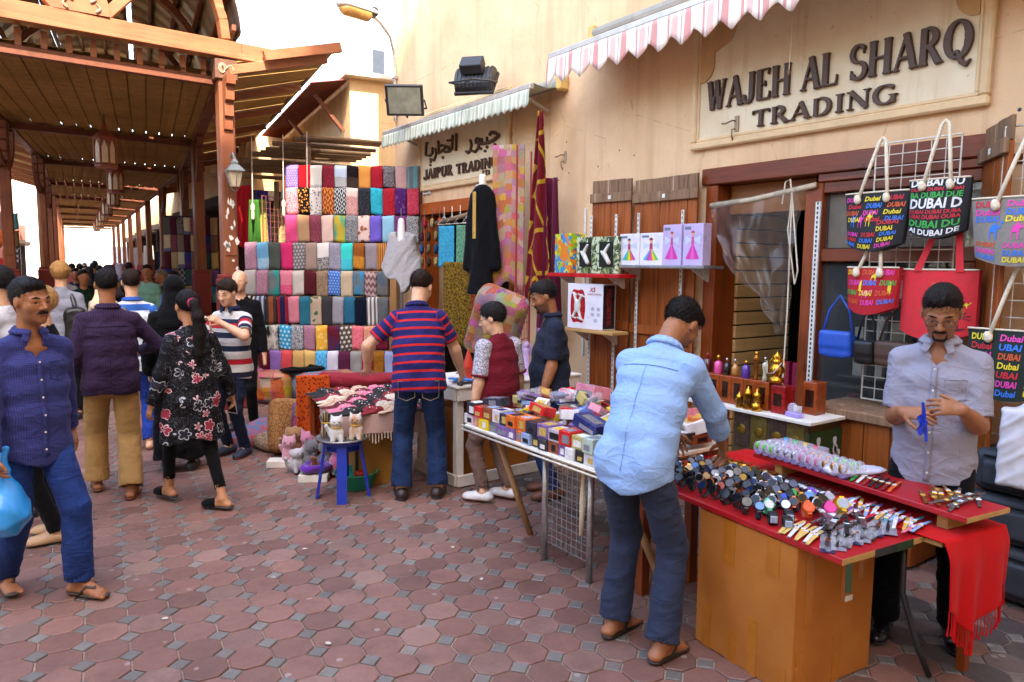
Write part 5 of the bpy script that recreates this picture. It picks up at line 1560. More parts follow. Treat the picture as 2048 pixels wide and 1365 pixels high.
   P=[cone(c0-td*.045*s+V3(0,0,.012),c0+td*.15*s+V3(0,0,.012),.043*s,.046*s,k=.02,flat=(0,0,1),fr=.3)]
   add('sole',sdf_mesh('sole',P,max(.006,vox*.8)),shoes.get('sole',M_BLACK),sh)
 info=dict(t=t,pel=pel,neck=neck,up=up,lat=lat,fwd=fwd,SH=SH,AR=AR,hp=hp,hc=hc,HR=HR,FT=FT,s=s)
 return info
def strands(me,hc,HR,m,t,s,n=2600,ln=.019):
 k=len(me.vertices);co=np.empty(k*3);me.vertices.foreach_get('co',co);co=co.reshape(-1,3);no=np.empty(k*3);me.vertices.foreach_get('normal',no);no=no.reshape(-1,3)
 r=np.random.default_rng(k);i=r.integers(0,k,n);p=co[i];q=(p-hc)@HR;nn=no[i]
 fl=np.stack([q[:,0]*1.2,np.where(q[:,1]>.02,.6,-.7),-np.clip(np.abs(q[:,0])*9+np.where(q[:,1]<-.03,.8,0),0,1.2)],1)@HR.T
 d=fl/(np.linalg.norm(fl,axis=1)[:,None]+1e-9)+nn*.38+r.normal(size=(n,3))*.28;d/=np.linalg.norm(d,axis=1)[:,None]
 sd=np.cross(d,nn);sd/=np.linalg.norm(sd,axis=1)[:,None]+1e-9;L_=(ln*r.uniform(.5,1.2,n)*s)[:,None]
 V=np.concatenate([p-sd*.0013,p+sd*.0013,p+d*L_]);F=[(a,n+a,2*n+a)for a in range(n)]
 o=bpy.data.meshes.new('hair_strands');o.from_pydata(V.tolist(),[],F);tag(add('hair_strands',o,m,t),kind='stuff')
def thing_part(name,parent):
 o=bpy.data.objects.new(name,None);COL.objects.link(o);o.parent=parent;o.empty_display_size=.05;return o
M_BLK=fabric('black_cloth',(.006,.006,.007),None,'plain',1,None,'pat')
# --- man in blue checked shirt, near left, walking towards the right
A=person('man in blue checked shirt and jeans walking at the left edge of the street',(.1,4.6,0),203,1.69,.0075,SK_BROWN,'short',H_BLACK,lean=(.02,0),look=(10,-3,2),face=True,moustache=True,stubble=.35,
 wl=(-.27,-.14,.86),wr=(.26,.16,.85),fl=((-.1,.2,.085),18),fr=((.1,-.2,.1),-6),belly=.03,build=1.05,
 hands={-1:dict(curl=.5),1:dict(curl=1.1,dir=(0,.05,-1))},
 shirt=dict(m=cloth('blue_check_shirt','#3a3f7c','#262a5c','grid',95,w=.22),sleeve='long',hem=-.15,collar=True,buttons=True,pm=cloth('blue_placket','#343a74'),pockets=((-.09,.33,.045,.05),),vneck=.13,off=.014,fold=.008,tails=.05,hemwave=.01),
 trousers=dict(m=denim('jeans_blue','#1d3a78','#14285a'),off=.016,wide=1.12,cuff=1.2),shoes=dict(kind='sandal',m=mat('sandal_brown','#3a2c22',.6,.2,20)))
# --- man in aubergine shirt seen from behind
B=person('man in aubergine shirt and beige trousers seen from behind',(.66,6.28,0),-6,1.72,.009,SK_BROWN,'thin',H_BLACK,look=(0,-4,0),face=False,belly=.05,build=1.1,
 wl=(-.3,-.02,.84),wr=(.22,.28,1.1),hintr=(.9,-.5,-.4),fl=((-.13,.2,.085),4),fr=((.1,-.14,.085),-14),
 shirt=dict(m=cloth('aubergine_shirt','#33203e','#25152f','vstripe',60,w=.3),sleeve='long',hem=-.12,collar=True,yoke=True,off=.016,fold=.008),
 trousers=dict(m=cloth('khaki_trousers','#b08a56','#94713f'),off=.018,wide=1.2,cuff=1.25,pockets=False),shoes=dict(kind='sandal',m=mat('sandal_tan','#7a4420',.5,.2,20)))
C_=person('man in white and blue striped polo with shoulder strap behind the aubergine shirt',(1.02,7.74,0),-4,1.7,.01,SK_LIGHT,'short',H_BROWN,face=False,build=1.05,
 shirt=dict(m=cloth('white_blue_polo','#ccd2dc','#2c62b4','hstripe',4.6,w=.28),collar=True,cm=cloth('blue_collar','#2a57a8'),sleeve='short',hem=-.14),wr=(.3,.12,.95),
 trousers=dict(m=denim('royal_trousers','#1e3f9a','#16307a'),cuff=1.2),shoes=dict(kind='sandal',m=mat('sandal_tan','#7a4420')))
mb=MB();mb.tube([Vector(tuple(C_['SH'][-1]+V3(.08,-.09,.03))),Vector(tuple(C_['pel']+V3(0,-.16,.3))),Vector(tuple(C_['pel']+V3(.16,-.12,.14)))],.016,6);mb.build('bag_strap',mat('grey_strap','#6f665e',.8),C_['t'])
# --- veiled woman
D_=person('woman in black headscarf and long black cloak',(1.22,6.78,0),-12,1.66,.011,SK_LIGHT,'hijab',face=False,female=True,wl=(-.22,.1,.85),wr=(.2,.25,1.05),
 shirt=dict(m=M_BLK,sleeve='long',hem=-.8,flare=.04,off=.035,fold=.014,sl_r=1.3,hemwave=.02),trousers=dict(m=M_BLK),shoes=dict(kind='shoe',m=M_BLACK))
# --- woman in floral tunic
def floral_mat():
 g=NG('floral_tunic');v=g.coord('pat')
 vv=g.mapv(v,(11,11,11));big=g.n('TexVoronoi');g.put(big.inputs['Vector'],vv);big.inputs['Scale'].default_value=1;big.inputs['Randomness'].default_value=.85
 sub=g.n('VectorMath',operation='SUBTRACT');g.put(sub.inputs[0],vv);g.put(sub.inputs[1],big.outputs['Position'])
 x,y,z=g.sep(sub.outputs[0]);ang=g.math('ARCTAN2',y,g.math('ADD',x,.0001));rad=big.outputs['Distance']
 pet=g.math('ADD',.3,g.math('MULTIPLY',g.math('ABSOLUTE',g.math('COSINE',g.math('MULTIPLY',ang,2.5))),.2))
 d=g.math('SUBTRACT',rad,pet);inside=g.math('LESS_THAN',d,0);edge=g.math('LESS_THAN',g.math('ABSOLUTE',d),.035)
 pick=g.math('GREATER_THAN',g.sep(big.outputs['Color'])[0],.42);pink=g.math('GREATER_THAN',g.sep(big.outputs['Color'])[1],.45)
 c=C('#0d0c10')
 vine=g.noise(g.mapv(v,(1,1,1)),22,1,.5,.8);ln=g.math('LESS_THAN',g.math('ABSOLUTE',g.math('SUBTRACT',g.math('FRACT',g.math('MULTIPLY',vine,5)),.5)),.045)
 c=g.mix(g.math('MULTIPLY',ln,.6),c,C('#70727c'))
 c=g.mix(g.math('MULTIPLY',inside,pick),c,g.mix(pink,C('#26252f'),C('#8e2f40')))
 c=g.mix(g.math('MULTIPLY',edge,pick),c,g.mix(pink,C('#aeb4bc'),C('#d9b5ba')))
 return g.done(c,.8,0,.2)
E_=person('woman with long dark ponytail in black floral tunic walking away with a phone',(1.12,5.68,0),14,1.57,.0085,SK_MID,'pony',H_BLACK,female=True,face=False,build=1.22,belly=.03,look=(-4,-6,0),
 wl=(-.29,.06,.74),wr=(.33,.0,.74),fr=((.09,-.24,.085),28),fl=((-.08,.26,.1),10),hands={1:dict(curl=.9,dir=(.25,.1,-.9)),-1:dict(curl=.5)},
 shirt=dict(m=floral_mat(),sleeve='long',hem=-.36,flare=.045,off=.02,fold=.011,sl_r=1.12,hemwave=.02),trousers=dict(m=M_BLK,off=.006,wide=.92,hemlen=.2),shoes=dict(kind='slip',m=M_BLK,sole=M_BLACK))
# --- boy in striped polo
F_b=person('boy in navy white and red striped polo looking at an embroidered purse',(1.75,7.02,0),126,1.63,.0095,SK_LIGHT,'boy',H_BROWN,face=True,look=(6,-16,0),build=1.08,belly=.03,
 wr=(.06,.3,1.12),wl=(-.1,.26,1.28),hintr=(.9,-.3,-.6),hintl=(-.9,-.2,-.6),hands={1:dict(curl=.8,dir=(-.6,.7,.2)),-1:dict(curl=.8,dir=(.4,.6,.5))},
 shirt=dict(m=cloth('boy_polo','#c9c6c4','#1a1f38','hstripe',8.2,'#a81a28',w=.42),collar=True,cm=cloth('boy_collar','#1a2344'),sleeve='short',hem=-.14,off=.016),trousers=dict(m=denim('navy_jeans','#131c34','#0d1426')),shoes=dict(kind='sneaker',m=mat('sneaker_navy','#20293c',.7,.2,30),sole=mat('sole_red','#8a2a24',.7)))
G_=person('bald man in dark jacket behind the boy',(2.12,8.1,0),150,1.7,.013,SK_LIGHT,'bald',H_GREY,face=True,low=True,shirt=dict(m=M_BLK,sleeve='long'),trousers=dict(m=M_BLK))
# --- man in red striped navy polo
def polo_mat():
 g=NG('navy_red_polo');y=g.sep(g.coord('pat'))[1]
 f=g.math('LESS_THAN',g.math('FRACT',g.math('MULTIPLY',g.math('ADD',y,.5),15.2)),.27)
 n=g.noise(g.coord('Object'),12,3);w_=g.noise(g.mapv(g.coord('pat'),(420,420,420)),1,2)
 c=g.mix(f,g.mix(g.rng(n,.3,.7),C('#1b1a4e'),C('#25235e')),C('#b3201f'))
 g.bump(w_,.3,.002)
 return g.done(c,.85,0,.2,Sheen_Weight=.03)
H_=person('man in navy polo with red stripes and jeans bending over the sandal table',(2.6,4.92,0),-30,1.77,.008,SK_LIGHT,'short',H_BROWN,lean=(.13,-.02),look=(-22,-28,0),face=True,build=1.1,belly=.06,
 wl=(-.42,.24,.98),wr=(.34,.3,.92),hintl=(-.8,-.5,-.2),hintr=(.9,-.4,0),fl=((-.14,.0,.085),8),fr=((.14,.02,.085),-8),hands={-1:dict(dir=(-.2,.9,-.3),palm=(0,0,-1),curl=.3),1:dict(dir=(-.2,.6,-.6),curl=.7)},
 shirt=dict(m=polo_mat(),collar=True,cm=cloth('polo_collar','#1c1b50','#1c1b50'),sleeve='short',sl_len=.72,hem=-.1,off=.02,fold=.009),trousers=dict(m=denim('jeans_dark','#1c3358','#101f3c'),off=.016,wide=1.14,cuff=1.25,pockets=True),shoes=dict(kind='shoe',m=mat('shoe_brown','#2a1a14',.5,.2,20)))
# --- boy in maroon shirt
I_=person('boy in maroon t-shirt with white patterned sleeves and glasses seen from behind',(3.06,4.52,0),6,1.5,.0085,SK_LIGHT,'boy',H_BLACK,look=(38,-14,0),face=True,glasses=True,build=1.22,belly=.1,lean=(-.01,0),
 wl=(-.24,.02,.68),wr=(.26,.04,.7),fl=((-.1,.04,.085),32),fr=((.1,-.02,.085),20),
 shirt=dict(m=cloth('maroon_tee','#6a0f20','#560a18'),sleeve='none',hem=-.14,off=.018),trousers=dict(m=cloth('taupe_trousers','#6d5448','#59443a'),wide=1.1,fold=.014),shoes=dict(kind='sneaker',m=mat('sneaker_white','#c9c5c0',.5,.12,40),sole=mat('sole_gum','#9a5a34',.7)))
for sd in(1,-1):
 el,wt=I_['AR'][sd];SH_=I_['SH'][sd];e=SH_+(el-SH_)*.82;s=I_['s']
 ax=nrm(el-SH_)
 P=[cone(SH_+V3(0,0,.012),e,.075*s,.07*s,k=.02),Prim(lambda Q:-((Q-SH_)@nrm(V3(sd,0,-.25))+.055),(-9,)*3,(9,)*3,0,'&'),Prim(lambda Q:(Q-e)@ax,(-9,)*3,(9,)*3,0,'&'),folds(4,.005,40)]
 add('sleeve',sdf_mesh('sleeve',P,.0085,vfn=lambda V:V),cloth('scribble_sleeve','#cfcad0','#6a6a78','paisley',14),I_['t'])
 mb=MB();u_=Vector(tuple(ax)).orthogonal().normalized();v_=Vector(tuple(ax)).cross(u_);mb.smooth=True
 mb.tube([Vector(tuple(e))+(u_*math.cos(q)+v_*math.sin(q))*.071*s for q in np.linspace(0,6.283,21)[:-1]],.01,6,closed=True);mb.build('cuff',cloth('maroon_tee','#6a0f20'),I_['t'])
# --- stallholder in navy polo
J_=person('bearded stallholder in navy polo standing behind the toy table in profile',(3.5,4.42,0),62,1.68,.009,SK_BROWN,'short',H_BLACK,look=(6,-22,0),face=True,moustache='goatee',stubble=.8,build=1.02,belly=.06,
 wl=(-.22,.12,.78),wr=(.22,.1,.8),shirt=dict(m=cloth('navy_polo','#1c2334','#141a28'),collar=True,cm=cloth('navy_polo','#1c2334'),sleeve='short',sl_len=.85,hem=-.14,off=.02,vneck=.08),trousers=dict(m=denim('jeans_mid','#27477c','#1a3360')),shoes=dict(kind='shoe',m=mat('shoe_tan','#6a3a22',.5)))
# --- man in light blue shirt bending over the watches
K_=person('man in light blue shirt with rolled sleeves leaning over the watch table',(2.38,2.36,0),-74,1.76,.0072,SK_BROWN,'short',H_BLACK,lean=(.26,.0),look=(-12,-52,0),face=True,stubble=.6,build=.97,belly=.02,pelv=(0,-.02,.0),
 world_targets=True,wl=(2.98,2.62,.845),wr=(3.02,2.34,.845),hintl=(-.8,-.2,.3),hintr=(.9,-.3,.2),fl=((-.13,.06,.085),-6),fr=((.16,.0,.085),-10),
 hands={-1:dict(dir=(.1,.6,-.75),palm=(.4,-.5,-.5),curl=.75),1:dict(dir=(-.1,.5,-.85),palm=(-.5,-.5,-.3),curl=.8)},
 shirt=dict(m=cloth('light_blue_shirt','#8fb0dc','#7a9fd2','plain'),sleeve='rolled',hem=-.13,off=.02,fold=.009,collar=True,yoke=True,pm=cloth('blue_seam','#7c9ccc'),tails=.06,sl_r=1.05),trousers=dict(m=cloth('slate_trousers','#2b3348','#1f2537'),off=.014,wide=1.12,cuff=1.25,fold=.011),shoes=dict(kind='sandal',m=mat('sandal_dark','#241b16',.6,.2,20)))
# --- stallholder in grey shirt with glasses
L_=person('stallholder in grey short sleeved shirt and glasses fixing a watch in his hands',(3.72,1.66,0),108,1.73,.0072,SK_BROWN,'short',H_BLACK,lean=(.03,0),look=(4,-26,0),face=True,glasses=True,moustache='goatee',stubble=.3,build=.98,belly=.03,
 wr=(.1,.3,1.16),wl=(-.13,.3,1.2),hintr=(.2,-.5,-1),hintl=(-.2,-.5,-1),fl=((-.14,.0,.085),14),fr=((.16,.12,.085),2),hands={1:dict(dir=(-.85,.35,.1),palm=(0,-.6,-.6),curl=.7),-1:dict(dir=(.85,.3,.1),palm=(0,-.7,-.4),curl=.8)},
 shirt=dict(m=cloth('grey_shirt','#9b98a4','#8d8a97','vstripe',220,w=.4),collar=True,buttons=True,pm=cloth('grey_placket','#918e9a'),pockets=((-.085,.33,.045,.05),),vneck=.1,sleeve='short',sl_len=.86,hem=-.14,off=.018,fold=.009,sl_r=.98),trousers=dict(m=M_BLK,off=.016,wide=1.1,cuff=1.2,fold=.012),shoes=dict(kind='shoe',m=mat('polished_shoe',(.008,.008,.009),.25,.2,10)))
# ------------------------------------------------------------------ printed text helper (default font, turned to mesh)
_tc={}
def text_faces(txt,size=1.0,bold=.0,shear=0.):
 key=(txt,bold,shear)
 if key not in _tc:
  cu=bpy.data.curves.new('txt','FONT');cu.body=txt;cu.size=1;cu.offset=bold;cu.shear=shear;cu.resolution_u=2
  ob=bpy.data.objects.new('txt',cu);COL.objects.link(ob)
  dg=bpy.context.evaluated_depsgraph_get();me=ob.evaluated_get(dg).to_mesh()
  vs=[tuple(v.co)for v in me.vertices];fs=[tuple(p.vertices)for p in me.polygons]
  ob.evaluated_get(dg).to_mesh_clear();bpy.data.objects.remove(ob);bpy.data.curves.remove(cu)
  _tc[key]=(vs,fs)
 vs,fs=_tc[key]
 x0=min(v[0]for v in vs);x1=max(v[0]for v in vs);y0=min(v[1]for v in vs);y1=max(v[1]for v in vs)
 return[((v[0]-x0)*size,(v[1]-y0)*size)for v in vs],fs,(x1-x0)*size,(y1-y0)*size
def put_text(mb,txt,fn,width=None,height=None,bold=.0,shear=0.,dep=.0):
 """fn(u,v) -> 3D; the text is scaled to the width and / or height"""
 vs,fs,w,h=text_faces(txt,1,bold,shear)
 sx=(width/w)if width else(height/h);sy=(height/h)if height else sx
 mb._add([fn(u*sx,v*sy)for u,v in vs],fs)
 return w*sx
# ------------------------------------------------------------------ shutters with planks, battens and slotted rails
def shutter(label,p0,p1,z0,z1,n,name='shutter'):
 p0=Vector((*p0,0));p1=Vector((*p1,0));d=(p1-p0);Ln=d.length;d.normalize();ang=math.atan2(d.y,d.x)
 t=thing(name,label,'shutter',(p0.x,p0.y,0),ang)
 w=Ln/n
 for k in range(n):
  mb=MB();mb.cbox((k*w+.0015,-.012,z0),((k+1)*w-.0015,.012+random.uniform(0,.004),z1-.14),.004);mb.build('plank',M_SHUT,t)
  mb=MB();mb.cbox((k*w+.001,-.011,z1-.139),((k+1)*w-.001,.0125,z1+random.uniform(-.004,.003)),.004);mb.build('plank_top',M_SHUTOLD,t)
 for z in(z0+.15,(z0+z1)/2-.15,z1-.21):
  mb=MB();mb.cbox((-.02,.0165,z),(Ln+.005,.045,z+.085),.005);o=mb.build('batten',M_SHUTOLD if z>2 else M_SHUT,t)
  if z>2:
   mb=MB();mb.cbox((Ln*.45,.0455,z+.025),(Ln*.45+.035,.05,z+.06),.003);mb.build('bolt_plate',M_WHITEMET,o)
 return t,Ln
def rail(t,x,z0,z1,y=.047):
 mb=MB();mb.cbox((x,y,z0),(x+.026,y+.014,z1),.002);o=mb.build('slotted_rail',M_WHITEMET,t)
 mb=MB()
 for k in range(int((z1-z0)/.045)):mb.box((x+.009,y+.0142,z0+.01+k*.045),(x+.017,y+.0152,z0+.035+k*.045))
 tag(mb.build('slots',M_BLACK,o),kind='stuff')
# local +Y of a leaf must face the street (-X): run p0 -> p1 towards -Y ... d=(0,-1) gives +Y local = +X, so run towards +Y
sA,LA=shutter('weathered wooden shutter leaf folded back on the wall, left of the pair',(4.8,4.91),(4.73,5.37),.12,2.63,6)
sB,LB=shutter('wide weathered wooden shutter leaf next to the doorway behind the toy shelf',(4.80,4.13),(4.80,4.86),.12,2.6,7)
for x in(.12,.42):rail(sA,x,.5,2.3)
for x in(.1,.62):rail(sB,x,.5,2.3)
# right-hand leaf at the edge of the picture, swung out
sC,LC=shutter('dark wooden shutter leaf swung open beside the hanging bags',(4.5,1.72),(4.88,2.0),.1,2.66,4)
mb=MB();mb.cbox((4.86,1.0,.0),(4.895,1.6,2.5),.006);tag(mb.build('wooden_leaf',M_SHUT),'dark wooden shutter panel flat on the wall at the right edge','shutter')
# ------------------------------------------------------------------ toy shelves
def shelf(label,x0,x1,y0,y1,z,th,m,brackets=True):
 t=thing('shelf',label,'shelf',((x0+x1)/2,(y0+y1)/2,z))
 cx,cy=(x0+x1)/2,(y0+y1)/2
 mb=MB();mb.cbox((x0-cx,y0-cy,-th),(x1-cx,y1-cy,0),.004);mb.build('board',m,t)
 for y in(y0+.15,y1-.15):
  mb=MB();mb.prism([(0,-th-.001),(0,-.13),(-.02,-.13),(-(x1-x0)*.9,-th-.001)],-.004,.004,lambda u,v,d:(x1-cx+u,y-cy+d,v));mb.build('bracket',M_WHITEMET,t)
 return t
shelf('grey metal shelf carrying four small doll boxes on the wide shutter',4.48,4.73,3.78,4.86,1.83,.025,M_STEEL)
shelf('red plastic wrapped shelf carrying three toy boxes',4.38,4.6,4.62,5.62,1.75,.035,mat('red_wrap','#b3151a',.3,.15,12,bump=.2))
shelf('raw wooden shelf carrying the drone box',4.4,4.6,4.7,5.4,1.235,.03,M_EDGE)
def print_mat(name,bg,cols,sc,seed):
 if name in _mc:return _mc[name]
 g=NG(name);v=g.coord('Object');c=C(bg)
 for i,cc in enumerate(cols):
  n=g.noise(g.mapv(v,(sc,sc,sc),(i*3.7+seed,i*1.3,i*2.1)),1,1,.5,1.2)
  c=g.mix(g.math('GREATER_THAN',n,.56),c,C(cc))
 _mc[name]=g.done(c,.3,0,.5);return _mc[name]
def toybox(label,x,y,z,w,d,h,rz,m,deco):
 """box whose front is local -X; w along Y"""
 t=thing('toy_box',label,'box',(x,y,z),rz,'toy boxes on the shutter shelves')
 mb=MB();mb.cbox((0,-w/2,0),(d,w/2,h),.003);mb.build('carton',m,t)
 deco(t,w,h)
 return t
def F_(x0):  # front face mapper: u to the right as seen from the street (towards -Y)
 return lambda w:(lambda u,v:Vector((x0,w/2-u,v)))
def doll(col_dress,col_top,hair,petals):
 def f(t,w,h):
  q=lambda u,v,d=0:Vector((-.001-d,w/2-u*w,v*h))
  def poly(pts,name,m,d):mb=MB();mb._add([q(u,v,d)for u,v in pts][::-1],[tuple(range(len(pts)))]);mb.build(name,m,t)
  for i,pc in enumerate(petals):
   a0=.15+.7*i/len(petals);a1=.15+.7*(i+1)/len(petals)
   poly([(.5,.55),(a0,.14+.06*abs(a0-.5)),(a1,.14+.06*abs(a1-.5))],'printed_skirt',mat('print_'+pc,pc,.35,.05),.0006)
  poly([(.43,.5),(.57,.5),(.56,.68),(.44,.68)],'printed_top',mat('print_'+col_top,col_top,.35,.05),.0012)
  poly([(.5+.07*math.cos(a),.75+.07*math.sin(a)*w/h)for a in np.linspace(0,6.0,12)],'printed_face',mat('print_face','#d8a080',.35,.05),.0012)
  poly([(.5+.085*math.cos(a),.78+.08*math.sin(a)*w/h)for a in np.linspace(0,3.14,10)],'printed_hair',mat('print_'+hair,hair,.35,.05),.0018)
  for s in(-1,1):poly([(.5,.62),(.5+s*.38,.72),(.5+s*.36,.5)][::s],'printed_wing',mat('print_wing','#b9c4d0',.35,.05),.0003)
  mb=MB();mb._add([q(.08,.86,.001),q(.4,.86,.001),q(.4,.93,.001),q(.08,.93,.001)][::-1],[(0,1,2,3)]);mb.build('printed_title',mat('print_title','#6a7086',.35,.4,60),t)
 return f
M_BOXW=mat('box_white','#d9d4d8',.3,.06);M_BOXP=mat('box_purple','#6a4aa8',.3,.1);M_BOXL=mat('box_lilac','#b9a8cc',.3,.06)
toybox('white doll box with a rainbow skirted dancer, left one on the grey shelf',4.5,4.62,1.832,.25,.09,.27,R(-2),M_BOXW,doll('','#a83a5a','#5a3a2a',['#3aa0d0','#5ab850','#d8c030','#d87030','#b04aa0']))
toybox('white doll box with a rainbow skirted dancer, second on the grey shelf',4.5,4.36,1.832,.25,.09,.27,R(2),M_BOXW,doll('','#a83a5a','#7a2a20',['#3aa0d0','#b04aa0','#d84a8a','#d8c030','#5ab850']))
toybox('purple doll box with a red haired doll, third on the grey shelf',4.5,4.13,1.832,.2,.1,.33,R(0),M_BOXL,doll('','#c04a90','#a8281c',['#c83a98','#d85ab0','#c83a98']))
toybox('purple doll box with a red haired doll, right end of the grey shelf',4.5,3.91,1.832,.2,.1,.33,R(1),M_BOXL,doll('','#c04a90','#a8281c',['#c83a98','#d85ab0','#c83a98']))
def winbox(cam):
 def f(t,w,h):
  mb=MB();mb.box((-.0015,-w*.28,h*.18),(-.0004,w*.34,h*.86));mb.build('window',mat('box_window','#2b2d2a',.1,.2,8,spec=.7),t)
  add('toy_figure',sdf_mesh('toy_figure',[cone(V3(-.003,-w*.1,h*.3),V3(-.003,w*.12,h*.55),.02,.024,k=.01),cone(V3(-.003,w*.12,h*.55),V3(-.003,-.02,h*.78),.02,.012,k=.01),cone(V3(-.003,w*.1,h*.5),V3(-.003,w*.25,h*.6),.012,.01,k=.01)],.006),mat('toy_white','#c9c8c0',.4),t)
 return f
toybox('green and purple toy gun box at the left end of the red shelf',4.4,5.42,1.752,.3,.16,.37,R(-10),print_mat('print_gun','#8fb52a',['#6a3a9a','#d8c828','#2a86b8','#d87a28'],9,1),lambda t,w,h:None)
toybox('camouflage toy box with a white robot behind its window, middle of the red shelf',4.42,5.1,1.752,.25,.12,.33,R(4),print_mat('print_camo','#55663a',['#8a9a6a','#2e3a26','#b8c0a0'],16,2),winbox(1))
toybox('camouflage toy box with a white robot, right end of the red shelf',4.44,4.84,1.752,.25,.12,.33,R(12),print_mat('print_camo','#55663a',['#8a9a6a'],16,2),winbox(1))
def drone(t,w,h):
 q=lambda u,v,d=0:Vector((-.001-d,w/2-u*w,v*h))
 pts=[]
 for k in range(40):
  a=2*math.pi*k/40;r=1+.22*math.cos(2*a);pts.append((.3+.24*math.cos(a)*(1-.12*math.cos(2*a)),.5+.4*math.sin(a)*(1-.12*math.cos(4*a))))
 mb=MB();mb._add([q(u,v,.0004)for u,v in pts][::-1],[tuple(range(40))]);mb.build('red_window',mat('print_red','#a8161c',.3,.2,8),t)
 P=[cone(V3(*q(.2,.78,.006)),V3(*q(.4,.22,.006)),.014,.014,k=.01),cone(V3(*q(.42,.74,.006)),V3(*q(.18,.26,.006)),.014,.014,k=.01),ell(V3(*q(.3,.5,.006)),(.02,.04,.06),k=.01)]
 add('drone',sdf_mesh('drone',P,.006),mat('toy_white','#c9c8c0'),t)
 for(u,v)in((.2,.78),(.42,.74),(.4,.22),(.18,.26)):
  mb=MB();mb.bar(q(u-.1,v+.03,.012),q(u+.1,v-.03,.012),.014,.004,(1,0,0));mb.build('rotor_blade',mat('toy_white','#c9c8c0'),t)
 mb=MB();put_text(mb,'X5',lambda u,v:q(.62,.82,.001)+Vector((0,-u,v)),height=h*.1,bold=.03,shear=.2);mb.build('printed_name',mat('print_red','#a8161c'),t)
 mb=MB();put_text(mb,'EXPLORERS',lambda u,v:q(.58,.75,.001)+Vector((0,-u,v)),width=w*.38,height=h*.04,shear=.2);mb.build('printed_name',mat('print_red','#a8161c'),t)
 for(u,v)in((.72,.45),(.88,.45),(.72,.33),(.88,.33),(.8,.2)):
  mb=MB();mb._add([q(u+.05*math.cos(a),v+.045*math.sin(a),.001)for a in np.linspace(0,5.8,10)][::-1],[tuple(range(10))]);mb.build('printed_picture',mat('print_grey','#a8aab4',.3),t)
 mb=MB();mb._add([(.0,-w/2-.001,.01),(.16,-w/2-.001,.01),(.16,-w/2-.001,h-.01),(0,-w/2-.001,h-.01)],[(0,1,2,3)]);mb.build('black_side',mat('print_black','#141418',.3),t)
 mb=MB();put_text(mb,'X5 INTERCEPTORS',lambda u,v:Vector((.11-v,-w/2-.002,.04+u)),width=h*.8,height=.06,bold=.02);mb.build('printed_side',mat('print_red','#a8161c'),t)
toybox('large white drone box lettered X5 with a red window on the wooden shelf',4.42,5.1,1.237,.44,.17,.42,R(7),M_BOXW,drone)
rw=thing('wall_rail','single slotted metal rail screwed to the plaster beside the toy shelves','rail',(WX,5.66,.9));mb=MB();mb.cbox((-.02,-.013,0),(-.001,.013,1.5),.003);mb.build('rail',M_WHITEMET,rw)
# ------------------------------------------------------------------ plastic curtain, its pole and a cord in the doorway
t=thing('plastic_curtain','clear crumpled plastic curtain gathered down from a pole in the doorway','curtain',(4.93,3.55,2.35))
mb=MB();mb.smooth=True;mb.tube([(-.06,.5,-.02),(-.06,.1,.0),(-.06,-.45,.07)],.022,8);mb.build('pole',mat('pole_cream','#b9a88c',.5,.15,20),t)
def curt(u,v):
 y=.46-(.78*u);z=.0-.0*v
 gather=v**2.4
 yy=y*(1-gather)+(-.2-.1*(u-.5))*gather
 L_=.95 if u>.35 else .6+u
 zz=(.0+.07*u)-v*(.96-.12*math.cos(u*5))
 return(-.07-.03*math.sin(u*26+v*5+1.5*math.sin(v*7))*(.4+v)-.02*math.sin(u*9+v*11),yy+.012*math.sin(v*25+u*13),zz)
mb=MB();mb.smooth=True;mb.grid(curt,48,48)
g=NG('clear_plastic');M_PLASTIC=g.done((.3,.24,.2),.1,0,1.,Alpha=.2);M_CLEAR=NG('clear_pack').done((.75,.75,.8),.08,0,.9,Alpha=.22)
mb.build('sheet',M_PLASTIC,t)
t=thing('power_cord','looped beige cord hanging beside the slotted strip in the doorway','cord',(4.86,3.25,2.4))
mb=MB();mb.tube([(0,.12,-.1),(0,.1,.06),(0,.06,.08),(0,.03,-.1),(0,-.04,-.6),(0,-.02,-.7),(.0,.06,-.3),(0,.04,.0),(.0,.03,-.9),(.0,.05,-1.9)],.006,6);mb.build('cable',M_ROPE,t)
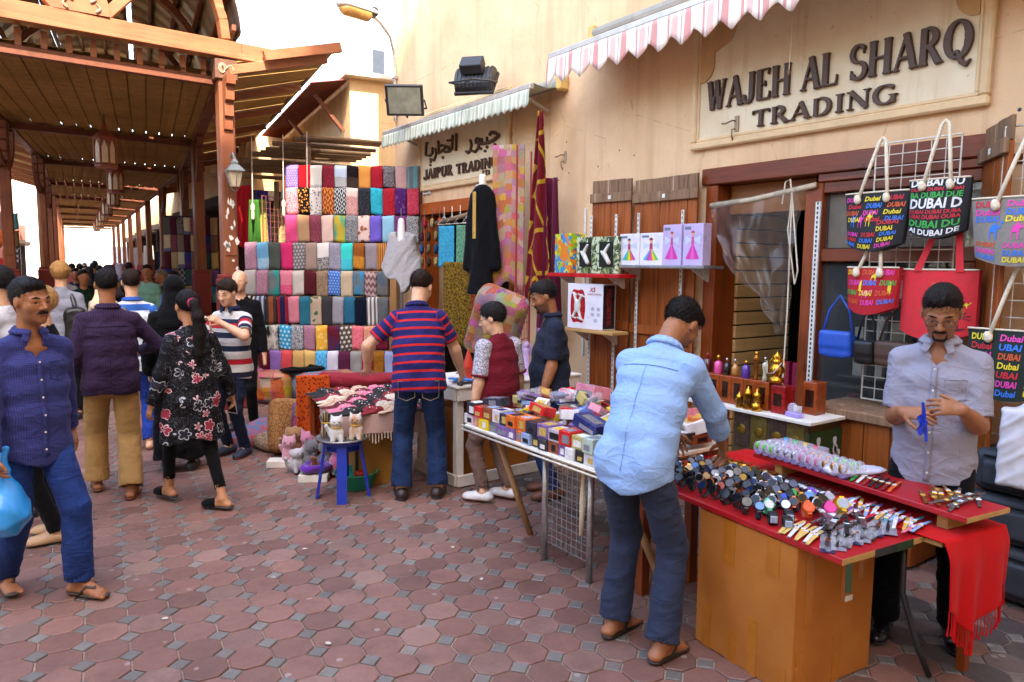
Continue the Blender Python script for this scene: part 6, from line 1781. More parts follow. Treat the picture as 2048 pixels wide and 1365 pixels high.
# ------------------------------------------------------------------ wire grids with bags
def wiregrid(label,x,y0,y1,z0,z1,step,m=None,rz=0):
 t=thing('wire_grid',label,'rack',(x,(y0+y1)/2,z0));w=y1-y0;h=z1-z0
 n=int(w/step);k=int(h/step)
 for i in range(n+1):mb=MB();mb.tube([(0,-w/2+w*i/n,0),(0,-w/2+w*i/n,h)],.0035 if 0<i<n else .006,5);mb.build('wire',m or M_WIRE,t)
 for i in range(k+1):mb=MB();mb.tube([(-.005,-w/2,h*i/k),(-.005,w/2,h*i/k)],.0035 if 0<i<k else .006,5);mb.build('wire',m or M_WIRE,t)
 return t
wiregrid('cream wire display grid holding the printed tote bags by the window',4.74,2.08,2.6,.95,2.63,.075)
wiregrid('cream wire display grid at the right edge of the picture',4.56,1.2,1.78,.9,2.6,.09)
def bag(label,y,z,w,h,body,rows,x=4.62,handle='rope',taper=.86,tilt=0.,hl=.34,round_=.05):
 t=thing('tote_bag',label,'bag',(x,y,z),R(tilt),'souvenir bags on the wire grids')
 def surf(u,v):      # u 0..1 left->right seen from the street, v 0..1 bottom->top, on the front
  ww=w*(taper+(1-taper)*v);yy=(.5-u)*ww
  bl=.07*math.sin(math.pi*min(max(u,0),1))**.6*(1-.75*v**2)
  zz=v*h+(.045*math.sin(math.pi*u)-.03)*(v>.98)*0-round_*(1-math.sin(math.pi*u))*-1*(1-v)**3
  return Vector((-.02-bl,yy,zz))
 mb=MB();mb.smooth=True
 mb.grid(lambda a,b:surf(a,b),16,12);mb.grid(lambda a,b:Vector((.02,surf(a,b).y,surf(a,b).z)),16,12,flip=True)
 for u in(0,1):mb.grid(lambda a,b:surf(u,b)*1.0 if a==0 else Vector((.02,surf(u,b).y,surf(u,b).z)),1,12,flip=(u==0))
 mb.grid(lambda a,b:surf(a,0)if b==0 else Vector((.02,surf(a,0).y,surf(a,0).z)),16,1,flip=True)
 mb.build('bag_body',body,t)
 mb=MB();mb.smooth=True;mb.tube([surf(a,1)+Vector((-.002,0,0))for a in np.linspace(0,1,17)],.006,6);mb.build('piping',M_ROPE,t)
 for(txt,u,v,wd,ht,col,sh)in rows:
  f=lambda a,b:surf(u+a/w,v+b/h)+Vector((-.003,0,0))
  mb=MB()
  if txt=='camel':
   pts=[(0,0),(.06,0),(.1,.4),(.4,.4),(.45,0),(.52,0),(.56,.45),(.6,.6),(.8,.62),(.86,.9),(1,.88),(1,1),(.82,1.03),(.74,.72),(.55,.78),(.42,1.0),(.28,.8),(.1,.72),(.02,.5)]
   mb._add([f(p*wd,q*ht)for p,q in pts],[tuple(range(len(pts)))])
  elif txt=='tower':
   pts=[(0,0),(1,0),(.8,.08),(.75,.9),(.5,1),(.15,.5),(.2,.08)];mb._add([f(p*wd,q*ht)for p,q in pts],[tuple(range(len(pts)))])
  elif txt=='palm':
   for a in range(7):
    aa=R(-20+a*37);c=(.5,.62);mb._add([f((c[0]+.0)*wd,c[1]*ht),f((c[0]+.45*math.cos(aa)+.05)*wd,(c[1]+.33*math.sin(aa)-.03)*ht),f((c[0]+.5*math.cos(aa))*wd,(c[1]+.3*math.sin(aa)-.1)*ht)],[(0,1,2)])
   mb._add([f(.47*wd,0),f(.53*wd,0),f(.52*wd,.62*ht),f(.49*wd,.62*ht)],[(0,1,2,3)]);mb._add([f((.5+.35*math.cos(q))*wd,.04*ht+.05*ht*math.sin(q))for q in np.linspace(0,5.5,9)],[tuple(range(9))])
  else:put_text(mb,txt,f,width=wd,height=ht,bold=.028,shear=sh)
  mb.build('printed_motif',mat('ink_'+col,col,.7,.08),t)
 if handle=='rope':
  for hx in(0,):
   mb=MB();mb.smooth=True
   a=surf(.26,.9)+Vector((-.012,0,0));b=surf(.72,.9)+Vector((-.012,0,0));top=Vector((.02,(a.y+b.y)/2,h+hl))
   mb.tube([a,a.lerp(top,.55)+Vector((.0,.01,0)),top+Vector((0,.02,-.02)),top+Vector((0,0,0)),top+Vector((0,-.02,-.02)),b.lerp(top,.55)-Vector((0,.01,0)),b],.0115,8);mb.build('rope_handle',M_ROPE,t)
   for p in(a,b):add('rope_knot',sdf_mesh('rope_knot',[ell(V3(*p)+V3(-.008,0,-.01),(.02,.022,.026)),ell(V3(*p)+V3(-.006,.008,.012),(.014,.014,.016))],.007),M_ROPE,t)
 else:
  mb=MB();a=surf(.22,.97)+Vector((-.006,0,0));b=surf(.78,.97)+Vector((-.006,0,0));top=Vector((0,(a.y+b.y)/2-.03,h+hl))
  for p,q in((a,top+Vector((0,.05,0))),(b,top-Vector((0,.05,0)))):
   d=(q-p);s_=Vector((0,.022,0));mb._add([p-s_,p+s_,q+s_*.7,q-s_*.7,p-s_+Vector((-.004,0,0)),p+s_+Vector((-.004,0,0)),q+s_*.7+Vector((-.004,0,0)),q-s_*.7+Vector((-.004,0,0))],[(0,1,2,3),(7,6,5,4),(0,4,5,1),(2,6,7,3),(1,5,6,2),(3,7,4,0)])
  mb.build('cloth_handle',body,t)
 return t
def canv(n,c):return mat(n,c,.9,.1,30,bump=.3,bs=260)
R1_,Y1_,B1_,P1_,G1_,W1_,O1_='#c01e2a','#d8c01e','#2a6fc8','#d83a98','#2e9a3c','#d8d4d0','#c8501e'
rows1=[]
for i,v in enumerate((.9,.78,.665,.55)):
 for j in range(3):
  rows1.append((('DUBAI','Dubai','DUBAI')[(i+j)%3],.03+.33*j+.04*(i%2),v-.05,.105,.03,(P1_,Y1_,R1_,B1_,O1_)[(i*2+j)%5],.15))
rows1+=[('camel',.14,.4,.05,.085,B1_,0),('camel',.29,.4,.05,.085,P1_,0),('camel',.43,.42,.055,.09,Y1_,0)]
for i,v in enumerate((.3,.2,.1)):
 for j in range(3):rows1.append(('DUBAI',.06+.31*j-.03*i,v-.06,.1,.028,(P1_,R1_,B1_,Y1_)[(i+j)%4],.1))
rows1+=[('DUBAI',.62,.44,.13,.03,R1_,0),('DUBAI',.62,.33,.1,.03,Y1_,0)]
bag('black tote bag with coloured DUBAI lettering and three camels, left in the top row',2.47,1.93,.42,.37,canv('canvas_black',(.016,.016,.017)),rows1,4.56,tilt=-3)
rows2=[]
for v,c,h_,tx in((.88,W1_,.045,'DUBAI DU'),(.80,R1_,.02,'DUBAI DUBAI DUBAI'),(.68,G1_,.036,'BA DUBAI DUE'),(.5,W1_,.062,'DUBAI D'),(.41,R1_,.024,'DUBAI DUBAI DUBA'),(.32,R1_,.026,'UBAI DUBAI OUBA'),(.17,G1_,.045,'DUBAI DU'),(.04,W1_,.036,'AI DUBAI DE')):rows2.append((tx,.04,v,.29,h_,c,.05))
bag('black tote bag with white red and green DUBAI rows, right in the top row',2.1,2.0,.33,.35,canv('canvas_black',(.016,.016,.017)),rows2,4.56,taper=.95,tilt=5)
rows3=[]
for i,v in enumerate((.84,.62,.4,.2)):
 for j in range(3):rows3.append(('DUBAI',.04+.32*j+.05*(i%2),v,.09,.034,(Y1_,O1_,P1_,B1_,G1_)[(i*2+j)%5],.1))
rows3+=[('camel',.55,.72,.06,.05,Y1_,0),('tower',.32,.5,.03,.07,Y1_,0),('tower',.86,.45,.03,.08,Y1_,0),('camel',.42,.36,.07,.05,P1_,0)]
bag('small red souvenir bag with yellow and green DUBAI lettering under the black totes',2.46,1.53,.35,.3,canv('canvas_red','#a8141e'),rows3,4.55,hl=.2,tilt=-4,taper=.9)
bag('large coral red tote bag with a palm tree print behind the stallholder',2.08,1.4,.43,.42,canv('canvas_coral','#c8282e'),[('palm',.68,.12,.12,.14,'#2a1210',0),('camel',.62,.48,.04,.035,Y1_,0),('camel',.74,.47,.04,.035,Y1_,0),('camel',.86,.46,.04,.035,Y1_,0),('tower',.4,.6,.05,.1,O1_,0)],4.6,handle='cloth',taper=1.0,hl=.3)
rows4=[]
for i,v in enumerate((.88,.76,.66)):
 for j in range(3):rows4.append((('DUBAI','Dubai')[(i+j)%2],.04+.32*j,v-.02,.13,.034,(R1_,P1_,B1_,Y1_)[(i+j)%4],.1))
rows4+=[('camel',.2,.38,.075,.1,B1_,0),('camel',.43,.38,.075,.1,P1_,0),('camel',.64,.38,.075,.1,Y1_,0)]
for i,v in enumerate((.26,.15,.05)):
 for j in range(3):rows4.append(('DUBAI',.03+.33*j,v,.12,.03,(O1_,P1_,B1_,Y1_)[(i+j)%4],.1))
bag('grey tote bag with coloured DUBAI lettering and camels at the right edge',1.62,1.84,.5,.37,canv('canvas_grey','#7d766c'),rows4,4.46,tilt=2)
rows5=[(('DUBAI','Dubai','UBAI')[(i+j)%3],.05+.33*j,.84-.13*i,.11,.036,(Y1_,R1_,P1_,B1_,O1_)[(i+j*2)%5],.1)for i in range(7)for j in range(3)]
bag('dark green tote bag with coloured DUBAI lettering low at the right edge',1.62,1.12,.44,.38,canv('canvas_green','#16241c'),rows5,4.46,tilt=4)
# small handbags under the totes
def handbag(label,y,z,w,h,m,x=4.62):
 t=thing('handbag',label,'handbag',(x,y,z))
 add('bag_body',sdf_mesh('bag_body',[rbox((0,0,h*.4),(.05,w/2,h*.42),.03,k=.02),rbox((-.03,0,h*.62),(.03,w/2*.96,h*.3),.02,k=.01),half((0,.35,-1),.0+.02),half((0,-.35,-1),.02)],.01),m,t)
 mb=MB();mb.smooth=True;mb.tube([(-.01,-w*.45,h*.75),(.0,-w*.3,h*1.6),(.0,0,h*2.1),(.0,w*.3,h*1.6),(-.01,w*.45,h*.75)],.008,6);mb.build('strap',m,t)
handbag('blue leather shoulder bag under the red souvenir bag',2.72,1.22,.24,.2,mat('blue_leather','#1e4fae',.4,.12,20))
handbag('black leather shoulder bag beside the blue one',2.52,1.2,.14,.17,mat('black_leather','#181617',.4,.2,20))
handbag('brown flat clutch bag behind the stallholder',2.33,1.2,.24,.18,mat('brown_leather','#4a3326',.5,.2,20))
# white and orange carrier bags and stacked suitcases
P=[rbox((0,0,.28),(.06,.24,.26),.03,k=.04),cone(V3(0,-.12,.5),V3(0,-.04,.78),.05,.015,k=.06),cone(V3(0,.12,.5),V3(.01,.0,.78),.05,.015,k=.06),folds(21,.014,34,(0,.6,1),1.5)]
o=add('carrier_bag',sdf_mesh('carrier_bag',P,.012),mat('white_carrier','#c9c7cc',.45,.08,12),None,(4.36,1.42,.66),(0,R(6),R(12)));o.scale=(.8,.8,.8);tag(o,'white plastic carrier bag hanging behind the stallholder','bag')
P=[rbox((0,0,.16),(.05,.14,.18),.03,k=.04),cone(V3(0,.0,.3),V3(0,.02,.75),.05,.012,k=.06),folds(22,.012,34,(0,.6,1),1.5)]
o=add('carrier_bag',sdf_mesh('carrier_bag',P,.012),mat('orange_carrier','#c8741a',.45,.1,12),None,(4.4,1.2,.55));tag(o,'orange plastic carrier bag at the right edge above the suitcases','bag')
def suitcase(label,x,y,z,L_,W_,Hh,rz):
 t=thing('suitcase',label,'suitcase',(x,y,z),rz,'grey suitcases piled by the wall');m=mat('suitcase_grey','#33353a',.6,.15,12,bump=.3,bs=200);
 add('shell',sdf_mesh('shell',[rbox((0,0,Hh/2),(W_/2,L_/2,Hh/2),.05,k=.01)],.014),m,t)
 add('front_pocket',sdf_mesh('front_pocket',[rbox((-W_/2-.012,.04,Hh*.48),(.025,L_/2-.1,Hh*.3),.022,k=.01)],.012),m,t)
 for zz in(Hh*.85,Hh*.2):
  mb=MB();mb.smooth=True;mb.tube([(-W_/2-.002,-L_/2+.06,zz),(-W_/2-.004,0,zz),(-W_/2-.002,L_/2-.06,zz)],.007,6);mb.build('zip',mat('zip_black','#121214',.5),t)
 mb=MB();mb.smooth=True;mb.tube([(-.05,-.12,Hh),(-.05,-.09,Hh+.04),(-.05,.09,Hh+.04),(-.05,.12,Hh)],.014,6);mb.build('handle',mat('zip_black','#121214'),t)
suitcase('large charcoal suitcase at the bottom of the pile',4.6,1.42,.02,.95,.42,.3,R(-4))
suitcase('charcoal suitcase in the middle of the pile',4.62,1.4,.325,.8,.4,.26,R(2))
suitcase('charcoal suitcase on top of the pile with its handle up',4.63,1.42,.59,.7,.38,.24,R(-2))
# wooden chest beside the perfume stand
t=thing('wooden_chest','dark wooden counter chest behind the grey shirted stallholder','chest',(4.62,2.4,0));
for k in range(4):
 mb=MB();mb.cbox((-.2,-.34+k*.17,.02),(.2,-.175+k*.17,.86),.004);mb.build('panel',M_SHUT,t)
mb=MB();mb.cbox((-.24,-.37,.86),(.24,.37,.92),.006);mb.build('top',M_SHUTOLD,t)
# ------------------------------------------------------------------ the watch stall
TP=Vector((2.614,1.47,0));TU=Vector((.9945,-.1045,0));TV=Vector((.1045,.9945,0));TA=math.atan2(TU.y,TU.x)
def T_(u,v,z):p=TP+TU*u+TV*v;return Vector((p.x,p.y,z))
st=thing('watch_table','red topped trestle board of the watch stall on a cardboard box','table',T_(0,0,0),TA)
mb=MB();mb.cbox((0,0,.672),(.52,1.42,.70),.003);mb.build('board',M_RED,st)
mb=MB();mb.box((.0,-.0025,.674),(.52,-.0005,.698));mb.build('raw_edge',M_EDGE,st)
mb=MB();mb.box((.2,-.005,.668),(.34,-.003,.701));mb.build('black_tape',mat('tape_black','#1c1f22',.4),st)
mb=MB();mb.box((.34,-.0055,.667),(.45,-.003,.702));mb.build('green_tape',mat('tape_green','#1f3a22',.4),st)
mb=MB();mb._add([(.02,-.004,.675),(.055,-.004,.675),(.045,-.012,.56),(.015,-.01,.565),(.02,-.007,.675),(.055,-.007,.675),(.045,-.015,.56),(.015,-.013,.565)],[(0,1,2,3),(7,6,5,4),(0,4,5,1),(2,6,7,3),(1,5,6,2),(3,7,4,0)]);mb.build('hanging_tape',mat('tape_green','#1f3a22'),st)
for(u,v)in((.1,1.3),(.45,1.3)):
 mb=MB();mb.cbox((u-.03,v-.03,0),(u+.03,v+.03,.671),.004);mb.build('leg',M_FRAMEZ,st)
mb=MB();mb.smooth=True;mb.tube([(.56,.1,.66),(.57,.1,.4),(.63,.05,.15),(.68,.02,.02)],.013,8);mb.build('folding_leg',M_BLACK,st)
bx=thing('cardboard_box','tall brown cardboard box with packing tape standing under the watch board','box',(2.94,1.94,0),R(-6))
mb=MB();mb.cbox((-.265,-.285,0),(.265,.285,.664),.006);mb.build('carton',M_CARD,bx)
for(x0,x1,z0,z1)in((-.2,-.15,.3,.664),(.03,.09,.38,.664),(.14,.18,.45,.66),(-.24,-.19,.0,.2),(.0,.05,.0,.22)):
 mb=MB();mb.box((x0,-.2875,z0),(x1,-.2855,z1));mb.build('tape',M_TAPE,bx)
for(y0,y1,z0,z1)in((-.2,-.13,.5,.664),(.05,.12,.45,.664),(.18,.24,.0,.2),(-.1,-.05,.0,.26),(.02,.07,.0,.15),(-.26,-.22,.0,.12)):
 mb=MB();mb.box((-.2675,y0,z0),(-.2655,y1,z1));mb.build('tape',M_TAPE,bx)
mb=MB();mb.box((.06,-.29,.36),(.11,-.2877,.385));mb.build('sticker',M_WHITE,bx)
# cloth table beside it and raised board
ct=thing('cloth_table','low table under the red shawl next to the red board','table',T_(.74,.6,0),TA)
mb=MB();mb.cbox((-.215,-.68,.675),(.2,.8,.695),.003);mb.build('top',M_EDGE,ct)
for(u,v)in((-.18,.7),(.16,.7),(.16,-.6)):
 mb=MB();mb.cbox((u-.02,v-.02,0),(u+.02,v+.02,.674),.003);mb.build('leg',M_FRAMEZ,ct)
sw_=thing('red_shawl','red fringed shawl spread over the table and hanging off its near end','shawl',T_(.74,0,.7),TA)
def shawl(a,b):
 u=-.235+.46*a
 if b<.62:
  v=1.38-(1.38+.1)*(b/.62);z=.006+.004*math.sin(u*40+v*6)*math.sin(v*9)+.004*math.exp(-((u+.12)/.03)**2)
  return(u,v,z)
 q=(b-.62)/.38;drop=(.27+.14*max(0,math.sin(math.pi*(a*1.05+.02)))**1.2)
 return(u+.02*q*math.sin(a*9),-.1-.025*math.sin(min(q*3,1)*1.57)-.018*q*math.sin(a*17+1),.006-q*drop)
mb=MB();mb.smooth=True;mb.grid(shawl,46,90);o=mb.build('cloth',M_REDCLOTH,sw_);o.modifiers.new('thickness','SOLIDIFY').thickness=.003
for k in range(44):
 a=k/43;p=Vector(shawl(a,1));ln=random.uniform(.085,.11);j=random.uniform(-.006,.006)
 mb=MB();mb.tube([p,p+Vector((j*.5,-.002,-ln*.6)),p+Vector((j,0,-ln))],[.0022,.0022,.0045],5);mb.build('fringe_tassel',M_REDCLOTH,sw_)
rb=thing('display_board','raised red board laid across the shawl with jars and straps on it','board',T_(.62,-.12,0),TA+R(-1.5))
mb=MB();mb.cbox((0,0,.775),(.31,1.17,.80),.003);mb.build('board',M_RED,rb)
mb=MB();mb.box((0,-.0025,.777),(.31,-.0005,.798));mb.build('raw_edge',M_EDGE,rb)
for v in(.1,1.0):
 mb=MB();mb.cbox((.04,v,.709),(.27,v+.05,.774),.003);mb.build('batten',M_EDGE,rb)
# ---- watches
me_cache={}
def wmesh(key,fn):
 if key not in me_cache:me_cache[key]=fn()
 return me_cache[key]
def m_case():
 mb=MB();mb.smooth=True;mb.lathe([(.0195,0),(.0215,.002),(.0215,.009),(.0185,.0115)],14);mb.cbox((-.008,-.0275,.002),(.008,-.019,.008),.001);mb.cbox((-.008,.019,.002),(.008,.0275,.008),.001);mb.lathe([(.002,0),(.003,.001),(.003,.004)],6,M=TR((.0215,0,.006),0,0,R(90)));return mb.mesh('case',shade=False)
def m_dial():
 mb=MB();mb.lathe([(.0182,.0108),(.018,.0118)],14)
 for k in range(12):
  a=R(30*k);mb.cur=1;mb.bar((.0125*math.cos(a),.0125*math.sin(a),.0121),(.0165*math.cos(a),.0165*math.sin(a),.0121),.0028,.0008)
 mb.bar((0,0,.0123),(.008,.006,.0123),.0026,.0006);mb.bar((0,0,.0123),(-.003,.0135,.0123),.0014,.0006);return mb.mesh('dial')
def m_loop():   # closed strap loop behind the case, standing
 mb=MB();mb.smooth=True;n=18;vs=[];fs=[]
 for k in range(n+1):
  a=R(-70+320*k/n+90);
  w=.0105-.002*abs(k-n/2)/n
  c=Vector((0,.031*math.cos(a+math.pi),-.026+.03*math.sin(a)))
  nn=Vector((0,math.cos(a+math.pi),math.sin(a)))
  for s_,r_ in((-1,.0),(1,.0),(1,.0025),(-1,.0025)):vs.append(c+Vector((s_*w,0,0))+nn*r_)
 for k in range(n):
  for q in range(4):fs.append((k*4+q,k*4+(q+1)%4,(k+1)*4+(q+1)%4,(k+1)*4+q))
 mb._add(vs,fs);return mb.mesh('strap',shade=True)
def m_flat():   # strap laid out flat, slightly curved
 mb=MB();n=16;vs=[];fs=[]
 for k in range(n+1):
  y=-.1+.2*k/n;z=.003+.006*math.cos(y*12)**2;w=.0085-.0025*abs(y)/.1
  for s_,h_ in((-1,0),(1,0),(1,.0025),(-1,.0025)):vs.append((s_*w+.01*math.sin(y*9),y,z+h_))
 for k in range(n):
  for q in range(4):fs.append((k*4+q,(k+1)*4+q,(k+1)*4+(q+1)%4,k*4+(q+1)%4))
 mb._add(vs,fs);return mb.mesh('strap',shade=False)
def m_case_small(sq):
 mb=MB()
 if sq:mb.cbox((-.0115,-.0135,.006),(.0115,.0135,.014),.002)
 else:mb.lathe([(.0125,.006),(.0135,.008),(.0135,.012),(.011,.014)],12)
 return mb.mesh('case')
def m_dial_small(sq):
 mb=MB()
 if sq:mb.box((-.0085,-.0105,.0141),(.0085,.0105,.0146))
 else:mb.lathe([(.0105,.0141),(.010,.0146)],12)
 mb.cur=1;mb.bar((0,0,.0148),(.005,.004,.0148),.0012,.0004);mb.bar((0,0,.0148),(-.001,.0075,.0148),.001,.0004);return mb.mesh('dial')
def mobj(name,me,mats,parent,cachekey):
 key=(name,cachekey)
 if key not in me_cache:
  c=me.copy();c.materials.clear()
  for x in mats:c.materials.append(x)
  me_cache[key]=c
 return add(name,me_cache[key],None,parent)
MW=lambda n,c,r=.35,mt=0.:mat('w_'+n,c,r,.15,40,metal=mt)
CASES={'black':MW('blackcase','#141416',.3,.2),'steel':MW('steelcase','#b8b8b8',.22,.95),'gold':MW('goldcase','#c8963c',.25,.95),'copper':MW('coppercase','#b0643c',.28,.9)}
def watch(label,group,pos,rz,tilt,case,dial,mark,strap,big=True,sc=1.0,sq=False,ry=0.):
 t=thing('watch',label,'watch',pos,0,group);t.rotation_euler=(tilt,ry,rz);t.scale=(sc,)*3
 if big:
  mobj('strap',wmesh('loop',m_loop),[strap],t,('loop',strap.name));mobj('case',wmesh('case',m_case),[case],t,('c',case.name));mobj('dial',wmesh('dial',m_dial),[dial,mark],t,('d',dial.name,mark.name))
 else:
  mobj('strap',wmesh('flat',m_flat),[strap],t,('flat',strap.name));mobj('case',wmesh('cs%d'%sq,lambda:m_case_small(sq)),[case],t,('cs',sq,case.name));mobj('dial',wmesh('ds%d'%sq,lambda:m_dial_small(sq)),[dial,mark],t,('ds',sq,dial.name,mark.name))
 return t
wr_=random.Random(11)
DI={'black':MW('d_black','#0e1014',.15),'navy':MW('d_navy','#121f48',.15),'white':MW('d_white','#c9ccd0',.15),'blue':MW('d_blue','#5a86c0',.15),'red':MW('d_red','#a8381c',.2),'amber':MW('d_amber','#b8924a',.2)}
MKS={'pale':MW('m_pale','#c0c4cc',.3),'dark':MW('m_dark','#16161a',.3)}
SB=MW('strap_black','#101113',.6);SBR=MW('strap_brown','#2c1c16',.6);SN=MW('strap_navy','#161c30',.6)
# camera direction for the standing watches: dials lean up towards the street
for j in range(7):
 for i in range(12):
  u=.055+j*.066+wr_.uniform(-.01,.01);v=.46+i*.072+wr_.uniform(-.012,.012)-.02*j+(.036 if j%2 else 0)
  if v>1.33 or(u>.4 and v<.6):continue
  dn=wr_.choices(list(DI),[10,4,2,1,.5,.6])[0];cn=wr_.choices(list(CASES),[9,3,1,1])[0]
  watch('round %s watch with %s dial in the heap, %s end, %s side'%(cn,dn,('near','middle','far')[min(2,i//4)],('street','middle','wall')[min(2,j//3)]),'watches heaped on the red board',T_(u,v,.756+.004*wr_.random()+.0),TA+R(-52)+wr_.uniform(-.5,.5),R(48)+wr_.uniform(-.25,.25),CASES[cn],DI[dn],MKS['dark' if dn in('white','amber','blue')else 'pale'],wr_.choice([SB,SB,SB,SBR,SN]),sc=wr_.uniform(1.0,1.22),ry=wr_.uniform(-.2,.2))
for(lb,c,u,v,s)in(('bright green rubber watch in front of the heap','#1e9a34',.34,.52,1.1),('second bright green rubber watch beside the first','#23a83a',.4,.47,1.05),('violet rubber watch behind the green ones','#6a3ab8',.45,.5,1.0),('orange rubber watch lying in front of the heap','#d0521a',.25,.36,1.25),('pink rubber watch next to the orange one','#d02a86',.33,.31,1.25),('yellow digital rubber watch with a long strap','#d8b012',.43,.32,1.35),('blue rubber watch at the foot of the heap','#2a4ab8',.25,.5,1.0),('mint green watch with white dial at the heap edge','#4ab88a',.12,.47,1.15),('pale pink rubber watch behind the yellow one','#c89aa8',.47,.42,1.0)):
 sm=MW('rub'+c[1:],c,.45);watch(lb,'coloured rubber watches',T_(u,v,.755),TA+R(-50+wr_.uniform(-25,25)),R(46),sm,DI['white']if 'mint' in lb else(MW('d_grey','#9aa4b0',.15)if 'yellow' in lb else sm),MKS['pale'],sm,sc=s)
for k,(u,v)in enumerate(((.07,.40),(.15,.38),(.08,.33))):
 t=thing('watch',('square black digital watch with red pushers, front corner of the heap','square black digital watch with yellow pushers','square black digital watch with silver bars')[k],'watch',T_(u,v,.70),TA+R(-40),'square digital watches');t.scale=(1.2,)*3
 add('strap',sdf_mesh('strap',[rbox((0,0,.022),(.018,.026,.022),.01,k=.004),rbox((0,0,.02),(.03,.017,.013),.008,k=0,op='-')],.004),SB,t)
 mb=MB();mb.cbox((-.013,-.0315,.012),(.013,-.0262,.038),.002);mb.build('screen',MW('lcd','#8a98a8',.15),t)
 for q in range(3):
  mb=MB();mb.cbox((.0182,-.012+q*.009,.014),(.0195,-.006+q*.009,.03),.0005);mb.build('pusher',MW('push%d'%k,('#b81a1a','#c8a81a','#b0b0b0')[k],.4),t)
GS=MW('gold_strap','#c08a2c',.28,.9);SS=MW('silver_strap','#b4b4b8',.25,.95);CS=MW('cream_strap','#c8a860',.6)
for i in range(34):      # gold then silver bracelets along the shawl
 v=1.26-i*.0235;gold=i<18
 watch(('slim gold bracelet watch in the row on the shawl' if gold else 'slim silver bracelet watch in the row on the shawl'),'bracelet watches in a row on the shawl',T_(.565+wr_.uniform(-.008,.008),v,.717),TA+R(-72)+wr_.uniform(-.16,.16),0,CASES['gold' if gold else 'steel'],DI['amber' if gold else 'white'],MKS['dark'],GS if gold else SS,False,1.15,bool(i%3))
for i in range(16):
 watch('%s steel watch lying loose between heap and packets on the red board'%('round','square')[i%2],'steel watches on the red board',T_(.3+wr_.uniform(-.06,.18),.24+wr_.uniform(-.07,.09),.704+.002*i),TA+R(wr_.uniform(-90,-30)),0,CASES['steel'],DI[wr_.choice(['white','black','white'])],MKS['dark'],wr_.choice([SS,SB,SS]),False,1.25,bool(i%2))
for i in range(7):
 watch('cream strap watch laid flat at the street edge of the red board','flat strap watches at the board edge',T_(.09+.012*(i%2),.335-i*.024,.703),TA+R(-64)+wr_.uniform(-.1,.1),0,CASES['gold'],DI['white'],MKS['dark'],(CS,CS,MW('strap_white','#c8cad0',.6))[i%3],False,1.1,True)
for i in range(26):
 c=('#c86a7a','#7aa0c8','#d0d0d4','#6a4aa0','#c02030','#c89a40','#d8b0b8','#3a8a9a')[i%8]
 watch('small watch with %s strap in row %s of the cluster on the shawl'%(('pink','light blue','white','violet','red','tan','blush','teal')[i%8],('one','two','three','four','five','six','seven','eight','nine')[i//3]),'ladies watches on the shawl',T_(.535+.035*(i%3)+wr_.uniform(-.01,.01),.40-(i//3)*.045+wr_.uniform(-.008,.008),.716),TA+R(-70)+wr_.uniform(-.3,.3),0,CASES['gold' if i%2 else 'steel'],DI['white'],MKS['dark'],MW('lad'+c[1:],c,.5),False,1.0,bool(i%2))
for i in range(8):
 c=('#2438a8','#1e8a3c','#d0ccc8','#8a1e22','#16161a','#16161a','#7a1a1e','#c8501a')[i]
 watch('%s leather strap watch laid across the raised board'%('blue','green','white','dark red','black','plain black','maroon','orange')[i],'strap watches on the raised board',T_(.74,.5-i*.032,.801),TA+R(-66),0,CASES['gold'],DI['white'],MKS['dark'],MW('ls'+c[1:],c,.5),False,1.1,False)
for i in range(16):
 watch('%s bangle watch on the raised board, row %s, %s from the street'%('gold' if i<7 else 'silver',('one','two','three','four')[i//4],('first','second','third','fourth')[i%4]),'bangle watches on the raised board',T_(.72+.055*(i%4)+wr_.uniform(-.01,.01),.12-.045*(i//4)+wr_.uniform(-.01,.01),.802+.004*(i%3)),TA+R(wr_.uniform(-100,-40)),0,CASES['gold' if i<9 else 'steel'],DI[('amber','white')[i%2]],MKS['dark'],GS if i<7 else SS,False,1.05,bool(i%2))
# clear jars with watches inside
M_JAR=NG('jar_plastic').done((.82,.78,.9),.06,0,.8,Alpha=.3);M_JARB=mat('jar_base','#8a5ac0',.25,.15,10)
def m_jar():
 mb=MB();mb.smooth=True;n=14
 mb.lathe([(.034,-.03),(.0375,-.026),(.0375,.026),(.034,.03)],n,M=TR((0,0,.038),0,R(90),0));return mb.mesh('jar',shade=True)
for i in range(12):
 for j in range(2):
  u,v=(.665+.085*j,1.0-i*.047)
  t=thing('watch_jar','clear round plastic jar with a %s watch, %s row on the raised board'%(('lime','steel','pink','gold')[(i//3+j)%4],('front','rear')[j]),'jar',T_(u,v,.8005),TA+R(90-8),'clear watch jars on the raised board')
  mobj('jar',wmesh('jar',m_jar),[M_JAR],t,'jar')
  mb=MB();mb.smooth=True;mb.lathe([(.0352,-.028),(.0352,.028)],14,M=TR((0,0,.038),0,R(90),0))
  k0=[k for k,f in enumerate(mb.f)if max(mb.v[q][2]for q in f)>.03];mb.f=[f for k,f in enumerate(mb.f)if k not in k0];mb.mi=mb.mi[:len(mb.f)];mb.sm=mb.sm[:len(mb.f)]
  mb.build('violet_base',M_JARB,t)
  st_=(MW('lime','#5ac83a',.4),SS,MW('jp','#c86a8a',.4),GS)[(i//3+j)%4]
  w_=mobj('strap',wmesh('loop',m_loop),[st_],t,('loop',st_.name));w_.location=(0,-.004,.055);w_.rotation_euler=(R(70),0,0);w_.scale=(.75,)*3
  w2=mobj('dial',wmesh('dial',m_dial),[DI['white'],MKS['dark']],t,('d','w','m'));w2.location=(0,-.008,.058);w2.rotation_euler=(R(70),0,0);w2.scale=(.8,)*3
t=thing('watch_case','clear plastic case with green and yellow watches behind the jars','case',T_(.86,.92,.8005),TA)
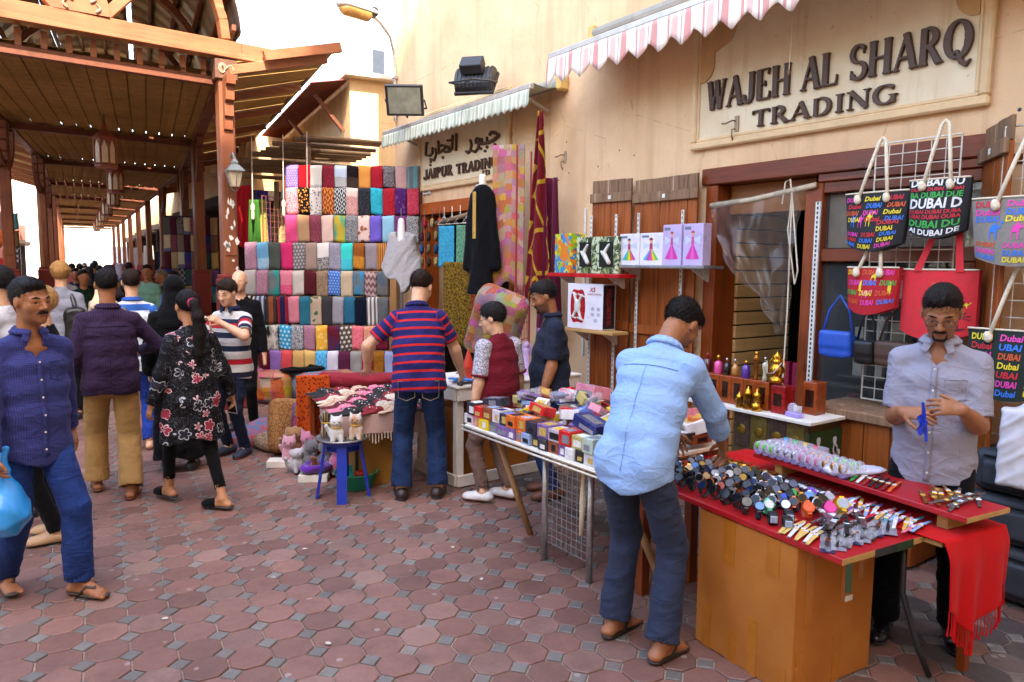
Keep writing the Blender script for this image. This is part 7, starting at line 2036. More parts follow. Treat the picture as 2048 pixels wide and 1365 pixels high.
mb=MB();mb.cbox((-.05,-.16,0),(.05,.12,.06),.004);mb.build('lid',M_JAR,t)
for k,c in enumerate(('#c02030','#d8b012','#2aa84a','#2a90c0')):
 w_=mobj('strap',wmesh('loop',m_loop),[MW('case'+c[1:],c,.4)],t,('loop',c));w_.location=(0,-.11+k*.065,.045);w_.rotation_euler=(R(60),0,R(-50))
# flat clear packets with watches at the near corner, thin bag on the raised board
for i in range(8):
 p=T_(.1+.055*i,.14-.006*(i%3),.702+.001*i)
 t=thing('watch_packet','flat clear packet with a dark watch at the board end, %s from the street'%('first','second','third','fourth','fifth','sixth','seventh','eighth')[i],'packet',p,TA+R(-58+wr_.uniform(-8,8)),'clear watch packets');
 mb=MB();mb.smooth=True;mb.grid(lambda a,b:(-.03+.06*a,-.13+.26*b,.012+.006*math.sin(a*9+i)+.005*math.sin(b*14+i*2)),8,22);mb.build('film',M_CLEAR,t)
 mb=MB();mb.box((-.028,-.125,.0),(.028,.125,.001));mb.build('card',MW('card%d'%(i%3),('#2a2a50','#8a8490','#3c2c2c')[i%3],.5),t)
 s_=mobj('strap',wmesh('flat',m_flat),[SB if i%3 else SBR],t,('flat','p%d'%(i%3)));s_.location=(0,0,.002)
 c_=mobj('case',wmesh('cs0',lambda:m_case_small(False)),[CASES[('copper','black','steel')[i%3]]],t,('cs','p',i%3));c_.scale=(1.4,1.4,1)
P=[ell((0,0,.02),(.06,.17,.022),k=.02),ell((.02,.1,.03),(.05,.08,.028),k=.02),folds(31,.012,60,(1,.3,.2),1.5),half((0,0,-1),0)]
o=add('plastic_bag',sdf_mesh('plastic_bag',P,.008),NG('thin_bag').done((.75,.75,.86),.25,0,.6,Alpha=.75),None,T_(.78,.5,.801),(0,0,TA+R(70)));tag(o,'crumpled clear plastic bag lying on the raised board','bag')
# watch held by the stallholder and its blue wrapper
Lw=L_['t']
mw=Matrix.Translation(Lw.location)@Matrix.Rotation(Lw.rotation_euler.z,4,'Z')
hp_=mw@Vector((.0,.40,1.14))
t=watch('gold square watch with a blue wrapper held by the grey shirted stallholder',None,hp_,R(108),R(70),CASES['gold'],DI['white'],MKS['dark'],MW('blue_wrap','#1e3ec0',.35),False,1.0,True)
mb=MB();mb.smooth=True;mb.grid(lambda a,b:(-.01+.03*a+.006*math.sin(b*8),-.05+.1*b,-.01-.02*a+.01*math.sin(a*7+b*5)),8,10);mb.build('wrapper',MW('blue_wrap','#1e3ec0'),t)
# ------------------------------------------------------------------ perfume box table
pt=thing('perfume_table','long table stacked with perfume boxes, steel poles and wooden prop legs','table',(3.0,3.3,0))
def Q(x,y,z):return(x-3.0,y-3.3,z)
mb=MB();mb.cbox(Q(2.46,2.72,.75),Q(3.5,4.02,.775),.004);mb.build('top',M_WHITE,pt)
for z in(.74,.765):
 mb=MB();mb.smooth=True;mb.tube([Q(2.452,2.7,z),Q(2.452,4.04,z)],.007,6);mb.build('edge_rail',M_WIRE,pt)
for(x,y)in((2.69,3.44),(2.70,3.03)):
 mb=MB();mb.smooth=True;mb.tube([Q(x,y,0),Q(x,y,.749)],.021,10);mb.build('steel_pole',M_STEEL,pt)
M_PROP=wood('prop_wood','#b48a5c','#8a6238','Z',1.2,.6)
for a,b in(((2.86,3.81,0),(2.63,3.92,.749)),((2.86,2.55,0),(2.66,2.8,.749)),((3.42,3.95,0),(3.4,3.9,.749)),((3.42,2.8,0),(3.4,2.8,.749))):
 mb=MB();mb.smooth=True;mb.tube([Q(*a),Q(*b)],.021,9);mb.build('prop_leg',M_PROP,pt)
wg=thing('wire_grid','wire mesh panel fixed between the poles under the perfume table','rack',(2.695,3.235,.12))
for i in range(9):mb=MB();mb.tube([(0,-.185+.37*i/8,0),(0,-.185+.37*i/8,.6)],.0028,5);mb.build('wire',M_STEEL,wg)
for i in range(14):mb=MB();mb.tube([(-.004,-.185,.6*i/13),(-.004,.185,.6*i/13)],.0028,5);mb.build('wire',M_STEEL,wg)
mb=MB();mb.smooth=True;mb.tube([(-.02,-.17,.55),(-.02,-.165,.35),(-.025,-.16,.15)],[.012,.02,.012],7);tag(mb.build('cloth_tie',M_ROPE,None,(2.695,3.235,.12)),'knotted beige cloth strip tied to the wire mesh panel','cloth strip')
PAL=['#b8a8b0','#2a2d3a','#c8c0c0','#3a3a3e','#c82020','#d8b81a','#5a7ab8','#1e2a60','#a8b8a8','#8a4a30','#c87a88','#d8d4d4','#6a6a70','#d0682a','#8aa0c0','#2e2622','#b0a060','#7a5a90']
MBX=[mat('pbx%d'%i,c,.28,.12,14)for i,c in enumerate(PAL)]
MLB=[mat('plb%d'%i,c,.35,.3,50)for i,c in enumerate(('#d8d4cc','#16161a','#b89a50','#7a7a80'))]
NAMES=dict(zip(range(18),('mauve','slate blue','pale grey','charcoal','red','yellow','sky blue','navy','sage green','russet','pink','white','grey','orange','powder blue','dark brown','olive gold','violet')))
pr_=random.Random(23)
def pbox(label,group,p,rot,w,d,h,ci,parent_label=True):
 t=thing('perfume_box',label,'box',p,0,group);t.rotation_euler=rot
 mb=MB();mb.cbox((-w/2,-d/2,0),(w/2,d/2,h),.0025);mb.build('carton',MBX[ci],t)
 lm=MLB[pr_.randrange(4)]
 a=pr_.uniform(.2,.45)
 mb=MB();mb.box((-w/2-.0012,-d*a,h*.18),(-w/2-.0004,d*pr_.uniform(.1,.4),h*pr_.uniform(.5,.8)));mb.build('label_panel',lm,t)
 mb=MB();mb.box((-w*.35,-d*.35,h+.0004),(w*pr_.uniform(.1,.35),d*.3,h+.0012));mb.build('top_print',lm if pr_.random()<.5 else MBX[(ci+5)%18],t)
 return t
for lay in range(2):
 y=2.74+.02*lay;k=0
 while y<3.98-.03*lay:
  d=pr_.uniform(.065,.11);h=(.062,.075)[lay]+pr_.uniform(-.006,.006);ci=pr_.randrange(18);w=pr_.uniform(.1,.13)
  if lay==0:h=.066
  pbox('%s perfume box in the neat %s front row, %s part'%(NAMES[ci],('lower','upper')[lay],('near','middle','far')[min(2,int((y-2.72)/.44))]),'perfume boxes in the front rows',(2.53+pr_.uniform(-.006,.006),y+d/2,.776+lay*.068),(0,0,pr_.uniform(-.05,.05)),w,d-.004,h,ci)
  y+=d;k+=1
for i in range(95):
 x=pr_.uniform(2.66,3.42);y=pr_.uniform(2.76,3.98);hump=.08*math.exp(-((x-3.0)/.25)**2)+.05
 z=.778+pr_.uniform(0,1)*hump+(.07 if i>60 else 0);ci=pr_.randrange(18)
 w,d,h=pr_.uniform(.06,.1),pr_.uniform(.1,.17),pr_.uniform(.035,.065)
 tl=.45 if i>40 else .12
 pbox('%s perfume box %s in the jumbled heap, %s side, %s part'%(NAMES[ci],'tilted' if tl>.2 else 'flat',('street','wall')[x>3.04],('near','middle','far')[min(2,int((y-2.7)/.44))]),'perfume boxes in the heap',(x,y,z),(pr_.uniform(-tl,tl),pr_.uniform(-tl,tl),pr_.uniform(0,3.1)),w,d,h,ci)
for i,(x,y,z,ci,s)in enumerate(((3.1,3.75,.93,11,1.2),(3.2,3.6,.95,10,1.7),(2.75,3.3,.9,11,1.3),(2.62,2.95,.92,7,1.5),(2.6,3.85,.91,1,1.2),(2.66,3.45,.92,4,1.2),(3.3,2.8,.86,11,1.6),(3.36,2.95,.9,10,1.4))):
 pbox('%s perfume box on top of the heap, a large one'%NAMES[ci]+(' at the near end' if y<3.0 else(' towards the far end' if y>3.5 else ' in the middle')),'perfume boxes in the heap',(x,y,z),(pr_.uniform(-.3,.3),pr_.uniform(-.3,.3),pr_.uniform(-.8,.8)),.08*s,.13*s,.045*s,ci)
for i,(x,y,rz_)in enumerate(((2.85,3.6,.6),(2.95,3.35,2.0),(2.8,3.9,1.2))):
 t=thing('clear_pack','clear cylindrical plastic pack with a bottle lying on the perfume boxes, %s'%('middle one','near one','far one')[i],'pack',(x,y,.955-.02*i),rz_)
 mb=MB();mb.smooth=True;mb.lathe([(.03,0),(.032,.003),(.032,.16),(.03,.163)],14,M=TR((0,0,.03),0,R(80),0));mb.build('tube',M_CLEAR,t)
 mb=MB();mb.smooth=True;mb.lathe([(.02,.02),(.022,.03),(.022,.09),(.008,.1),(.008,.12)],12,M=TR((0,0,.03),0,R(80),0));mb.build('bottle',MBX[(7,1,15)[i]],t)
M_GOLDX=mat('gold_print','#8a6c24',.3,.2,20,metal=.7)
# ------------------------------------------------------------------ perfume stand before the doorway
ps=thing('perfume_stand','white topped stand with printed sides under the perfume bottles','table',(4.2,3.0,0))
mb=MB();mb.cbox((-.2,-.5,.858),(.24,.5,.88),.003);mb.build('top',M_WHITE,ps)
mb=MB();mb.cbox((-.16,-.46,0),(.2,.1,.857),.004);mb.build('dark_cabinet',mat('stand_dark','#4a3a24',.3,.4,10),ps)
for k in range(4):
 mb=MB();mb.cbox((-.166,-.44+.135*k,.62),(-.161,-.32+.135*k,.85),.002);q_=mb.build('boxed_stock',mat('stock%d'%(k%2),('#5a4a1c','#3a2c22')[k%2],.25,.3,20),ps)
 mb=MB();mb.smooth=True;mb.lathe([(.03,0),(.034,.002),(.03,.004)],14,M=TR((-.166,-.38+.135*k,.74),0,0,R(-90)));mb.build('gold_roundel',M_GOLDX,q_)
tul=mat('tulip_green','#1e3a18',.5,.4,30)
mb=MB();mb.cbox((-.17,-.475,.3),(.2,-.461,.8),.003);tp_=mb.build('tulip_panel',tul,ps)
for k in range(26):
 a,b=pr_.uniform(-.14,.17),pr_.uniform(.36,.76)
 mb=MB();mb.prism([(.02*math.cos(q),.03*math.sin(q)+.006*math.cos(2*q))for q in np.linspace(0,5.6,9)],-.4785,-.4755,lambda u,v,d:(a+u,d,b+v));mb.build('printed_tulip',mat('tulip_white','#c4c0bc',.5),tp_)
M_AMB=mat('amber_box','#8a3c14',.22,.3,16,spec=.6);M_GOLDP=mat('gold_foil','#c8922e',.2,.15,30,metal=.95)
for k in range(6):
 t=thing('perfume_box','amber coloured perfume box with a dark window, %s from the left in the row'%('first','second','third','fourth','fifth','sixth')[k],'box',(4.14,3.42-k*.1,.8805),0,'amber perfume boxes in a row')
 mb=MB();mb.cbox((-.05,-.049,0),(.05,.049,.19),.003);mb.build('carton',M_AMB,t)
 mb=MB();mb.box((-.0515,-.024,.04),(-.0503,.024,.15));mb.build('window',mat('amber_window','#2a140c',.12,.3,20),t)
 mb=MB();mb.cbox((-.0525,-.03,.155),(-.0503,.03,.16),.0005);mb.build('foil_strip',M_GOLDP,t)
for lb,y,x,m_,h in(('red checked perfume box at the right end of the amber row',2.79,4.13,mat('redcheck','#8a1616',.25,.3,30),.18),('larger amber perfume box standing behind at the right',2.66,4.28,M_AMB,.21)):
 t=thing('perfume_box',lb,'box',(x,y,.8805));mb=MB();mb.cbox((-.055,-.05,0),(.055,.05,h),.003);mb.build('carton',m_,t);mb=MB();mb.box((-.0565,-.03,.05),(-.0553,.03,h-.05));mb.build('window',mat('amber_window','#2a140c'),t)
def bottle(label,x,y,z,prof,m,cap,capm,n=14):
 t=thing('perfume_bottle',label,'bottle',(x,y,z),0,'perfume bottles on the stand')
 mb=MB();mb.smooth=True;mb.lathe(prof,n);mb.build('flask',m,t)
 mb=MB();mb.smooth=True;mb.lathe(cap,10,c=(0,0,prof[-1][1]));mb.build('stopper',capm,t);return t
ZB=1.071
GL=lambda n,c:mat('flask_'+n,c,.08,.12,12,spec=.8)
cp1=[(.012,0),(.013,.03),(.01,.034)];cp2=[(.006,0),(.006,.01),(.012,.016),(.014,.03),(.006,.042)];cp3=[(.004,0),(.004,.012),(.009,.016),(.009,.03),(.003,.034)]
bottle('square dark red perfume bottle with red cap, left end of the row',4.14,3.42,ZB,[(.035,0),(.036,.004),(.036,.09),(.03,.096),(.012,.1)],GL('dred','#4a0e12'),cp1,mat('cap_red','#8a1418',.3),4)
bottle('pink perfume bottle with gold neck, second in the row',4.14,3.325,ZB,[(.026,0),(.028,.004),(.028,.075),(.02,.085),(.008,.09)],GL('pink','#d04a8a'),cp2,M_GOLDP)
bottle('small black perfume bottle with steel cap, third in the row',4.14,3.25,ZB,[(.022,0),(.024,.004),(.024,.06),(.01,.085)],GL('blk','#141014'),cp3,CASES['steel'])
bottle('rounded amber perfume bottle with steel cap, fourth in the row',4.14,3.18,ZB,[(.015,0),(.023,.02),(.023,.06),(.008,.085)],GL('amb','#b07a3a'),cp3,CASES['steel'])
bottle('perfume bottle with violet label and gold ball cap, fifth in the row',4.14,3.09,ZB,[(.028,0),(.029,.004),(.029,.07),(.018,.085),(.007,.092)],GL('vio','#4a2a80'),[(.005,0),(.01,.004),(.014,.014),(.01,.024),(.003,.028)],M_GOLDP)
bottle('tall slim gold perfume bottle with domed cap',4.14,3.01,ZB,[(.017,0),(.014,.01),(.014,.12),(.02,.122),(.02,.15),(.014,.156),(.014,.165)],mat('flask_gold','#a0601c',.15,.2,10,metal=.6),[(.012,0),(.014,.01),(.01,.022),(.002,.026)],M_GOLDP)
bottle('clear waisted perfume bottle with steel cap beside the gold lantern',4.14,2.94,ZB,[(.02,0),(.015,.02),(.01,.05),(.018,.085),(.02,.11),(.006,.125)],mat('flask_clear','#b8b090',.06,.2,10,spec=.8),cp3,CASES['steel'])
t=thing('gold_lantern_flask','gold lantern shaped perfume flask with wire handle, right end of the row','flask',(4.14,2.85,ZB))
mb=MB();mb.smooth=True;mb.lathe([(.045,0),(.048,.006),(.046,.03),(.03,.036),(.028,.044),(.046,.07),(.048,.09),(.034,.118),(.03,.124),(.034,.13),(.03,.15),(.024,.156),(.038,.172),(.008,.192),(.004,.206)],18);mb.build('flask',M_GOLDP,t)
for s in(-1,1):mb=MB();mb.smooth=True;mb.tube([(0,s*.05,.02),(0,s*.064,.07),(0,s*.058,.13),(0,s*.034,.158)],.004,6);mb.build('wire',M_GOLDP,t)
mb=MB();mb.smooth=True;mb.tube([(-.03,-.055,.14),(-.065,-.02,.07),(-.062,.03,.06),(-.03,.055,.14)],.003,6);mb.build('handle',mat('handle_white','#c4beb4',.4),t)
for k,(y,s)in enumerate(((3.06,.85),(2.99,1.1),(2.92,1.05))):
 t=thing('gold_minaret_flask','gold %s perfume flask standing before the amber boxes'%('small pierced','tall tiered','round bellied')[k],'flask',(4.04,y,.8805),0);t.scale=(s,)*3
 pr=([(.024,0),(.026,.01),(.02,.02),(.026,.03),(.027,.075),(.03,.08),(.022,.1),(.008,.108),(.004,.125)],[(.03,0),(.032,.012),(.024,.03),(.028,.034),(.024,.05),(.028,.054),(.024,.07),(.028,.074),(.024,.09),(.03,.094),(.02,.105),(.016,.12),(.005,.128),(.004,.14)],[(.034,0),(.038,.02),(.034,.045),(.022,.055),(.026,.07),(.022,.085),(.026,.1),(.02,.11),(.008,.118),(.006,.135),(.002,.142)])[k]
 mb=MB();mb.smooth=True;mb.lathe(pr,14);mb.build('flask',M_GOLDP,t)
 for q in range(8):
  a=R(45*q);mb=MB();mb.cbox((.022,-.005,.036),(.0285,.005,.062),.001,TR((0,0,0),a));mb.build('pierced_panel',mat('pierce_dark','#3a220c',.4),t)
bottle('square gold perfume bottle with wooden block cap by the blue sleeve',4.02,3.33,.8805,[(.033,0),(.034,.003),(.034,.07),(.03,.074)],GL('gold','#b0741c'),[(.03,0),(.033,.003),(.033,.038),(.03,.042)],mat('cap_wood','#c09a5c',.5),4)
bottle('small pink square perfume bottle with steel cap by the blue sleeve',4.02,3.42,.8805,[(.024,0),(.025,.003),(.025,.045),(.018,.05)],GL('rose','#c06a7a'),cp3,CASES['steel'],4)
t=thing('tape_dispenser','clear violet plastic dispenser on the white stand top','dispenser',(4.08,2.66,.8805),R(-10))
mb=MB();mb.smooth=True;mb.lathe([(.035,-.01),(.038,-.008),(.038,.008),(.035,.01)],16,M=TR((0,.02,.05),0,R(0),R(90)));mb.build('reel',M_JAR,t);mb=MB();mb.cbox((-.03,-.05,0),(.03,.06,.03),.006);mb.build('base',NG('violet_clear').done((.45,.35,.85),.1,0,.7,Alpha=.6),t)
for k in range(2):
 mb=MB();mb.cbox((-.03,-.035,0),(.03,.035,.3),.003);tag(mb.build('gift_carton',mat('gift_pink','#8a1438',.4,.35,40),None,(5.3,3.55-.1*k,.75)),'tall patterned pink carton in the dark doorway, %s of two'%('left','right')[k],'box')
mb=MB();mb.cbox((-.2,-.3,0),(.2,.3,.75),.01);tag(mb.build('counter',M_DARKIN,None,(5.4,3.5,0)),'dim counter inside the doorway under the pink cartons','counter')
# ------------------------------------------------------------------ scarf display
ORD=['first','second','third','fourth','fifth','sixth','seventh','eighth','ninth','tenth','eleventh','twelfth','thirteenth','fourteenth']
sr_=random.Random(3)
def scarf(label,group,o,D,n,w,h,m,ph):
 """cloth folded over a rod: o = top left corner, D along the row, n out of the face"""
 nu,nv=6,9;vs=[];uv=[]
 for j in range(nv+1):
  q=j/nv
  for i in range(nu+1):
   a=i/nu;out=.03*math.sin(min(q*6,1)*1.57)+.006*math.sin(a*7+ph)*q+.006*math.sin(a*math.pi)-.006*q+.004*math.sin(q*9+ph*5+a*3)
   p=o+D*(a*w+.006*q*math.sin(ph*3))+n*out;vs.append((p.x,p.y,o.z+.05*math.sin(ph*7)*(a-.5)*w*2-h*q*(1+.012*math.sin(a*5+ph))+.012*math.sin(min(q*5,1)*3.14)));uv.append((a*w+ph,q*h))
 fs=[(j*(nu+1)+i,(j+1)*(nu+1)+i,(j+1)*(nu+1)+i+1,j*(nu+1)+i+1)for j in range(nv)for i in range(nu)]
 b=len(vs)
 vs+=[tuple(Vector(v)-n*.035)for v in vs];fs+=[tuple(b+k for k in f[::-1])for f in fs];uv+=uv
 ring=[i for i in range(nu+1)]+[j*(nu+1)+nu for j in range(1,nv+1)]+[nv*(nu+1)+i for i in range(nu-1,-1,-1)]+[j*(nu+1)for j in range(nv-1,0,-1)]
 for k in range(len(ring)):a_,b_=ring[k],ring[(k+1)%len(ring)];fs.append((a_,b_,b+b_,b+a_))
 c=Vector((o.x,o.y,o.z-h));me=bpy.data.meshes.new('scarf');me.from_pydata([tuple(Vector(v)-c)for v in vs],[],fs);me.polygons.foreach_set('use_smooth',[True]*len(fs));set_uv(me,uv);me.materials.append(m);me.update()
 return tag(add('scarf',me,None,None,c),label,'scarf',group)
ROWS=[  # description, colour, second colour, pattern, scale
 ['violet motif,#6a5ab0,#8a7ac8,dots,30','bright red,#b00a1c,,plain,1','white grey-edged,#d0ccc8,#9aa0a4,hem,.27','maroon paisley,#6a0c20,#8a2438,paisley,12','pale blue and grey,#b8c8dc,#a8a8a8,split,.16','black brown-edged,#1c1416,#4a3a34,hem,.16','magenta rainbow,#b02a90,#d08a40,vgrad,1','crimson,#a01428,,plain,1','grey paisley striped,#3a3436,#8a8080,paisley,14','pink beige,#c89a90,,plain,1','teal and grey,#5a8a8c,#6a6a6a,vstripe,9'],
 ['rose paisley,#a84a5a,#c88a90,paisley,12','black and orange,#1a1210,#c8843c,floral,34','white and grey floral,#c8c0bc,#6a6068,floral,36','orange diamond,#c8843c,#8a2a1c,diamond,13','black and white diamond,#141418,#b8bcbc,diamond,16','pale pink bordered,#d8c0b4,#b86a68,hem,.12','black paisley,#141416,#3a3c44,paisley,11','turquoise paisley,#0a8a9c,#2ab0c0,paisley,11','red paisley,#8a0c1c,#b82430,paisley,11','purple floral,#4a1858,#7a4a88,floral,20','crimson paisley,#a01c30,#c84a5a,paisley,12'],
 ['pink,#d84a80,,plain,1','tan,#b08a68,,plain,1','wine paisley,#6a1c34,#8a4a58,paisley,13','pale pink,#d8b8ac,,plain,1','green and yellow tie-dye,#3a9a7c,#b8a030,tie,1.5','grey paisley,#3c3c40,#9a9a9c,paisley,14','peach camel-print,#d8bcb0,#9a5a40,floral,14','violet,#6a58b8,,plain,1','light blue,#8ab8cc,,plain,1','purple,#5a1c58,#7a3a70,paisley,10','black and white paisley,#16161a,#b8b4b0,paisley,16'],
 ['mauve,#9a6a80,#b08a9a,paisley,13','sky blue,#6aa8d0,#a8c8d8,hem,.22','olive grey,#4a524c,,plain,1','orange to pink,#d87a28,#c82a68,vgrad,1','grey border-dotted,#6c6a70,#a8a4a0,dots,22','taupe,#9a8478,,plain,1','white black-edged,#d0ccc8,#2a2a2e,hem,.2','lilac grey,#7c7888,#9a96a4,paisley,11','aqua,#2ac0b8,#3ab0c0,split,.22','brown gold-fringed,#8a4c18,#c8882c,hem,.18','warm grey,#8c8084,,plain,1','multicoloured striped,#7a2420,#c08a3a,vstripe,40'],
 ['silver grey,#b0a8a4,#8c8884,grad,1','dusty pink,#9c6a80,#b88a9c,paisley,14','teal and grey,#1c8a88,#6a7070,tie,1.2','pink rose-edged,#d0788c,#d02868,hem,.2','ivory,#c0b8b0,,plain,1','burgundy,#4c0e18,,plain,1','sand paisley,#9c8268,#6a5644,paisley,13','cornflower dotted,#3a64b0,#7a9ccc,dots,26','beige,#b8a488,,plain,1','blue and grey,#1c80a8,#5c6468,tie,1.4','pink zigzag,#a88c88,#6a4a4c,zigzag,18','slate grey,#4a5864,#6c645c,tie,1.8'],
 ['black ivory-striped,#1c1a1a,#c8c0b4,vstripe,14','steel blue striped,#3a4664,#a8b0bc,vstripe,16','brown striped,#3a2c28,#8a4a2c,vstripe,8','navy crimson-edged,#14143c,#8a1430,vstripe,7','rose pink,#c87888,,plain,1','petrol blue,#1c6478,,plain,1','beige camel-print,#a89480,#3c5a34,floral,12','charcoal,#302e30,,plain,1','ash grey,#8a8890,,plain,1','deep teal,#1c5c78,,plain,1','midnight,#0e1424,,plain,1','white and grey striped,#c8c0b8,#5a5858,vstripe,18','black checked,#1c1e20,#7a7c7c,check,40'],
 ['leopard brown,#5a3a20,#20140c,floral,46','mint paisley,#6aa890,#8ac0a8,paisley,11','black and white swirl,#16161a,#c8c4bc,tie,2.4','aqua dotted,#1c90c0,#a8d0dc,dots,18','navy white paisley,#28304a,#b8bcc0,paisley,13','plum grey,#8c5a70,#a87c90,paisley,14','yellow floral,#d8a038,#e0bc68,floral,15','maroon and blue,#5c0c20,#1c2a58,tie,.8','brown white-dotted,#4c4438,#c0b8b0,dots,16','coral,#c8485c,#d87c80,paisley,12','peach paisley,#d0a07c,#c87060,paisley,10','dark red,#6a0c24,,plain,1'],
 ['wine red,#5c0a20,,plain,1','lilac,#8c68b0,,plain,1','salmon red,#d04c50,,plain,1','mustard beige,#c8a060,,plain,1','sand yellow,#cca866,,plain,1','azure,#3c94c4,#5cb0d8,diamond,12','white knotted,#c8c4d0,,plain,1','plum tasselled,#3c0c28,#5c1c40,paisley,20','grey fringed,#8c8884,,plain,1','red fringed,#a81c1c,,plain,1','gold ruffled,#a86c14,#6a3c10,paisley,16','periwinkle,#9ca4c8,#7c84a8,vstripe,60']]
def smat(tok):
 d,c1,c2,pat,sc=tok.split(',');return d,fabric('sc_%s_%s_%s'%(c1,c2,pat),c1,c2 or None,pat,float(sc))
rk=thing('scarf_rack','tall tiered rack holding the rows of folded scarves','rack',(4.0,9.75,0))
O0=Vector((4.86,9.12,0));D0=Vector((-.8165,.577,0));N0=Vector((-.577,-.8165,0))
ZT=[3.17,2.86,2.48,2.10,1.715,1.36,.965,.62];RN=['top','second','third','fourth','fifth','sixth','seventh','lowest']
for r,(row,zt)in enumerate(zip(ROWS,ZT)):
 s0,s1=(.02,1.87)if r<3 else((.42,2.42)if r<7 else(.3,2.2));k=len(row);wd=(s1-s0)/k
 off=.05*r
 hh=(ZT[r]-(ZT+[.3])[r+1])*(1.0 if r else 1.02)
 a=O0+D0*s0+N0*(off-.0);b=O0+D0*s1+N0*(off-.0)
 mb=MB();mb.smooth=True;mb.tube([(p.x-4.0,p.y-9.75,zt-.03)for p in(a,b)],.012,6);mb.build('rod',M_WHITEMET,rk)
 mb=MB();mb.bar((a.x-4.0-N0.x*.05,a.y-9.75-N0.y*.05,zt-hh/2),(b.x-4.0-N0.x*.05,b.y-9.75-N0.y*.05,zt-hh/2),.012,hh-.01);mb.build('back_board',mat('rack_back','#3a1014',.8,.2),rk)
 for i,tok in enumerate(row):
  d,m=smat(tok);o=O0+D0*(s1-(i+1)*wd+wd)+N0*off;o=Vector((o.x,o.y,zt))
  scarf('%s scarf, %s from left in the %s row of the big display'%(d,ORD[i],RN[r]),'scarves on the big display',o,-D0,N0,wd*sr_.uniform(.94,1.0),hh*sr_.uniform(.93,1.03),m,sr_.uniform(0,5))
for s_ in(.0,1.9,2.44):
 p=O0+D0*s_-N0*.08;mb=MB();mb.cbox((p.x-4.02,p.y-9.77,0),(p.x-3.98,p.y-9.73,3.15 if s_<2 else 2.1),.004);mb.build('upright',M_FRAMEZ,rk)
# farther scarf wall under the gallery
MUT=['grey,#5a5450,,plain,1','bronze,#5a4424,#3a2c18,floral,24','blue and purple,#24286a,#4a2a58,split,.18','burgundy,#4a1020,,plain,1','pink,#b87a70,#9a6a40,split,.2','brown,#7a5a4a,,plain,1','grey leaf,#6a6258,#3a3632,floral,26','turquoise,#1c90ac,#5ab0b8,split,.14','checked navy,#20243a,#8a8078,check,10','cream,#c8b48c,#5a6a8c,split,.26','mole,#6e5c54,,plain,1','dark teal,#2c4444,,plain,1','garnet paisley,#5a2430,#8a5058,paisley,14','black and red,#20080c,#9a1018,tie,1','straw,#c0a468,,plain,1','fawn,#7c685c,,plain,1','clay,#8c7868,,plain,1','green and rust,#4a4c20,#9a4c18,split,.16','wine,#4c1420,,plain,1','sea green,#2c6460,,plain,1','apricot,#a8784c,,plain,1','camel,#a88c64,,plain,1','orange black,#b8541c,#241008,floral,24','lavender,#6a4c8c,,plain,1','ivory and grey,#b8b090,#5a5a70,split,.24']
rk2=thing('scarf_rack','darker scarf rack farther back under the gallery','rack',(3.1,15.0,0));o2=Vector((2.62,15.3,0));D2_=Vector((.8165,-.577,0))
mb=MB();mb.bar((2.6-3.1+.06,15.3-15.0+.09,1.75),(3.6-3.1+.06,14.6-15.0+.09,1.75),.03,1.9);mb.build('board',mat('rack_back','#3a1014'),rk2)
for r in range(5):
 for i in range(8):
  d,m=smat(MUT[(r*8+i*3+r)%25]);o=o2+D2_*(i*.128)
  scarf('%s scarf, %s from the left in %s row of the far scarf wall'%(d,ORD[i],RN[r]),'scarves on the far wall',Vector((o.x,o.y,2.66-r*.325)),D2_,N0,.124,.325,m,sr_.uniform(0,5))
for r in range(3):
 for i in range(5):
  d,m=smat(MUT[(r*7+i*4+3)%25]);scarf('%s scarf, %s from left in %s row behind the left posts'%(d,ORD[i],RN[r]),'scarves behind the left posts',Vector((-.62+i*.2,18.4-i*.12,2.75-r*.34)),D2_,N0,.22,.33,m,sr_.uniform(0,5))
mb=MB();mb.cbox((-.5,-.02,0),(.55,.02,1.0),.01);o=mb.build('red_board',mat('red_sign','#a01410',.5,.2,6),None,(-.22,14.75,.85),(0,0,R(-35)));tag(o,'red painted board with white scribbles behind the left gallery post','board')
mb=MB()
for k in range(14):mb.box((-.4+.12*(k%7),-.0235,.55+.22*(k//7)),(-.34+.12*(k%7),-.0205,.6+.22*(k//7)+.05*(k%3)))
tag(mb.build('scribble',M_WHITE,o),kind='stuff')
# ------------------------------------------------------------------ hanging cloths, mannequins and carpet round the far shop
def hang(name,label,cat,p,n_ang,w0,w1,h,m,amp=.02,fr=9,seed=0,group=None,parent=None):
 """cloth hanging from its top edge; p = top middle, n_ang = facing (deg, world)"""
 a=R(n_ang);D=Vector((-math.sin(a),math.cos(a),0));n=Vector((math.cos(a),math.sin(a),0));mb=MB();uv=[];nu,nv=20,24
 for j in range(nv+1):
  for i in range(nu+1):
   u,v=i/nu-.5,j/nv;w=w0+(w1-w0)*v
   q=D*(u*w)+n*(amp*math.sin(u*fr*2+seed+v*1.5)*(.4+.6*v));mb.v.append((q.x,q.y,-h*v*(1-.06*math.cos(u*5+seed))));uv.append(((u+.5)*w,v*h))
 for j in range(nv):
  for i in range(nu):k=j*(nu+1)+i;mb.f.append([k,k+1,k+nu+2,k+nu+1]);mb.mi.append(0);mb.sm.append(True)
 o=mb.build(name,m,parent,p);set_uv(o.data,uv);o.modifiers.new('thickness','SOLIDIFY').thickness=.006
 return tag(o,label,cat,group)
hang('hanging_carpet','dark red patterned carpet hanging from the awning end beside the shop','carpet',(4.52,5.95,3.36),205,.05,.36,1.95,fabric('carpet','#6a0c18','#b08a24','diamond',3.2,w=.18),.05,5,1)
hang('hanging_carpet','plum carpet with pale edge hanging in folds behind the red one','carpet',(4.6,5.9,2.7),205,.2,.3,1.6,fabric('carpet2','#5a0c2c','#8a7460','vstripe',7,w=.08),.06,6,3)
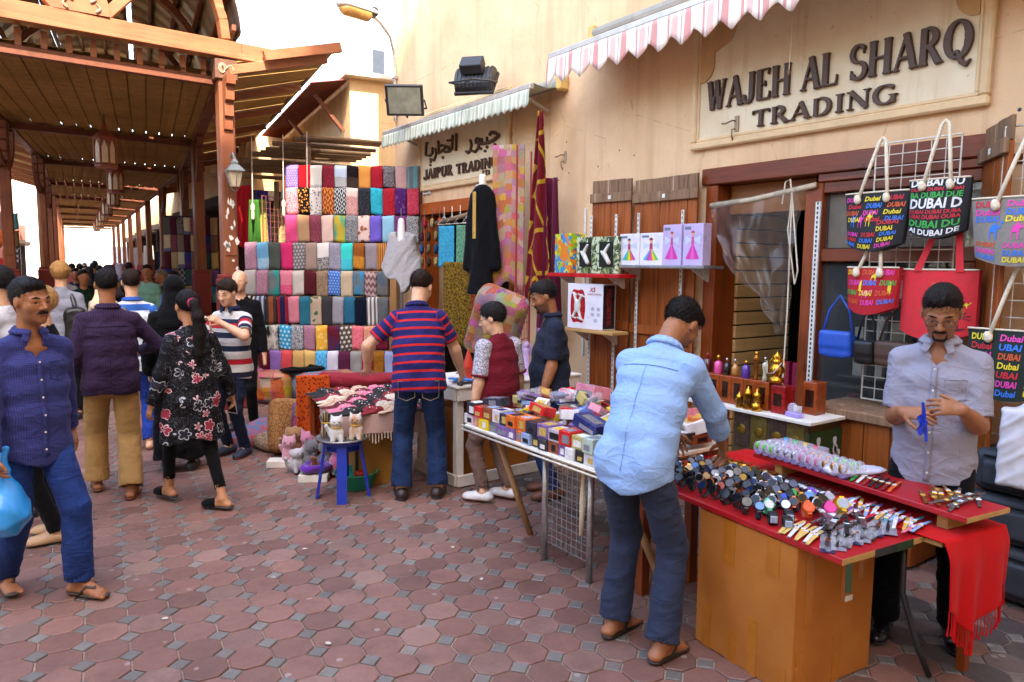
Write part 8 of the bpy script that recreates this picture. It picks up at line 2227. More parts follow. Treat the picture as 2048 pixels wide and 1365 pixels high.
hang('embroidered_quilt','pink and orange embroidered quilt hanging beside the black cloak','quilt',(4.52,6.5,3.1),215,.36,.36,1.55,fabric('quilt','#c08054','#a02c1c','patch',13),.02,5,0)
cl=thing('cloak_mannequin','black embroidered cloak on a mannequin under the Arabic sign','mannequin',(4.33,6.72,0),R(125))
add('bust',sdf_mesh('bust',[cone((0,0,2.6),(0,0,2.76),.045,.04)],.012),M_WHITE,cl)
add('cloak',sdf_mesh('cloak',[sect((0,0,2.62),(0,.02,1.5),(.1,.08),(.15,.12),(0,1,0),k=.05),cone((-.1,0,2.56),(-.17,.02,1.8),.05,.06,k=.05),cone((.1,0,2.56),(.17,.02,1.8),.05,.06,k=.05),folds(8,.02,22,(1,.3,.1),3),half((0,0,-1),-1.5)],.014),M_BLK,cl)
mb=MB();mb.cbox((.03,.1,2.1),(.07,.115,2.6),.003);mb.build('gold_trim',mat('gold_thread','#a8843c',.5,.3,90,metal=.4),cl);mb=MB();mb.tube([(0,0,0),(0,0,1.6)],.02,6);mb.build('stand',M_BLACK,cl)
pm=thing('poncho_mannequin','white bust wearing a light grey poncho in front of the scarves','mannequin',(4.2,8.42,0),R(145))
add('bust',sdf_mesh('bust',[cone((0,0,2.1),(0,0,2.36),.055,.042,k=.03),cone((-.08,0,2.08),(.08,0,2.08),.05,.05,k=.05)],.012),mat('mannequin_white','#d0ccc8',.4),pm)
add('poncho',sdf_mesh('poncho',[sect((0,0,2.17),(0,0,1.5),(.17,.1),(.34,.18),(0,1,0),k=.06),folds(14,.016,24,(1,.2,.25),3),Prim(lambda P:1.45+.75*np.abs(P[:,0])+.1*(P[:,0]>0)-P[:,2]+.03*np.sin(P[:,0]*30),(-9,)*3,(9,)*3,0,'&'),cone((0,.03,2.15),(0,.03,2.4),.07,.09,k=0,op='-')],.013,vfn=lambda V:V),fabric('poncho_knit','#a09c9c','#8c8888','plain',1,None,'pat'),pm)
mb=MB();mb.tube([(0,0,0),(0,0,2.05)],.018,6);mb.tube([(0,0,2.36),(0,0,2.52)],.005,5);mb.build('stand',M_STEEL,pm)
for k,(c1,c2)in enumerate((('#1c7aa0','#3aa0b8'),('#3a6a4c','#6a9a7c'),('#4a2a5c','#6a4a70'))):hang('hung_shawl','%s fringed shawl hanging inside the far shop'%('turquoise','green','violet')[k],'shawl',(4.62+.06*k,8.0-.34*k,2.3),200,.26,.26,.5,fabric('sh%d'%k,c1,c2,'paisley',9),.008,8,k)
hang('prayer_tapestry','black and gold tapestry with an arched vase design in the far shop','tapestry',(4.5,7.3,1.85),215,.62,.62,1.0,fabric('tapestry','#18120c','#8a6a24','paisley',11),.006,3,2)
hang('orange_hanging','orange and red embroidered strip beside the gold tapestry','hanging',(4.46,6.98,1.9),215,.2,.2,.85,fabric('strip_or','#a8481c','#5a1410','paisley',14),.006,3,2)
pr3=random.Random(9);PC=['#a81c2c','#b89a60','#c8481c','#5a2430','#3a2c24','#8a7848','#2c5a90','#7a6a44','#28486c','#9a8450','#4a3a30','#b8a468','#303438']
for k,c in enumerate(PC):
 z=2.42-.17*(k//3)if k>2 else 2.42;y=8.85-.2*(k%3)-(.1 if k<3 else 0)
 t=thing('coin_purse','small %s embroidered purse hanging in the far doorway, %s of the bunch'%(('red','beaded tan','orange','plum','dark','straw','blue','olive','blue patterned','brass','brown','gold rimmed','black')[k],ORD[k]),'purse',(4.72,y,z),R(-30),'small purses in the far doorway')
 add('pouch',sdf_mesh('pouch',[ell((0,0,-.07),(.03,.07,.06)),cone((0,-.03,-.02),(0,.03,-.02),.025,.025)],.012),fabric('purse%d'%k,c,mul(c,.45),'paisley',22,None,'Object'),t)
 mb=MB();mb.tube([(0,-.04,-.02),(0,0,.14),(0,.04,-.02)],.004,5);mb.build('cord',M_BLACK,t)
t=thing('clothes_rail','wooden rail with plastic hangers inside the far shop','rail',(4.7,7.9,2.45));mb=MB();mb.smooth=True;mb.tube([(0,.5,-.1),(0,-.5,.0)],.03,8);mb.build('rail',M_POLE,t)
for k in range(4):mb=MB();mb.tube([(0,.3-.2*k,.1),(0,.3-.2*k,-.02),(-.06,.36-.2*k,-.12),(.06,.24-.2*k,-.12),(0,.3-.2*k,-.02)],.006,5);mb.build('hanger',M_WHITE,t)
rg=thing('red_grille','red wire display stand below the embroidered quilt','rack',(4.42,6.08,0),R(35))
for i in range(10):mb=MB();mb.tube([(-.22+.049*i,0,.2),(-.22+.049*i,0,1.62 if i%9 else 3.0)],.004 if i%9 else .01,5);mb.build('wire',mat('red_wire','#8a1014',.5),rg)
for i in range(9):mb=MB();mb.tube([(-.22,.006,.2+.17*i),(.22,.006,.2+.17*i)],.004,5);mb.build('wire',mat('red_wire','#8a1014'),rg)
P=[rbox((0,0,.32),(.13,.24,.34),.1,k=.05),folds(5,.01,20)]
o=add('striped_bolster',sdf_mesh('striped_bolster',P,.014,vfn=lambda V:V[:,[1,2,0]]),fabric('patch_stripe','#8a2440','#b8983a','patch',13,None,'pat'),None,(3.66,5.58,1.0),(R(22),R(-18),R(35)));tag(o,'patchwork striped bolster cushion leaning behind the toy table','cushion')
# ------------------------------------------------------------------ sari stall behind the post
for k,(x,y,z,w,h,c1,c2,nm)in enumerate(((2.92,10.35,2.68,.2,.85,'#2a5a1a','#3c6a26','lime green'),(3.12,10.7,2.72,.22,.8,'#5a8a2c','#a8884c','olive green'),(3.0,11.2,2.95,.4,.9,'#a00c18','#7a0812','scarlet'),(3.3,11.25,2.9,.3,.8,'#3a2a70','#5a4a90','purple'),(3.55,10.8,2.9,.34,.95,'#b09a70','#8a7448','cream'),(3.7,10.6,2.6,.26,.75,'#a89470','#2c2a28','cream and black'),(2.75,10.9,1.75,.3,.9,'#b05a7c','#c87c98','rose'))):hang('hung_garment','%s garment hanging in the sari stall behind the front post'%nm,'garment',(x,y,z),235,w*.6,w,h,fabric('sari%d'%k,c1,c2,'grad' if k%2 else 'plain'),.03,11,k,'garments in the sari stall')
wiregrid('rusty wire grid in the sari stall behind the garments',3.3,10.3,10.9,1.8,2.75,.08,mat('rust_wire','#7a4438',.6)).rotation_euler=(0,0,R(-55))
for k,(x,y)in enumerate(((2.86,10.2),(3.25,10.1),(3.55,10.0))):
 t=thing('hanging_bulb','bare energy saving bulb on a white cord, %s of three over the sari stall'%ORD[k],'lamp',(x,y,2.5+.06*k));mb=MB();mb.tube([(0,0,.12),(.01,0,1.0)],.005,5);mb.build('cord',M_WHITE,t);mb=MB();mb.lathe([(.012,-.1),(.018,-.09),(.018,.02),(.026,.03),(.026,.09),(.01,.12)],10);mb.build('bulb',mat('bulb_white','#c8c0a8',.3),t)
# ------------------------------------------------------------------ poufs, cushions, sandal table
for k,(x,y,c1,c2,nm)in enumerate(((2.66,10.0,'#b02848','#c8a050','pink and green'),(2.9,9.5,'#a81420','#d0a040','red patchwork'),(3.3,9.35,'#1c88b0','#c8481c','turquoise'),(3.6,9.1,'#8a2430','#c8882c','crimson'))):
 t=thing('pouf','%s embroidered pouf on the ground before the scarf display'%nm,'pouf',(x,y,0),k,'poufs before the scarf display')
 add('cushion',sdf_mesh('cushion',[rbox((0,0,.2),(.24,.24,.2),.1,k=.02),ell((0,0,.2),(.27,.27,.17),k=.04)],.016,vfn=lambda V:np.stack([np.arctan2(V[:,1],V[:,0])*.26,V[:,2],0*V[:,2]],1)),fabric('pouf%d'%k,c1,c2,'patch' if k!=2 else 'dots',8 if k!=2 else 22,None,'pat'),t)
 for z in(.05,.35):mb=MB();mb.smooth=True;mb.tube([(.262*math.cos(a),.262*math.sin(a),z)for a in np.linspace(0,6.283,25)[:-1]],.008,6,closed=True);mb.build('piping',M_BLACK,t)
o=add('dark_cloth',sdf_mesh('dark_cloth',[ell((0,0,.03),(.3,.12,.04)),cone((.1,0,.04),(.32,.1,.02),.05,.02),folds(6,.02,40)],.014),M_BLK,None,(3.2,9.3,.4));tag(o,'crumpled charcoal cloth thrown over the turquoise pouf','cloth')
tb=thing('sandal_table','low table of embroidered sandals with a fringed pink cloth','table',(2.42,5.62,0),R(-9))
mb=MB();mb.cbox((-.3,-.42,.62),(.52,.75,.645),.004);mb.build('top',wood('table_ply','#b08a58','#8a6438','X',1),tb)
hang('fringed_cloth',None,None,(-.29,-.1,.645),180,.62,.5,.2,fabric('pinkcloth','#b89890','#a8847c','plain'),.01,7,2,parent=tb)
hang('fringed_cloth',None,None,(.05,-.43,.645),270,.66,.66,.16,fabric('pinkcloth','#b89890'),.008,7,1,parent=tb)
for k in range(26):mb=MB();mb.tube([(-.27+.025*k,-.435,.5),(-.27+.025*k,-.437,.43+.02*math.sin(k))],.004,4);mb.build('fringe',M_ROPE,tb)
for a in((-.27,.7),(.5,.7),(.5,-.38)):mb=MB();mb.cbox((a[0]-.02,a[1]-.02,0),(a[0]+.02,a[1]+.02,.619),.003);mb.build('leg',M_FRAMEZ,tb)
cbn=thing('plywood_cabinet','ochre plywood cabinet with black edges under the sandal table','cabinet',(2.52,5.62,0),R(-9));mb=MB();mb.cbox((-.18,-.2,0),(.16,.45,.6),.004);mb.build('carcass',mat('ply_ochre','#a8762c',.6,.12,6),cbn)
for x_ in(-.183,.163):mb=MB();mb.cbox((x_-.012,-.212,0),(x_+.012,-.19,.61),.002);mb.build('edge_strip',M_BLACK,cbn)
def m_slip():
 return sdf_mesh('sandal',[cone((0,-.09,.012),(0,.09,.012),.03,.036,k=.02,flat=(0,0,1),fr=.3),cone((0,.05,.02),(0,.1,.02),.036,.036,k=.015,flat=(0,0,1),fr=.8),half((0,0,-1),0)],.009)
ms=m_slip();sc_=['#141012','#7a0c1c','#b89a80','#c86c84','#1c1416','#c8b8a4','#5a0c18']
for i in range(8):
 for j in range(5):
  me=ms.copy();me.materials.append(mat('slip%d'%((i*3+j)%7),sc_[(i*3+j)%7],.8,.2,40))
  p=tb.matrix_basis@Vector((-.22+.155*j+pr3.uniform(-.02,.02),-.36+.135*i+pr3.uniform(-.02,.02),.646));t=thing('sandal_pair','%s beaded sandals on the sandal table, %s from the near end, place %s'%(('black','dark red','beige','pink','jet black','ivory','maroon')[(i*3+j)%7],ORD[i],('one','two','three','four','five')[j]),'sandals',p,R(-70)+pr3.uniform(-.3,.3),'sandals on the sandal table')
  for s in(-1,1):o=add('sandal',me,None,t,(s*.036,0,0));
  mb=MB()
  for q in range(6):mb.lathe([(.004,0),(.008,.005),(.003,.009)],5,c=(-.06+.024*q,.06+.02*math.sin(q*2),.036))
  tag(mb.build('beads',M_WHITE,t),kind='stuff')
hang('orange_border','marigold and red border strip of a bedcover hanging behind the sandal table','bedcover',(2.3,6.42,.8),250,.3,.3,.76,fabric('marigold','#b8480c','#6a1010','floral',38),.012,6,1)
o=add('rolled_bedcover',sdf_mesh('rolled_bedcover',[cone((-.3,0,.07),(.35,0,.08),.075,.07),folds(44,.012,40)],.013,vfn=lambda V:V),fabric('bedroll','#8a2430','#6a1420','plain',1,None,'pat'),None,(2.72,6.42,.646),(0,0,R(-28)));tag(o,'rolled raspberry red bedcover at the back of the sandal table','bedcover')
for lb,loc,rot,sz,c1,c2,pat in(('beige brocade cushion standing on end by the sandal table',(2.2,6.8,0),(R(-12),R(12),R(20)),(.24,.09,.26),'#a87c4c','#7a4c28','paisley'),('red and gold brocade cushion leaning behind the beige one',(2.4,6.75,0),(R(-8),R(10),R(10)),(.24,.08,.24),'#6a0c14','#9a7a3c','patch'),('turquoise elephant cushion lying flat on the paving',(2.1,7.4,0),(0,R(-10),R(35)),(.27,.2,.09),'#1c78a0','#b84a3c','tie'),('cream cushion lying under the turquoise one',(2.18,7.1,0),(0,0,R(10)),(.22,.2,.07),'#a89078','#7a6048','paisley')):
 o=add('cushion',sdf_mesh('cushion',[rbox((0,0,sz[2]),sz,min(sz)*.95,k=.02),ell((0,0,sz[2]),np.array(sz)*np.array((.95,1.1,.95)),k=.05)],.014,vfn=lambda V:V[:,[0,2,1]]if sz[1]<.15 else V),fabric('cush'+c1[1:],c1,c2,pat,8,None,'pat'),None,loc,rot);tag(o,lb,'cushion')
# ------------------------------------------------------------------ stool with toy cats, plush toys, basin
M_BLUEP=mat('blue_plastic','#0e2f9a',.35,.1,8)
t=thing('plastic_stool','blue plastic stool carrying a tray of toy cats','stool',(2.12,5.28,0),R(20))
mb=MB();mb.smooth=True;mb.lathe([(.15,.43),(.16,.435),(.16,.455),(.15,.462)],20);mb.build('seat',M_BLUEP,t)
for k in range(4):
 a=R(45+90*k);c,s=math.cos(a),math.sin(a);mb=MB();mb.bar((.13*c,.13*s,.45),(.2*c,.2*s,0),.075,.022,(c,s,.15));mb.build('leg',M_BLUEP,t)
 a2=a+R(45);mb=MB();mb.bar((.12*c,.12*s,.4),(.12*-s,.12*c,.4),.012,.06);mb.build('apron',M_BLUEP,t)
t=thing('round_tray','round steel tray on the blue stool','tray',(2.12,5.28,.463));mb=MB();mb.smooth=True;mb.lathe([(.17,0),(.2,.006),(.205,.018),(.2,.02),(.19,.01),(.01,.009)],24);mb.build('dish',M_STEEL,t)
def fur(n,c1,c2,pat='plain',sc=1):return fabric('fur'+n,c1,c2,pat,sc,None,'pat',.95,.5)
def plush(label,loc,rz,m,s=1.0,ears=True,name='toy_cat',collar=True):
 t=thing(name,label,'toy',loc,rz);t.scale=(s,)*3
 add('body',sdf_mesh('body',[ell((0,0,.06),(.055,.07,.06)),cone((0,.03,.08),(0,.035,.13),.04,.035),ell((0,.045,.16),(.052,.048,.046),k=.015)]+[cone((q*.03,.05,.08),(q*.032,.07,.01),.02,.02)for q in(-1,1)]+([cone((q*.03,.04,.19),(q*.042,.035,.222),.018,.004,k=.008)for q in(-1,1)]if ears else[ell((q*.05,.03,.17),(.015,.02,.035))for q in(-1,1)])+[cone((.04,-.05,.02),(.08,-.02,.12),.018,.015),half((0,0,-1),0)],.008,vfn=lambda V:V),m,t)
 for q in(-1,1):mb=MB();mb.smooth=True;mb.lathe([(.001,-.007),(.007,0),(.001,.007)],8,c=(q*.02,.09,.166));mb.build('eye',M_BLACK,t)
 mb=MB();mb.lathe([(.001,-.004),(.005,0),(.001,.004)],6,c=(0,.094,.15));mb.build('nose',M_BLACK,t)
 if collar:mb=MB();mb.smooth=True;mb.tube([(.041*math.cos(a),.035+.041*math.sin(a),.118)for a in np.linspace(0,6.283,15)[:-1]],.006,5,closed=True);mb.build('collar',mat('yellow_ribbon','#c8a02c',.6),t)
for lb,x,y,z,rz,m in(('white fluffy toy cat, front left on the tray',2.04,5.2,.475,R(160),fur('w','#c8c4be','#b0aca4')),('ginger and white toy cat, front right on the tray',2.2,5.2,.475,R(150),fur('g','#c8c0b4','#b0783c','tie',2)),('brown striped toy cat, rear left on the tray',2.06,5.36,.475,R(75),fur('b','#8a7048','#20180f','hstripe',50)),('grey striped toy cat, rear right on the tray',2.2,5.37,.475,R(20),fur('s','#6c7078','#22242a','hstripe',50))):plush(lb,(x,y,z),rz,m,.95)
for lb,x,y,s,rz,c1,nm in(('grey and white plush husky lying in the toy pile',2.12,6.1,1.3,R(200),'#6c6a6c','plush_dog'),('pink plush toy at the back of the pile',2.25,6.45,1.4,R(170),'#c87c98','plush_toy'),('pale pink plush toy at the left of the pile',2.08,6.42,1.2,R(150),'#c8909c','plush_toy'),('grey plush elephant in the middle of the pile',2.25,6.0,1.3,R(190),'#6c6c74','plush_toy'),('white plush rabbit at the front of the pile',2.02,6.12,1.0,R(190),'#b8b4b8','plush_toy'),('small magenta plush toy behind the husky',2.2,6.22,1.1,R(160),'#a83a78','plush_toy'),('tan plush bear leaning on the brocade cushion',2.16,6.55,1.5,R(180),'#9a7048','plush_bear'),('doll in pink dress seated against the cabinet',2.32,5.9,1.4,R(170),'#c86c8c','doll')):plush(lb,(x,y,.02 if 'back' not in lb else .0),rz,fur(nm+c1[1:],c1,mul(c1,.75)),s,'husky' in lb or 'pink plush' in lb,nm,False)
for lb,x,y,c in(('white carton lying left of the plush toys',1.99,6.4,0),('white carton under the purple bed',2.08,5.82,0)):mb=MB();mb.cbox((-.12,-.07,0),(.12,.07,.06),.003);tag(mb.build('carton',M_WHITE,None,(x,y,0),(0,0,R(-30))),lb,'box')
o=add('pet_bed',sdf_mesh('pet_bed',[ell((0,0,.05),(.14,.11,.05)),ell((0,0,.09),(.1,.075,.04),op='-',k=0),folds(3,.012,80)],.01),fur('pur','#5a1c90','#7a3cb0'),None,(2.1,5.84,.06));tag(o,'purple fluffy toy bed with a brown puppy inside','toy')
plush('small brown toy puppy in the purple bed',(2.1,5.84,.1),R(100),fur('br','#7a3c1c','#5a2810'),.5,False,'toy_puppy',False)
t=thing('plastic_basin','green plastic basin with scalloped rim behind the blue stool','basin',(2.3,5.45,0));mb=MB();mb.smooth=True;mb.lathe([(.12,0),(.13,.005),(.175,.13),(.185,.135),(.18,.14),(.168,.13),(.125,.012),(.01,.01)],24);mb.build('bowl',mat('mint_plastic','#1c9a78',.35,.1),t)
mb=MB();mb.smooth=True;mb.lathe([(.01,0),(.05,.02),(.03,.05)],10);tag(mb.build('toy_fish',mat('toy_red','#c8341c',.4),None,(2.32,5.42,.09)),'red toy in the green basin','toy')
# ------------------------------------------------------------------ toy table
tt=thing('toy_table','white painted wooden table of toys with floor rails','table',(3.6,5.35,0),R(2))
mb=MB();mb.cbox((-.66,-.38,.82),(.7,.35,.84),.004);mb.build('top',M_WHITE,tt)
for(x0,y0,x1,y1)in((-.64,-.37,.68,-.345),(-.64,.315,.68,.34),(-.655,-.34,-.63,.31),(.67,-.34,.695,.31)):mb=MB();mb.cbox((x0,y0,.72),(x1,y1,.819),.003);mb.build('apron',M_WHITE,tt);mb=MB();mb.cbox((x0,y0,.005),(x1,y1,.1),.004);mb.build('floor_rail',M_WHITE,tt)
for a in((-.6,-.31),(-.6,.28),(.64,-.31),(.64,.28)):mb=MB();mb.cbox((a[0]-.035,a[1]-.03,.0),(a[0]+.035,a[1]+.03,.819),.004);mb.build('leg',M_WHITE,tt)
mb=MB();mb.cbox((-.5,-.1,.0),(.3,.3,.6),.01);tag(mb.build('stock_carton',M_CARD,None,(3.6,5.35,0)),'brown stock carton in the shade under the toy table','box')
TY=lambda n,c:mat('toy_'+n,c,.35,.08)
def toy(nm,lb,loc,prims,m,h=.008,rz=0):return tag(add(nm,sdf_mesh(nm,prims,h),m,None,loc,(0,0,rz)),lb,'toy',None)
toy('toy_bunny','violet toy bunny with tall ears at the right of the toy table',(4.02,5.22,.84),[ell((0,0,.08),(.07,.07,.08)),ell((0,0,.18),(.085,.085,.085)),cone((-.03,0,.24),(-.04,0,.4),.022,.016),cone((.03,0,.24),(.06,0,.39),.022,.016)],TY('violet','#a068b8'))
toy('toy_fairy','toy fairy in a pink and lilac gown beside the bunny',(3.84,5.22,.84),[cone((0,0,.0),(0,0,.14),.06,.03),cone((0,0,.14),(0,0,.22),.025,.03),ell((0,0,.27),(.03,.03,.035),k=.005),ell((-.05,.02,.22),(.04,.01,.05)),ell((.05,.02,.22),(.04,.01,.05))],TY('lilac','#b89cc8'))
toy('toy_car','white toy police car on the toy table',(3.5,5.16,.84),[rbox((0,0,.04),(.1,.045,.03),.02),rbox((0,0,.075),(.055,.04,.03),.02,k=.02)],TY('white','#c8ccd0'),rz=.6)
toy('toy_tower','red toy lantern tower on the toy table',(3.28,5.3,.84),[cone((0,0,0),(0,0,.1),.035,.04),cone((0,0,.1),(0,0,.26),.05,.006,k=.005)],TY('red','#c02018'))
toy('toy_plane','blue toy aeroplane lying on the toy table',(3.12,5.15,.84),[cone((-.1,0,.025),(.1,.02,.025),.02,.015),rbox((0,0,.025),(.03,.12,.008),.006)],TY('blue','#1c78c0'),rz=.5)
toy('toy_truck','orange toy truck on the toy table',(3.3,5.12,.84),[rbox((0,0,.04),(.06,.03,.03),.01),rbox((.04,0,.08),(.025,.03,.03),.01)],TY('orange','#c85a14'))
toy('toy_wheel_set','green and orange toy wheels at the front of the toy table',(3.86,5.02,.84),[ell((0,0,.04),(.05,.02,.04)),ell((.1,0,.04),(.045,.02,.04),k=0),cone((0,0,.04),(.1,0,.04),.012,.012)],TY('green','#5ab03a'))
for k in range(3):toy('toy_pistol','black toy pistol lying on the near corner of the toy table, %s of three'%ORD[k],(3.08+.14*k,5.02+.03*k,.84),[cone((-.07,0,.015),(.06,0,.015),.014,.012),cone((-.05,0,.015),(-.07,-.05,.015),.014,.014)],M_BLACK,rz=.4*k)
# ------------------------------------------------------------------ things held
o=add('carrier_bag',sdf_mesh('carrier_bag',[ell((0,0,.14),(.12,.16,.14)),cone((0,0,.25),(0,0,.4),.06,.015,k=.08),cone((0,0,.38),(.02,.02,.46),.018,.03),folds(17,.02,34,(.3,.3,1),2)],.01),NG('blue_film').done((.02,.3,.75),.25,0,.6,Alpha=.88),None,(-.04,4.42,.4));tag(o,'thin blue plastic carrier bag held by the checked shirt man','bag')
eh=E_['t'].matrix_basis@Vector(tuple(E_['AR'][1][1]+V3(.03,.06,-.1)))
t=thing('mobile_phone','white mobile phone with dark screen held by the woman in floral tunic','phone',eh,R(-20));t.rotation_euler=(R(28),R(8),R(-40));mb=MB();mb.cbox((-.036,-.004,-.07),(.036,.004,.07),.004);mb.build('shell',mat('phone_white','#c8c8cc',.3),t);mb=MB();mb.box((-.032,-.0055,-.054),(.032,-.0042,.054));mb.build('screen',mat('phone_screen','#0a0a0c',.08),t)
fh=F_b['t'].matrix_basis@Vector(tuple((F_b['AR'][1][1]+F_b['AR'][-1][1])/2+V3(-.02,.1,-.05)))
t=thing('embroidered_purse','round embroidered purse with rope handle in the hands of the boy','purse',fh,R(30));add('pouch',sdf_mesh('pouch',[ell((0,0,0),(.11,.045,.075))],.009,vfn=lambda V:V[:,[0,2,1]]),fabric('purse_e','#5a6a3c','#a83a2c','patch',20,None,'pat'),t);mb=MB();mb.smooth=True;mb.tube([(-.06,0,.05),(-.04,0,.15),(0,0,.19),(.04,0,.15),(.06,0,.05)],.007,6);mb.build('handle',M_ROPE,t)
lt_=random.Random(2)
for k,(x,y)in enumerate(((1.5,4.4),(2.2,3.4),(1.2,3.2),(.6,3.9),(2.3,3.9))):
 mb=MB();mb._add([(lt_.uniform(.6,1)*.022*math.cos(a),lt_.uniform(.6,1)*.015*math.sin(a),.006+.004*lt_.random())for a in np.linspace(0,5.3,6)],[tuple(range(6))]);o=mb.build('paper_litter',mat('litter','#b8b0a4',.9,.1),None,(x,y,.0),(0,0,k));o.modifiers.new('thickness','SOLIDIFY').thickness=.001
 tag(o,'scrap of pale litter on the paving, %s'%('by the floral woman','near the wooden prop leg','in the middle of the near paving','near the checked shirt man','before the perfume table')[k],'litter')
# ------------------------------------------------------------------ other people in the street
def tee(n,c,**k):return dict(m=cloth(n,c),**k)
person('man in white t-shirt in profile at the left edge',(.0,6.0,0),62,1.74,.011,SK_LIGHT,'short',H_BLACK,look=(10,0,0),shirt=tee('tee_white','#c8c8cc',sleeve='short'),trousers=dict(m=denim('jeans_blue','#1d3a78','#14285a')))
n_=person('person with sunglasses on the head and a red phone behind the checked shirt man',(.22,5.5,0),80,1.62,.011,SK_LIGHT,'short',H_BLOND,wl=(-.2,.28,1.34),hintl=(-.8,0,-1),shirt=dict(m=M_BLK,sleeve='long'),trousers=dict(m=M_BLK),female=True,shoes=dict(kind='shoe',m=mat('beige_boot','#a88460',.6)))
p=n_['t'].matrix_basis@Vector(tuple(n_['AR'][-1][1]+V3(.02,.06,.06)));mb=MB();mb.cbox((-.036,-.005,-.07),(.036,.005,.07),.004);tag(mb.build('mobile_phone',mat('phone_red','#8a1018',.3),None,p,(0,R(10),R(60))),'red mobile phone held up behind the checked shirt man','phone')
mb=MB();q=n_['hp']
for sx in(1,-1):mb.tube([Vector(tuple(q(sx*(.034+.028*math.cos(a)),.09,.075+.02*math.sin(a))))for a in np.linspace(0,6.283,11)[:-1]],.006,5,closed=True)
mb.build('sunglasses',mat('shade_lens','#4a6a90',.15),n_['t'])
b_=person('curly blond person in grey t-shirt with black backpack walking away',(.56,9.66,0),-10,1.75,.012,SK_LIGHT,'curly',H_BLOND,face=False,shirt=tee('tee_grey','#8a8e9c',sleeve='short'),trousers=dict(m=M_BLK))
add('backpack',sdf_mesh('backpack',[rbox((.14,-.16,1.1),(.11,.07,.2),.06),cone((.14,-.12,1.28),(.1,-.02,1.44),.03,.03),folds(2,.01,30)],.013),mat('black_leather','#181617'),b_['t'])
person('man in green plaid shirt walking towards the camera',(1.06,13.1,0),190,1.64,.013,SK_BROWN,'short',face=True,moustache=True,low=True,shirt=dict(m=cloth('green_plaid','#14432c','#0a1c18','grid',22,w=.4),sleeve='long'),trousers=dict(m=M_BLK))
person('woman with black handbag beside the green plaid man',(1.14,11.3,0),-20,1.55,.014,SK_LIGHT,'hijab',extra=dict(scarf=mat('beige_scarf','#8a7a6c',.8)),face=False,low=True,female=True,shirt=tee('tee_stone','#6a6460',sleeve='long',hem=-.3),trousers=dict(m=M_BLK))
person('woman in dark purple headscarf seen from behind',(1.3,12.0,0),-8,1.72,.014,SK_MID,'hijab',extra=dict(scarf=mat('violet_scarf','#3a3444',.8)),face=False,low=True,female=True,shirt=dict(m=M_BLK,sleeve='long',hem=-.7,flare=.04),trousers=dict(m=M_BLK))
person('man in mint green shirt standing by the gallery posts',(2.1,13.95,0),140,1.72,.013,SK_BROWN,'short',low=True,look=(20,0,0),shirt=tee('shirt_mint','#7cb098',sleeve='long'),trousers=dict(m=cloth('grey_slacks','#6a665e')))
person('grey haired man in brown shirt beside the mint green shirt',(2.36,14.1,0),100,1.64,.014,SK_MID,'short',H_GREY,low=True,shirt=tee('shirt_brown','#3c2a26',sleeve='long'),trousers=dict(m=M_BLK))
person('young man in pale green shirt looking left before the far scarves',(2.46,13.6,0),120,1.62,.013,SK_MID,'short',low=True,shirt=tee('shirt_pale','#8ab8a4',sleeve='short'),trousers=dict(m=M_BLK))
person('man in light blue shirt half hidden by the black headscarf',(2.3,12.85,0),150,1.56,.013,SK_BROWN,'short',low=True,shirt=tee('shirt_sky','#5c7cb0',sleeve='long'),trousers=dict(m=denim('navy_jeans','#131c34','#0d1426')))
CR=[(1.03,16.4),(1.28,17.5),(1.61,18.4),(1.92,19.5),(1.88,17.0),(2.44,20.3),(2.33,17.9),(2.95,21.2),(1.81,23.2),(2.37,25.2),(2.92,27.3),(3.45,29.4),(1.98,28.0),(2.6,31.2),(3.4,34.3),(1.5,21.4),(2.1,22.6),(3.1,24.4),(2.7,29),(3.7,38),(3.0,36),(2.3,33)]
kinds=[]
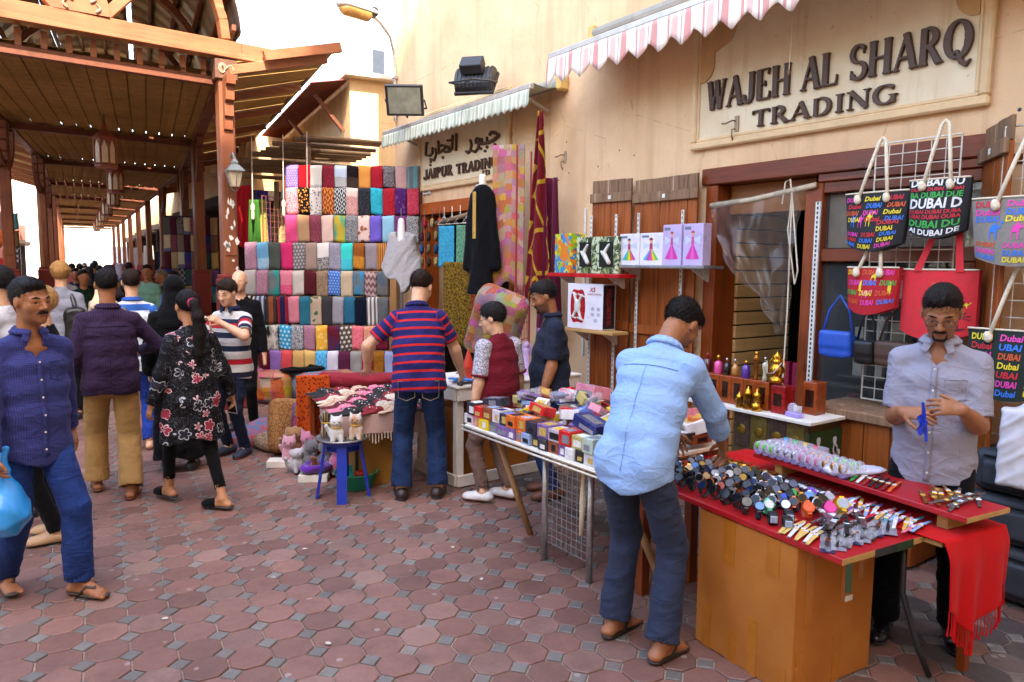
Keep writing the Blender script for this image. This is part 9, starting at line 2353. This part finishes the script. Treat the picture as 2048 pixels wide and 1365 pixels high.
for k,(c,sk,hr_,fc,nm)in enumerate((('#b8b8bc',SK_LIGHT,'short',False,'white'),('#202840',SK_BROWN,'short',True,'navy'),('#1a1a1c',SK_MID,'hijab',False,'black'),('#a84a4c',SK_LIGHT,'short',False,'red'),('#6a7078',SK_MID,'short',True,'grey'),('#b8a4b0',SK_LIGHT,'hijab',False,'lilac'),('#2c4c8a',SK_BROWN,'short',False,'blue'))):
 x,y=CR[k];kinds.append((person('person in %s clothes in the distant crowd under the gallery'%nm,(x,y,0),(175 if fc else-6)+k*3,1.6+.025*k,.02,sk,hr_,face=fc,low=True,extra=dict(scarf=mat('crowd_scarf%d'%k,c,.8)),female=hr_=='hijab',shirt=dict(m=cloth('crowd%d'%k,c),sleeve='long' if k%2 else 'short',hem=-.12 if hr_=='short' else-.6),trousers=dict(m=(M_BLK,denim('navy_jeans','#131c34','#0d1426'))[k%2]),group='distant crowd under the gallery')['t'],nm))
for k,(x,y)in enumerate(CR[7:]):
 t,nm=kinds[(k*3)%7];c=dup(t,None,(x,y,0),t.rotation_euler.z+R(25*math.sin(k*2.3)));c.scale=(1,1,.96+.06*math.sin(k))
# goods hung outside the gallery shops farther along
for k in range(14):
 y=17.2+k*2.0;x=4.25+(y-14)*.06-.15;c=['#1c1a1e','#7a1a20','#b0a8a0','#2c4470','#a88c3c','#5a2c50','#3a5a3c'][k%7]
 hang('hung_garment','%s garment hung outside the %s shop along the gallery'%(('black','red','pale','blue','yellow','purple','green')[k%7],ORD[k]),'garment',(x,y,2.5-.3*(k%3)),215,.5,.6,1.0,fabric('gg%d'%(k%7),c,mul(c,.6),'paisley' if k%2 else 'plain',8),.03,8,k,'garments along the gallery')
 if k<9:hang('hung_garment','%s garment hung on the left side, %s along the gallery'%(('black','red','pale','blue','yellow','purple','green')[(k+3)%7],ORD[k]),'garment',(-.6+(y-14)*.085-.9,y,2.4),0,.5,.6,1.2,fabric('gg%d'%((k+3)%7),'#808080'),.03,8,k,'garments along the gallery')
